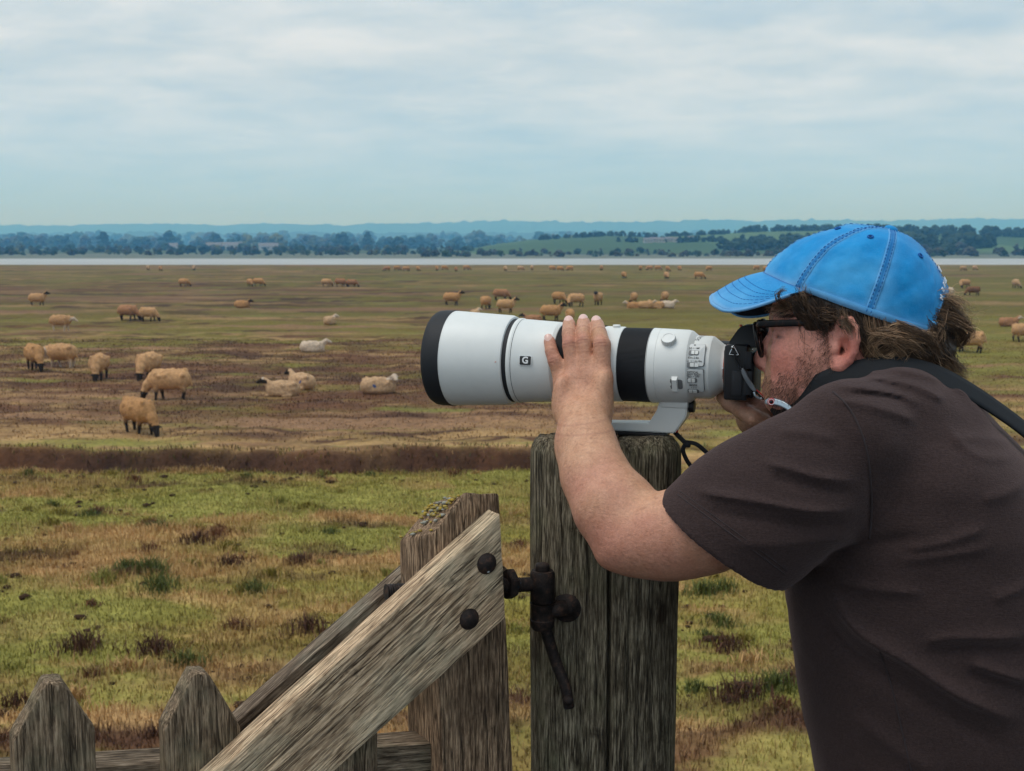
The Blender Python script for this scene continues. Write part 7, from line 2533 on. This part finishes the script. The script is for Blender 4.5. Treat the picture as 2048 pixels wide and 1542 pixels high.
# ================================================================== HAIR
t0_ = time.time()
hrm = NT('brown_hair'); hra = hrm.n('ShaderNodeAttribute', attribute_name='tint')
hrm.base(hra.outputs['Color']); hrm.set(rough=0.42, spec=0.45); hrm.p.inputs['Anisotropic'].default_value = 0.4
H = Field(axis_pts((sx(1970), sx(1520), .0030)), axis_pts((-.11, .11, .0034)), axis_pts((sz(770), sz(520), .0030)))
hb_ = lambda px, py, c, r, k=.012: H.ell(S(px, py, c), r, k)
for s in (1, -1):
    hb_(1645, 618, .066 * s, (.036, .011, .020)); hb_(1640, 640, .067 * s, (.022, .007, .016)); hb_(1700, 618, .071 * s, (.035, .012, .016))
    hb_(1742, 665, .060 * s, (.024, .017, .034)); hb_(1770, 690, .056 * s, (.034, .022, .026)); hb_(1820, 690, .038 * s, (.034, .030, .028))
hb_(1720, 612, 0, (.082, .072, .062)); hb_(1832, 658, 0, (.030, .050, .042)); hb_(1872, 650, 0, (.022, .032, .024)); hb_(1878, 700, 0.01, (.020, .034, .024)); hb_(1800, 700, 0, (.05, .055, .03))
X, Y, Z = H.grids((slice(None),) * 3)
H.d -= ((fbm(X * 45, Y * 45, Z * 45, 3, 601) - .5) * .012).astype(np.float32)
V, F = H.mesh(); V = relax(V, F, 1, .4)
hcol = np.tile([0.040, 0.023, 0.014], (len(V), 1)) * (0.6 + .8 * fbm(V[:, 0] * 90, V[:, 1] * 90, V[:, 2] * 90, 3, 611))[:, None]
hair = mesh_obj('hair', V, F, hrm.m, person, True, hcol)


def strands(guides, name, parent, nseg=13, seed=5):
    r = np.random.default_rng(seed)
    VV, FF, CC, n0 = [], [], [], 0
    sides = 3
    for g in guides:
        pts, n, s0, s1, wave, rad, colr = g
        base = catmull([S(*p) for p in pts], 8)
        tt_ = np.linspace(0, 1, len(base)); ti = np.linspace(0, 1, nseg)
        base = np.stack([np.interp(ti, tt_, base[:, i]) for i in range(3)], 1)
        for k in range(int(n * .8)):
            o0 = r.normal(0, 1, 3) * s0; o1 = r.normal(0, 1, 3) * s1
            ln = r.uniform(.72, 1.08)
            q = base * 1.0
            if ln < 1: q = np.stack([np.interp(ti * ln, ti, base[:, i]) for i in range(3)], 1)
            off = o0[None] * (1 - ti[:, None]) + o1[None] * ti[:, None]
            ph = r.uniform(0, 6.28, 3); fr = r.uniform(.8, 2.2)
            wv = np.stack([np.sin(ph[i] + ti * fr * 6.28) for i in range(3)], 1) * wave * 1.5 * ti[:, None] * r.uniform(.3, 1.2)
            q = q + off + wv
            T_, N_, B_ = frames(q)
            rd = rad * 1.25 * r.uniform(.6, 1.3) * np.interp(ti, [0, .1, .7, 1], [.8, 1, .8, .15])
            a = np.linspace(0, 2 * np.pi, sides, endpoint=False)
            v = (q[:, None] + rd[:, None, None] * (np.cos(a)[None, :, None] * N_[:, None] + np.sin(a)[None, :, None] * B_[:, None])).reshape(-1, 3)
            i_ = np.arange(nseg - 1)[:, None] * sides; j_ = np.arange(sides)[None]; jn = (j_ + 1) % sides
            f = np.stack([i_ + j_, i_ + jn, i_ + sides + jn, i_ + sides + j_], -1).reshape(-1, 4)
            VV.append(v); FF.append(f + n0); n0 += len(v)
            c = np.array(colr) * r.choice([.35, .7, 1.0, 1.6])
            CC.append(np.repeat((c[None] * np.interp(ti, [0, .6, 1], [.75, 1, 1.35])[:, None]), sides, 0))
    o = mesh_obj(name, np.vstack(VV), np.vstack(FF), hrm.m, parent, True, np.vstack(CC))
    tag(o, kind='stuff')
    return o


DK, MD, LT, BLD = (0.050, 0.028, 0.017), (0.135, 0.078, 0.044), (0.28, 0.165, 0.092), (0.46, 0.29, 0.165)
GUI = [
    ([(1712, 622, .078), (1722, 655, .082), (1735, 690, .082), (1758, 716, .075), (1800, 724, .064)], 150, .005, .006, .003, .00030, MD),
    ([(1740, 636, .078), (1748, 668, .084), (1783, 668, .085), (1830, 680, .074), (1862, 697, .054)], 150, .005, .005, .003, .00030, LT),
    ([(1768, 645, .078), (1780, 684, .084), (1808, 708, .078), (1772, 727, .072), (1742, 726, .070)], 130, .005, .005, .004, .00030, LT),
    ([(1790, 652, .074), (1815, 660, .078), (1845, 672, .070), (1866, 692, .058), (1864, 722, .044)], 120, .005, .005, .003, .00030, MD),
    ([(1733, 700, .083), (1742, 676, .086), (1768, 665, .086), (1800, 673, .084)], 60, .002, .004, .002, .00028, BLD),
    ([(1738, 712, .082), (1750, 688, .087), (1780, 682, .086), (1806, 700, .080)], 60, .003, .004, .003, .00028, LT),
    ([(1700, 700, .075), (1716, 722, .072), (1745, 733, .070), (1790, 730, .066)], 60, .004, .004, .002, .00028, DK),
    ([(1850, 606, .022), (1882, 602, .022), (1908, 608, .016), (1924, 622, .004)], 110, .007, .006, .003, .00026, LT),
    ([(1850, 615, .030), (1888, 620, .030), (1918, 638, .026), (1938, 652, .022), (1942, 643, .022)], 120, .006, .0035, .002, .00028, MD),
    ([(1846, 626, .036), (1880, 636, .036), (1914, 654, .030), (1930, 676, .022), (1914, 692, .016), (1888, 691, .016)], 130, .006, .003, .002, .00030, MD),
    ([(1846, 640, .042), (1868, 660, .046), (1876, 690, .042), (1890, 712, .032), (1914, 732, .022), (1930, 750, .016)], 150, .006, .004, .003, .00030, MD),
    ([(1848, 650, .044), (1860, 690, .046), (1872, 722, .036), (1902, 746, .022)], 110, .006, .005, .003, .00030, LT),
    ([(1890, 622, .032), (1886, 648, .042), (1870, 680, .048), (1862, 716, .042)], 80, .003, .003, .002, .00030, LT),
    ([(1845, 618, .03), (1870, 650, .04), (1900, 668, .03), (1925, 662, .02)], 100, .007, .006, .004, .00028, DK),
    ([(1860, 612, .0), (1892, 628, .01), (1910, 660, .01), (1905, 690, .01)], 110, .010, .007, .004, .00028, DK),
    ([(1858, 660, .03), (1878, 700, .03), (1895, 728, .02), (1922, 742, .01)], 100, .009, .007, .004, .00028, DK),
    ([(1870, 606, .02), (1905, 596, .02), (1922, 600, .02)], 18, .006, .008, .006, .00018, BLD),
    ([(1900, 612, .02), (1935, 626, .02), (1945, 645, .02)], 10, .006, .010, .008, .00016, BLD),
    ([(1900, 640, .02), (1938, 668, .02), (1948, 676, .02)], 8, .006, .010, .008, .00016, BLD),
    ([(1856, 622, .028), (1880, 628, .030), (1903, 648, .028), (1912, 672, .022), (1898, 684, .020), (1884, 674, .022)], 70, .004, .003, .002, .00028, LT),
    ([(1850, 634, .036), (1872, 648, .042), (1884, 668, .040), (1878, 694, .036), (1866, 708, .036)], 60, .003, .003, .002, .00028, BLD),
    ([(1882, 690, .030), (1896, 706, .026), (1908, 728, .020), (1926, 738, .014), (1930, 728, .014)], 60, .004, .003, .002, .00028, LT),
    ([(1855, 612, .02), (1890, 610, .02), (1916, 624, .016), (1932, 640, .014), (1936, 630, .014)], 60, .005, .004, .002, .00024, BLD),
    ([(1776, 660, .082), (1800, 650, .080), (1830, 660, .074), (1856, 672, .064), (1872, 668, .056)], 50, .003, .004, .002, .00026, BLD),
    ([(1752, 716, .078), (1775, 700, .083), (1805, 690, .080), (1832, 700, .072), (1845, 716, .062)], 60, .003, .004, .002, .00026, LT),
    ([(1740, 690, .084), (1752, 708, .084), (1770, 716, .082), (1786, 706, .082), (1788, 692, .082)], 50, .003, .003, .002, .00026, BLD),
    ([(1850, 604, .026), (1886, 594, .026), (1918, 604, .022), (1934, 618, .018)], 46, .006, .006, .003, .00026, BLD),
    ([(1846, 630, .038), (1884, 632, .036), (1924, 648, .028), (1946, 664, .022), (1938, 676, .022), (1930, 668, .022)], 60, .004, .003, .002, .00026, LT),
    ([(1868, 690, .042), (1886, 716, .034), (1906, 742, .026), (1928, 756, .018), (1936, 746, .016)], 60, .005, .004, .002, .00026, LT),
    ([(1700, 712, .072), (1724, 728, .072), (1760, 737, .072), (1800, 734, .068), (1830, 726, .060)], 50, .003, .003, .002, .00026, MD),
    # temple, side and round the ear
    ([(1598, 598, .074), (1601, 610, .078), (1616, 634, .076), (1644, 662, .075)], 170, .006, .006, .003, .00028, DK),
    ([(1632, 607, .078), (1637, 624, .081), (1648, 648, .079), (1652, 672, .077)], 170, .007, .005, .003, .00028, DK),
    ([(1660, 617, .080), (1661, 630, .083), (1662, 644, .082), (1654, 664, .078)], 90, .006, .004, .003, .00028, DK),
    ([(1612, 612, .078), (1630, 628, .080), (1656, 634, .083), (1682, 636, .089)], 90, .006, .005, .003, .00028, MD),
    ([(1686, 626, .080), (1688, 636, .087), (1696, 648, .094), (1708, 668, .096)], 130, .006, .004, .002, .00026, MD),
    ([(1704, 630, .080), (1714, 646, .086), (1722, 672, .086), (1724, 704, .080)], 150, .005, .004, .002, .00028, DK),
    ([(1590, 600, .075), (1572, 610, .072), (1552, 616, .066), (1536, 614, .062)], 60, .004, .004, .003, .00026, LT),
    ([(1600, 604, .076), (1580, 618, .074), (1560, 628, .070), (1546, 632, .066)], 40, .004, .003, .003, .00024, MD),
    ([(1574, 614, .076), (1560, 604, .085), (1556, 588, .089), (1566, 579, .090), (1576, 580, .090)], 34, .003, .0022, .002, .00024, MD),
    ([(1612, 604, .084), (1606, 590, .090), (1602, 580, .092), (1608, 573, .092)], 26, .0035, .004, .003, .00020, LT),
    ([(1590, 608, .082), (1580, 600, .087), (1584, 592, .089)], 24, .004, .003, .003, .00022, DK),
    ([(1640, 655, .076), (1655, 676, .077), (1652, 698, .076)], 24, .005, .005, .003, .00020, DK),
    ([(1606, 650, .070), (1604, 672, .070), (1612, 700, .070), (1608, 720, .069)], 9, .004, .006, .005, .00016, MD),
]
strands(GUI, 'hair_strands', hair)

# stubble on cheek, jaw and chin: short single hairs growing down and forward
sel = np.nonzero(bd_ > 0.12)[0]
BV = np.array([v.co[:] for v in body.data.vertices]); 
BN = N
pr = bd_[sel] ** 0.7; pr = pr / pr.sum()
pick_ = rng.choice(sel, 1900, p=pr)
VV, FF, CC, n0 = [], [], [], 0
for i in pick_:
    p = BV[i] + rng.normal(0, .0012, 3) * (1 - np.abs(BN[i])); n_ = BN[i]
    g_ = np.array([.35, 0, -1.0]) + rng.normal(0, .45, 3); g_ = g_ - n_ * (g_ @ n_); g_ /= np.linalg.norm(g_) + 1e-9
    L = rng.uniform(.0025, .0060)
    if BV[i][2] < sz(765) and BV[i][0] > sx(1610): L *= 1.7
    q = np.array([p - n_ * .0005, p + (n_ * .5 + g_ * .6) * L * .5, p + (n_ * .55 + g_ * 1.1) * L])
    v, f = tube_geo(q, [.00015, .00013, .00005], 3, False)
    VV.append(v); FF.append(np.array(f) + n0); n0 += len(v); CC.append(np.tile(np.array((.075, .038, .022) if rng.uniform() < .6 else (.14, .075, .042)) * rng.uniform(.6, 1.3), (len(v), 1)))
tag(mesh_obj('stubble', np.vstack(VV), np.vstack(FF), hrm.m, body, True, np.vstack(CC)), kind='stuff')
# eyebrow
VV, FF, CC, n0 = [], [], [], 0
for s in (1, -1):
    for k in range(90):
        p, n_ = None, None
        u = rng.uniform(); q0 = S(1548 + 38 * u, 640 - 4 * u + rng.normal(0, 2.5), .10 * s)
        h = body_bv.ray_cast(Vector(q0), Vector((0, -s, 0)))
        if h[0] is None: continue
        p = np.array(h[0]); n_ = np.array(h[1]); g_ = np.array([-.8, .3 * s, .35]) + rng.normal(0, .2, 3)
        v, f = tube_geo([p, p + (n_ * .4 + g_ * .5) * .005, p + (n_ * .4 + g_) * .009], [.0002, .00018, .00005], 3, False)
        VV.append(v); FF.append(np.array(f) + n0); n0 += len(v); CC.append(np.tile(DK, (len(v), 1)))
tag(mesh_obj('eyebrow', np.vstack(VV), np.vstack(FF), hrm.m, body, True, np.vstack(CC)), kind='stuff')
# fine pale hair on the forearm
VV, FF, CC, n0 = [], [], [], 0
sel = np.nonzero((BV[:, 1] > .03) & (BV[:, 0] > sx(1300, .15)) & (BV[:, 2] < sz(800)) & (BV[:, 2] > sz(1060)))[0]
for i in rng.choice(sel, 420):
    p = BV[i]; n_ = BN[i]; g_ = np.array([-.25, 0, .9]) + rng.normal(0, .35, 3); g_ = g_ - n_ * (g_ @ n_); g_ /= np.linalg.norm(g_) + 1e-9
    L = rng.uniform(.004, .010)
    v, f = tube_geo([p, p + (n_ * .35 + g_ * .6) * L * .5, p + (n_ * .45 + g_ * 1.0) * L], [.00009, .00008, .00003], 3, False)
    VV.append(v); FF.append(np.array(f) + n0); n0 += len(v); CC.append(np.tile(np.array([.55, .36, .22]) * rng.uniform(.6, 1.2), (len(v), 1)))
tag(mesh_obj('arm_hair', np.vstack(VV), np.vstack(FF), hrm.m, body, True, np.vstack(CC)), kind='stuff')
print('hair', time.time() - t0_)
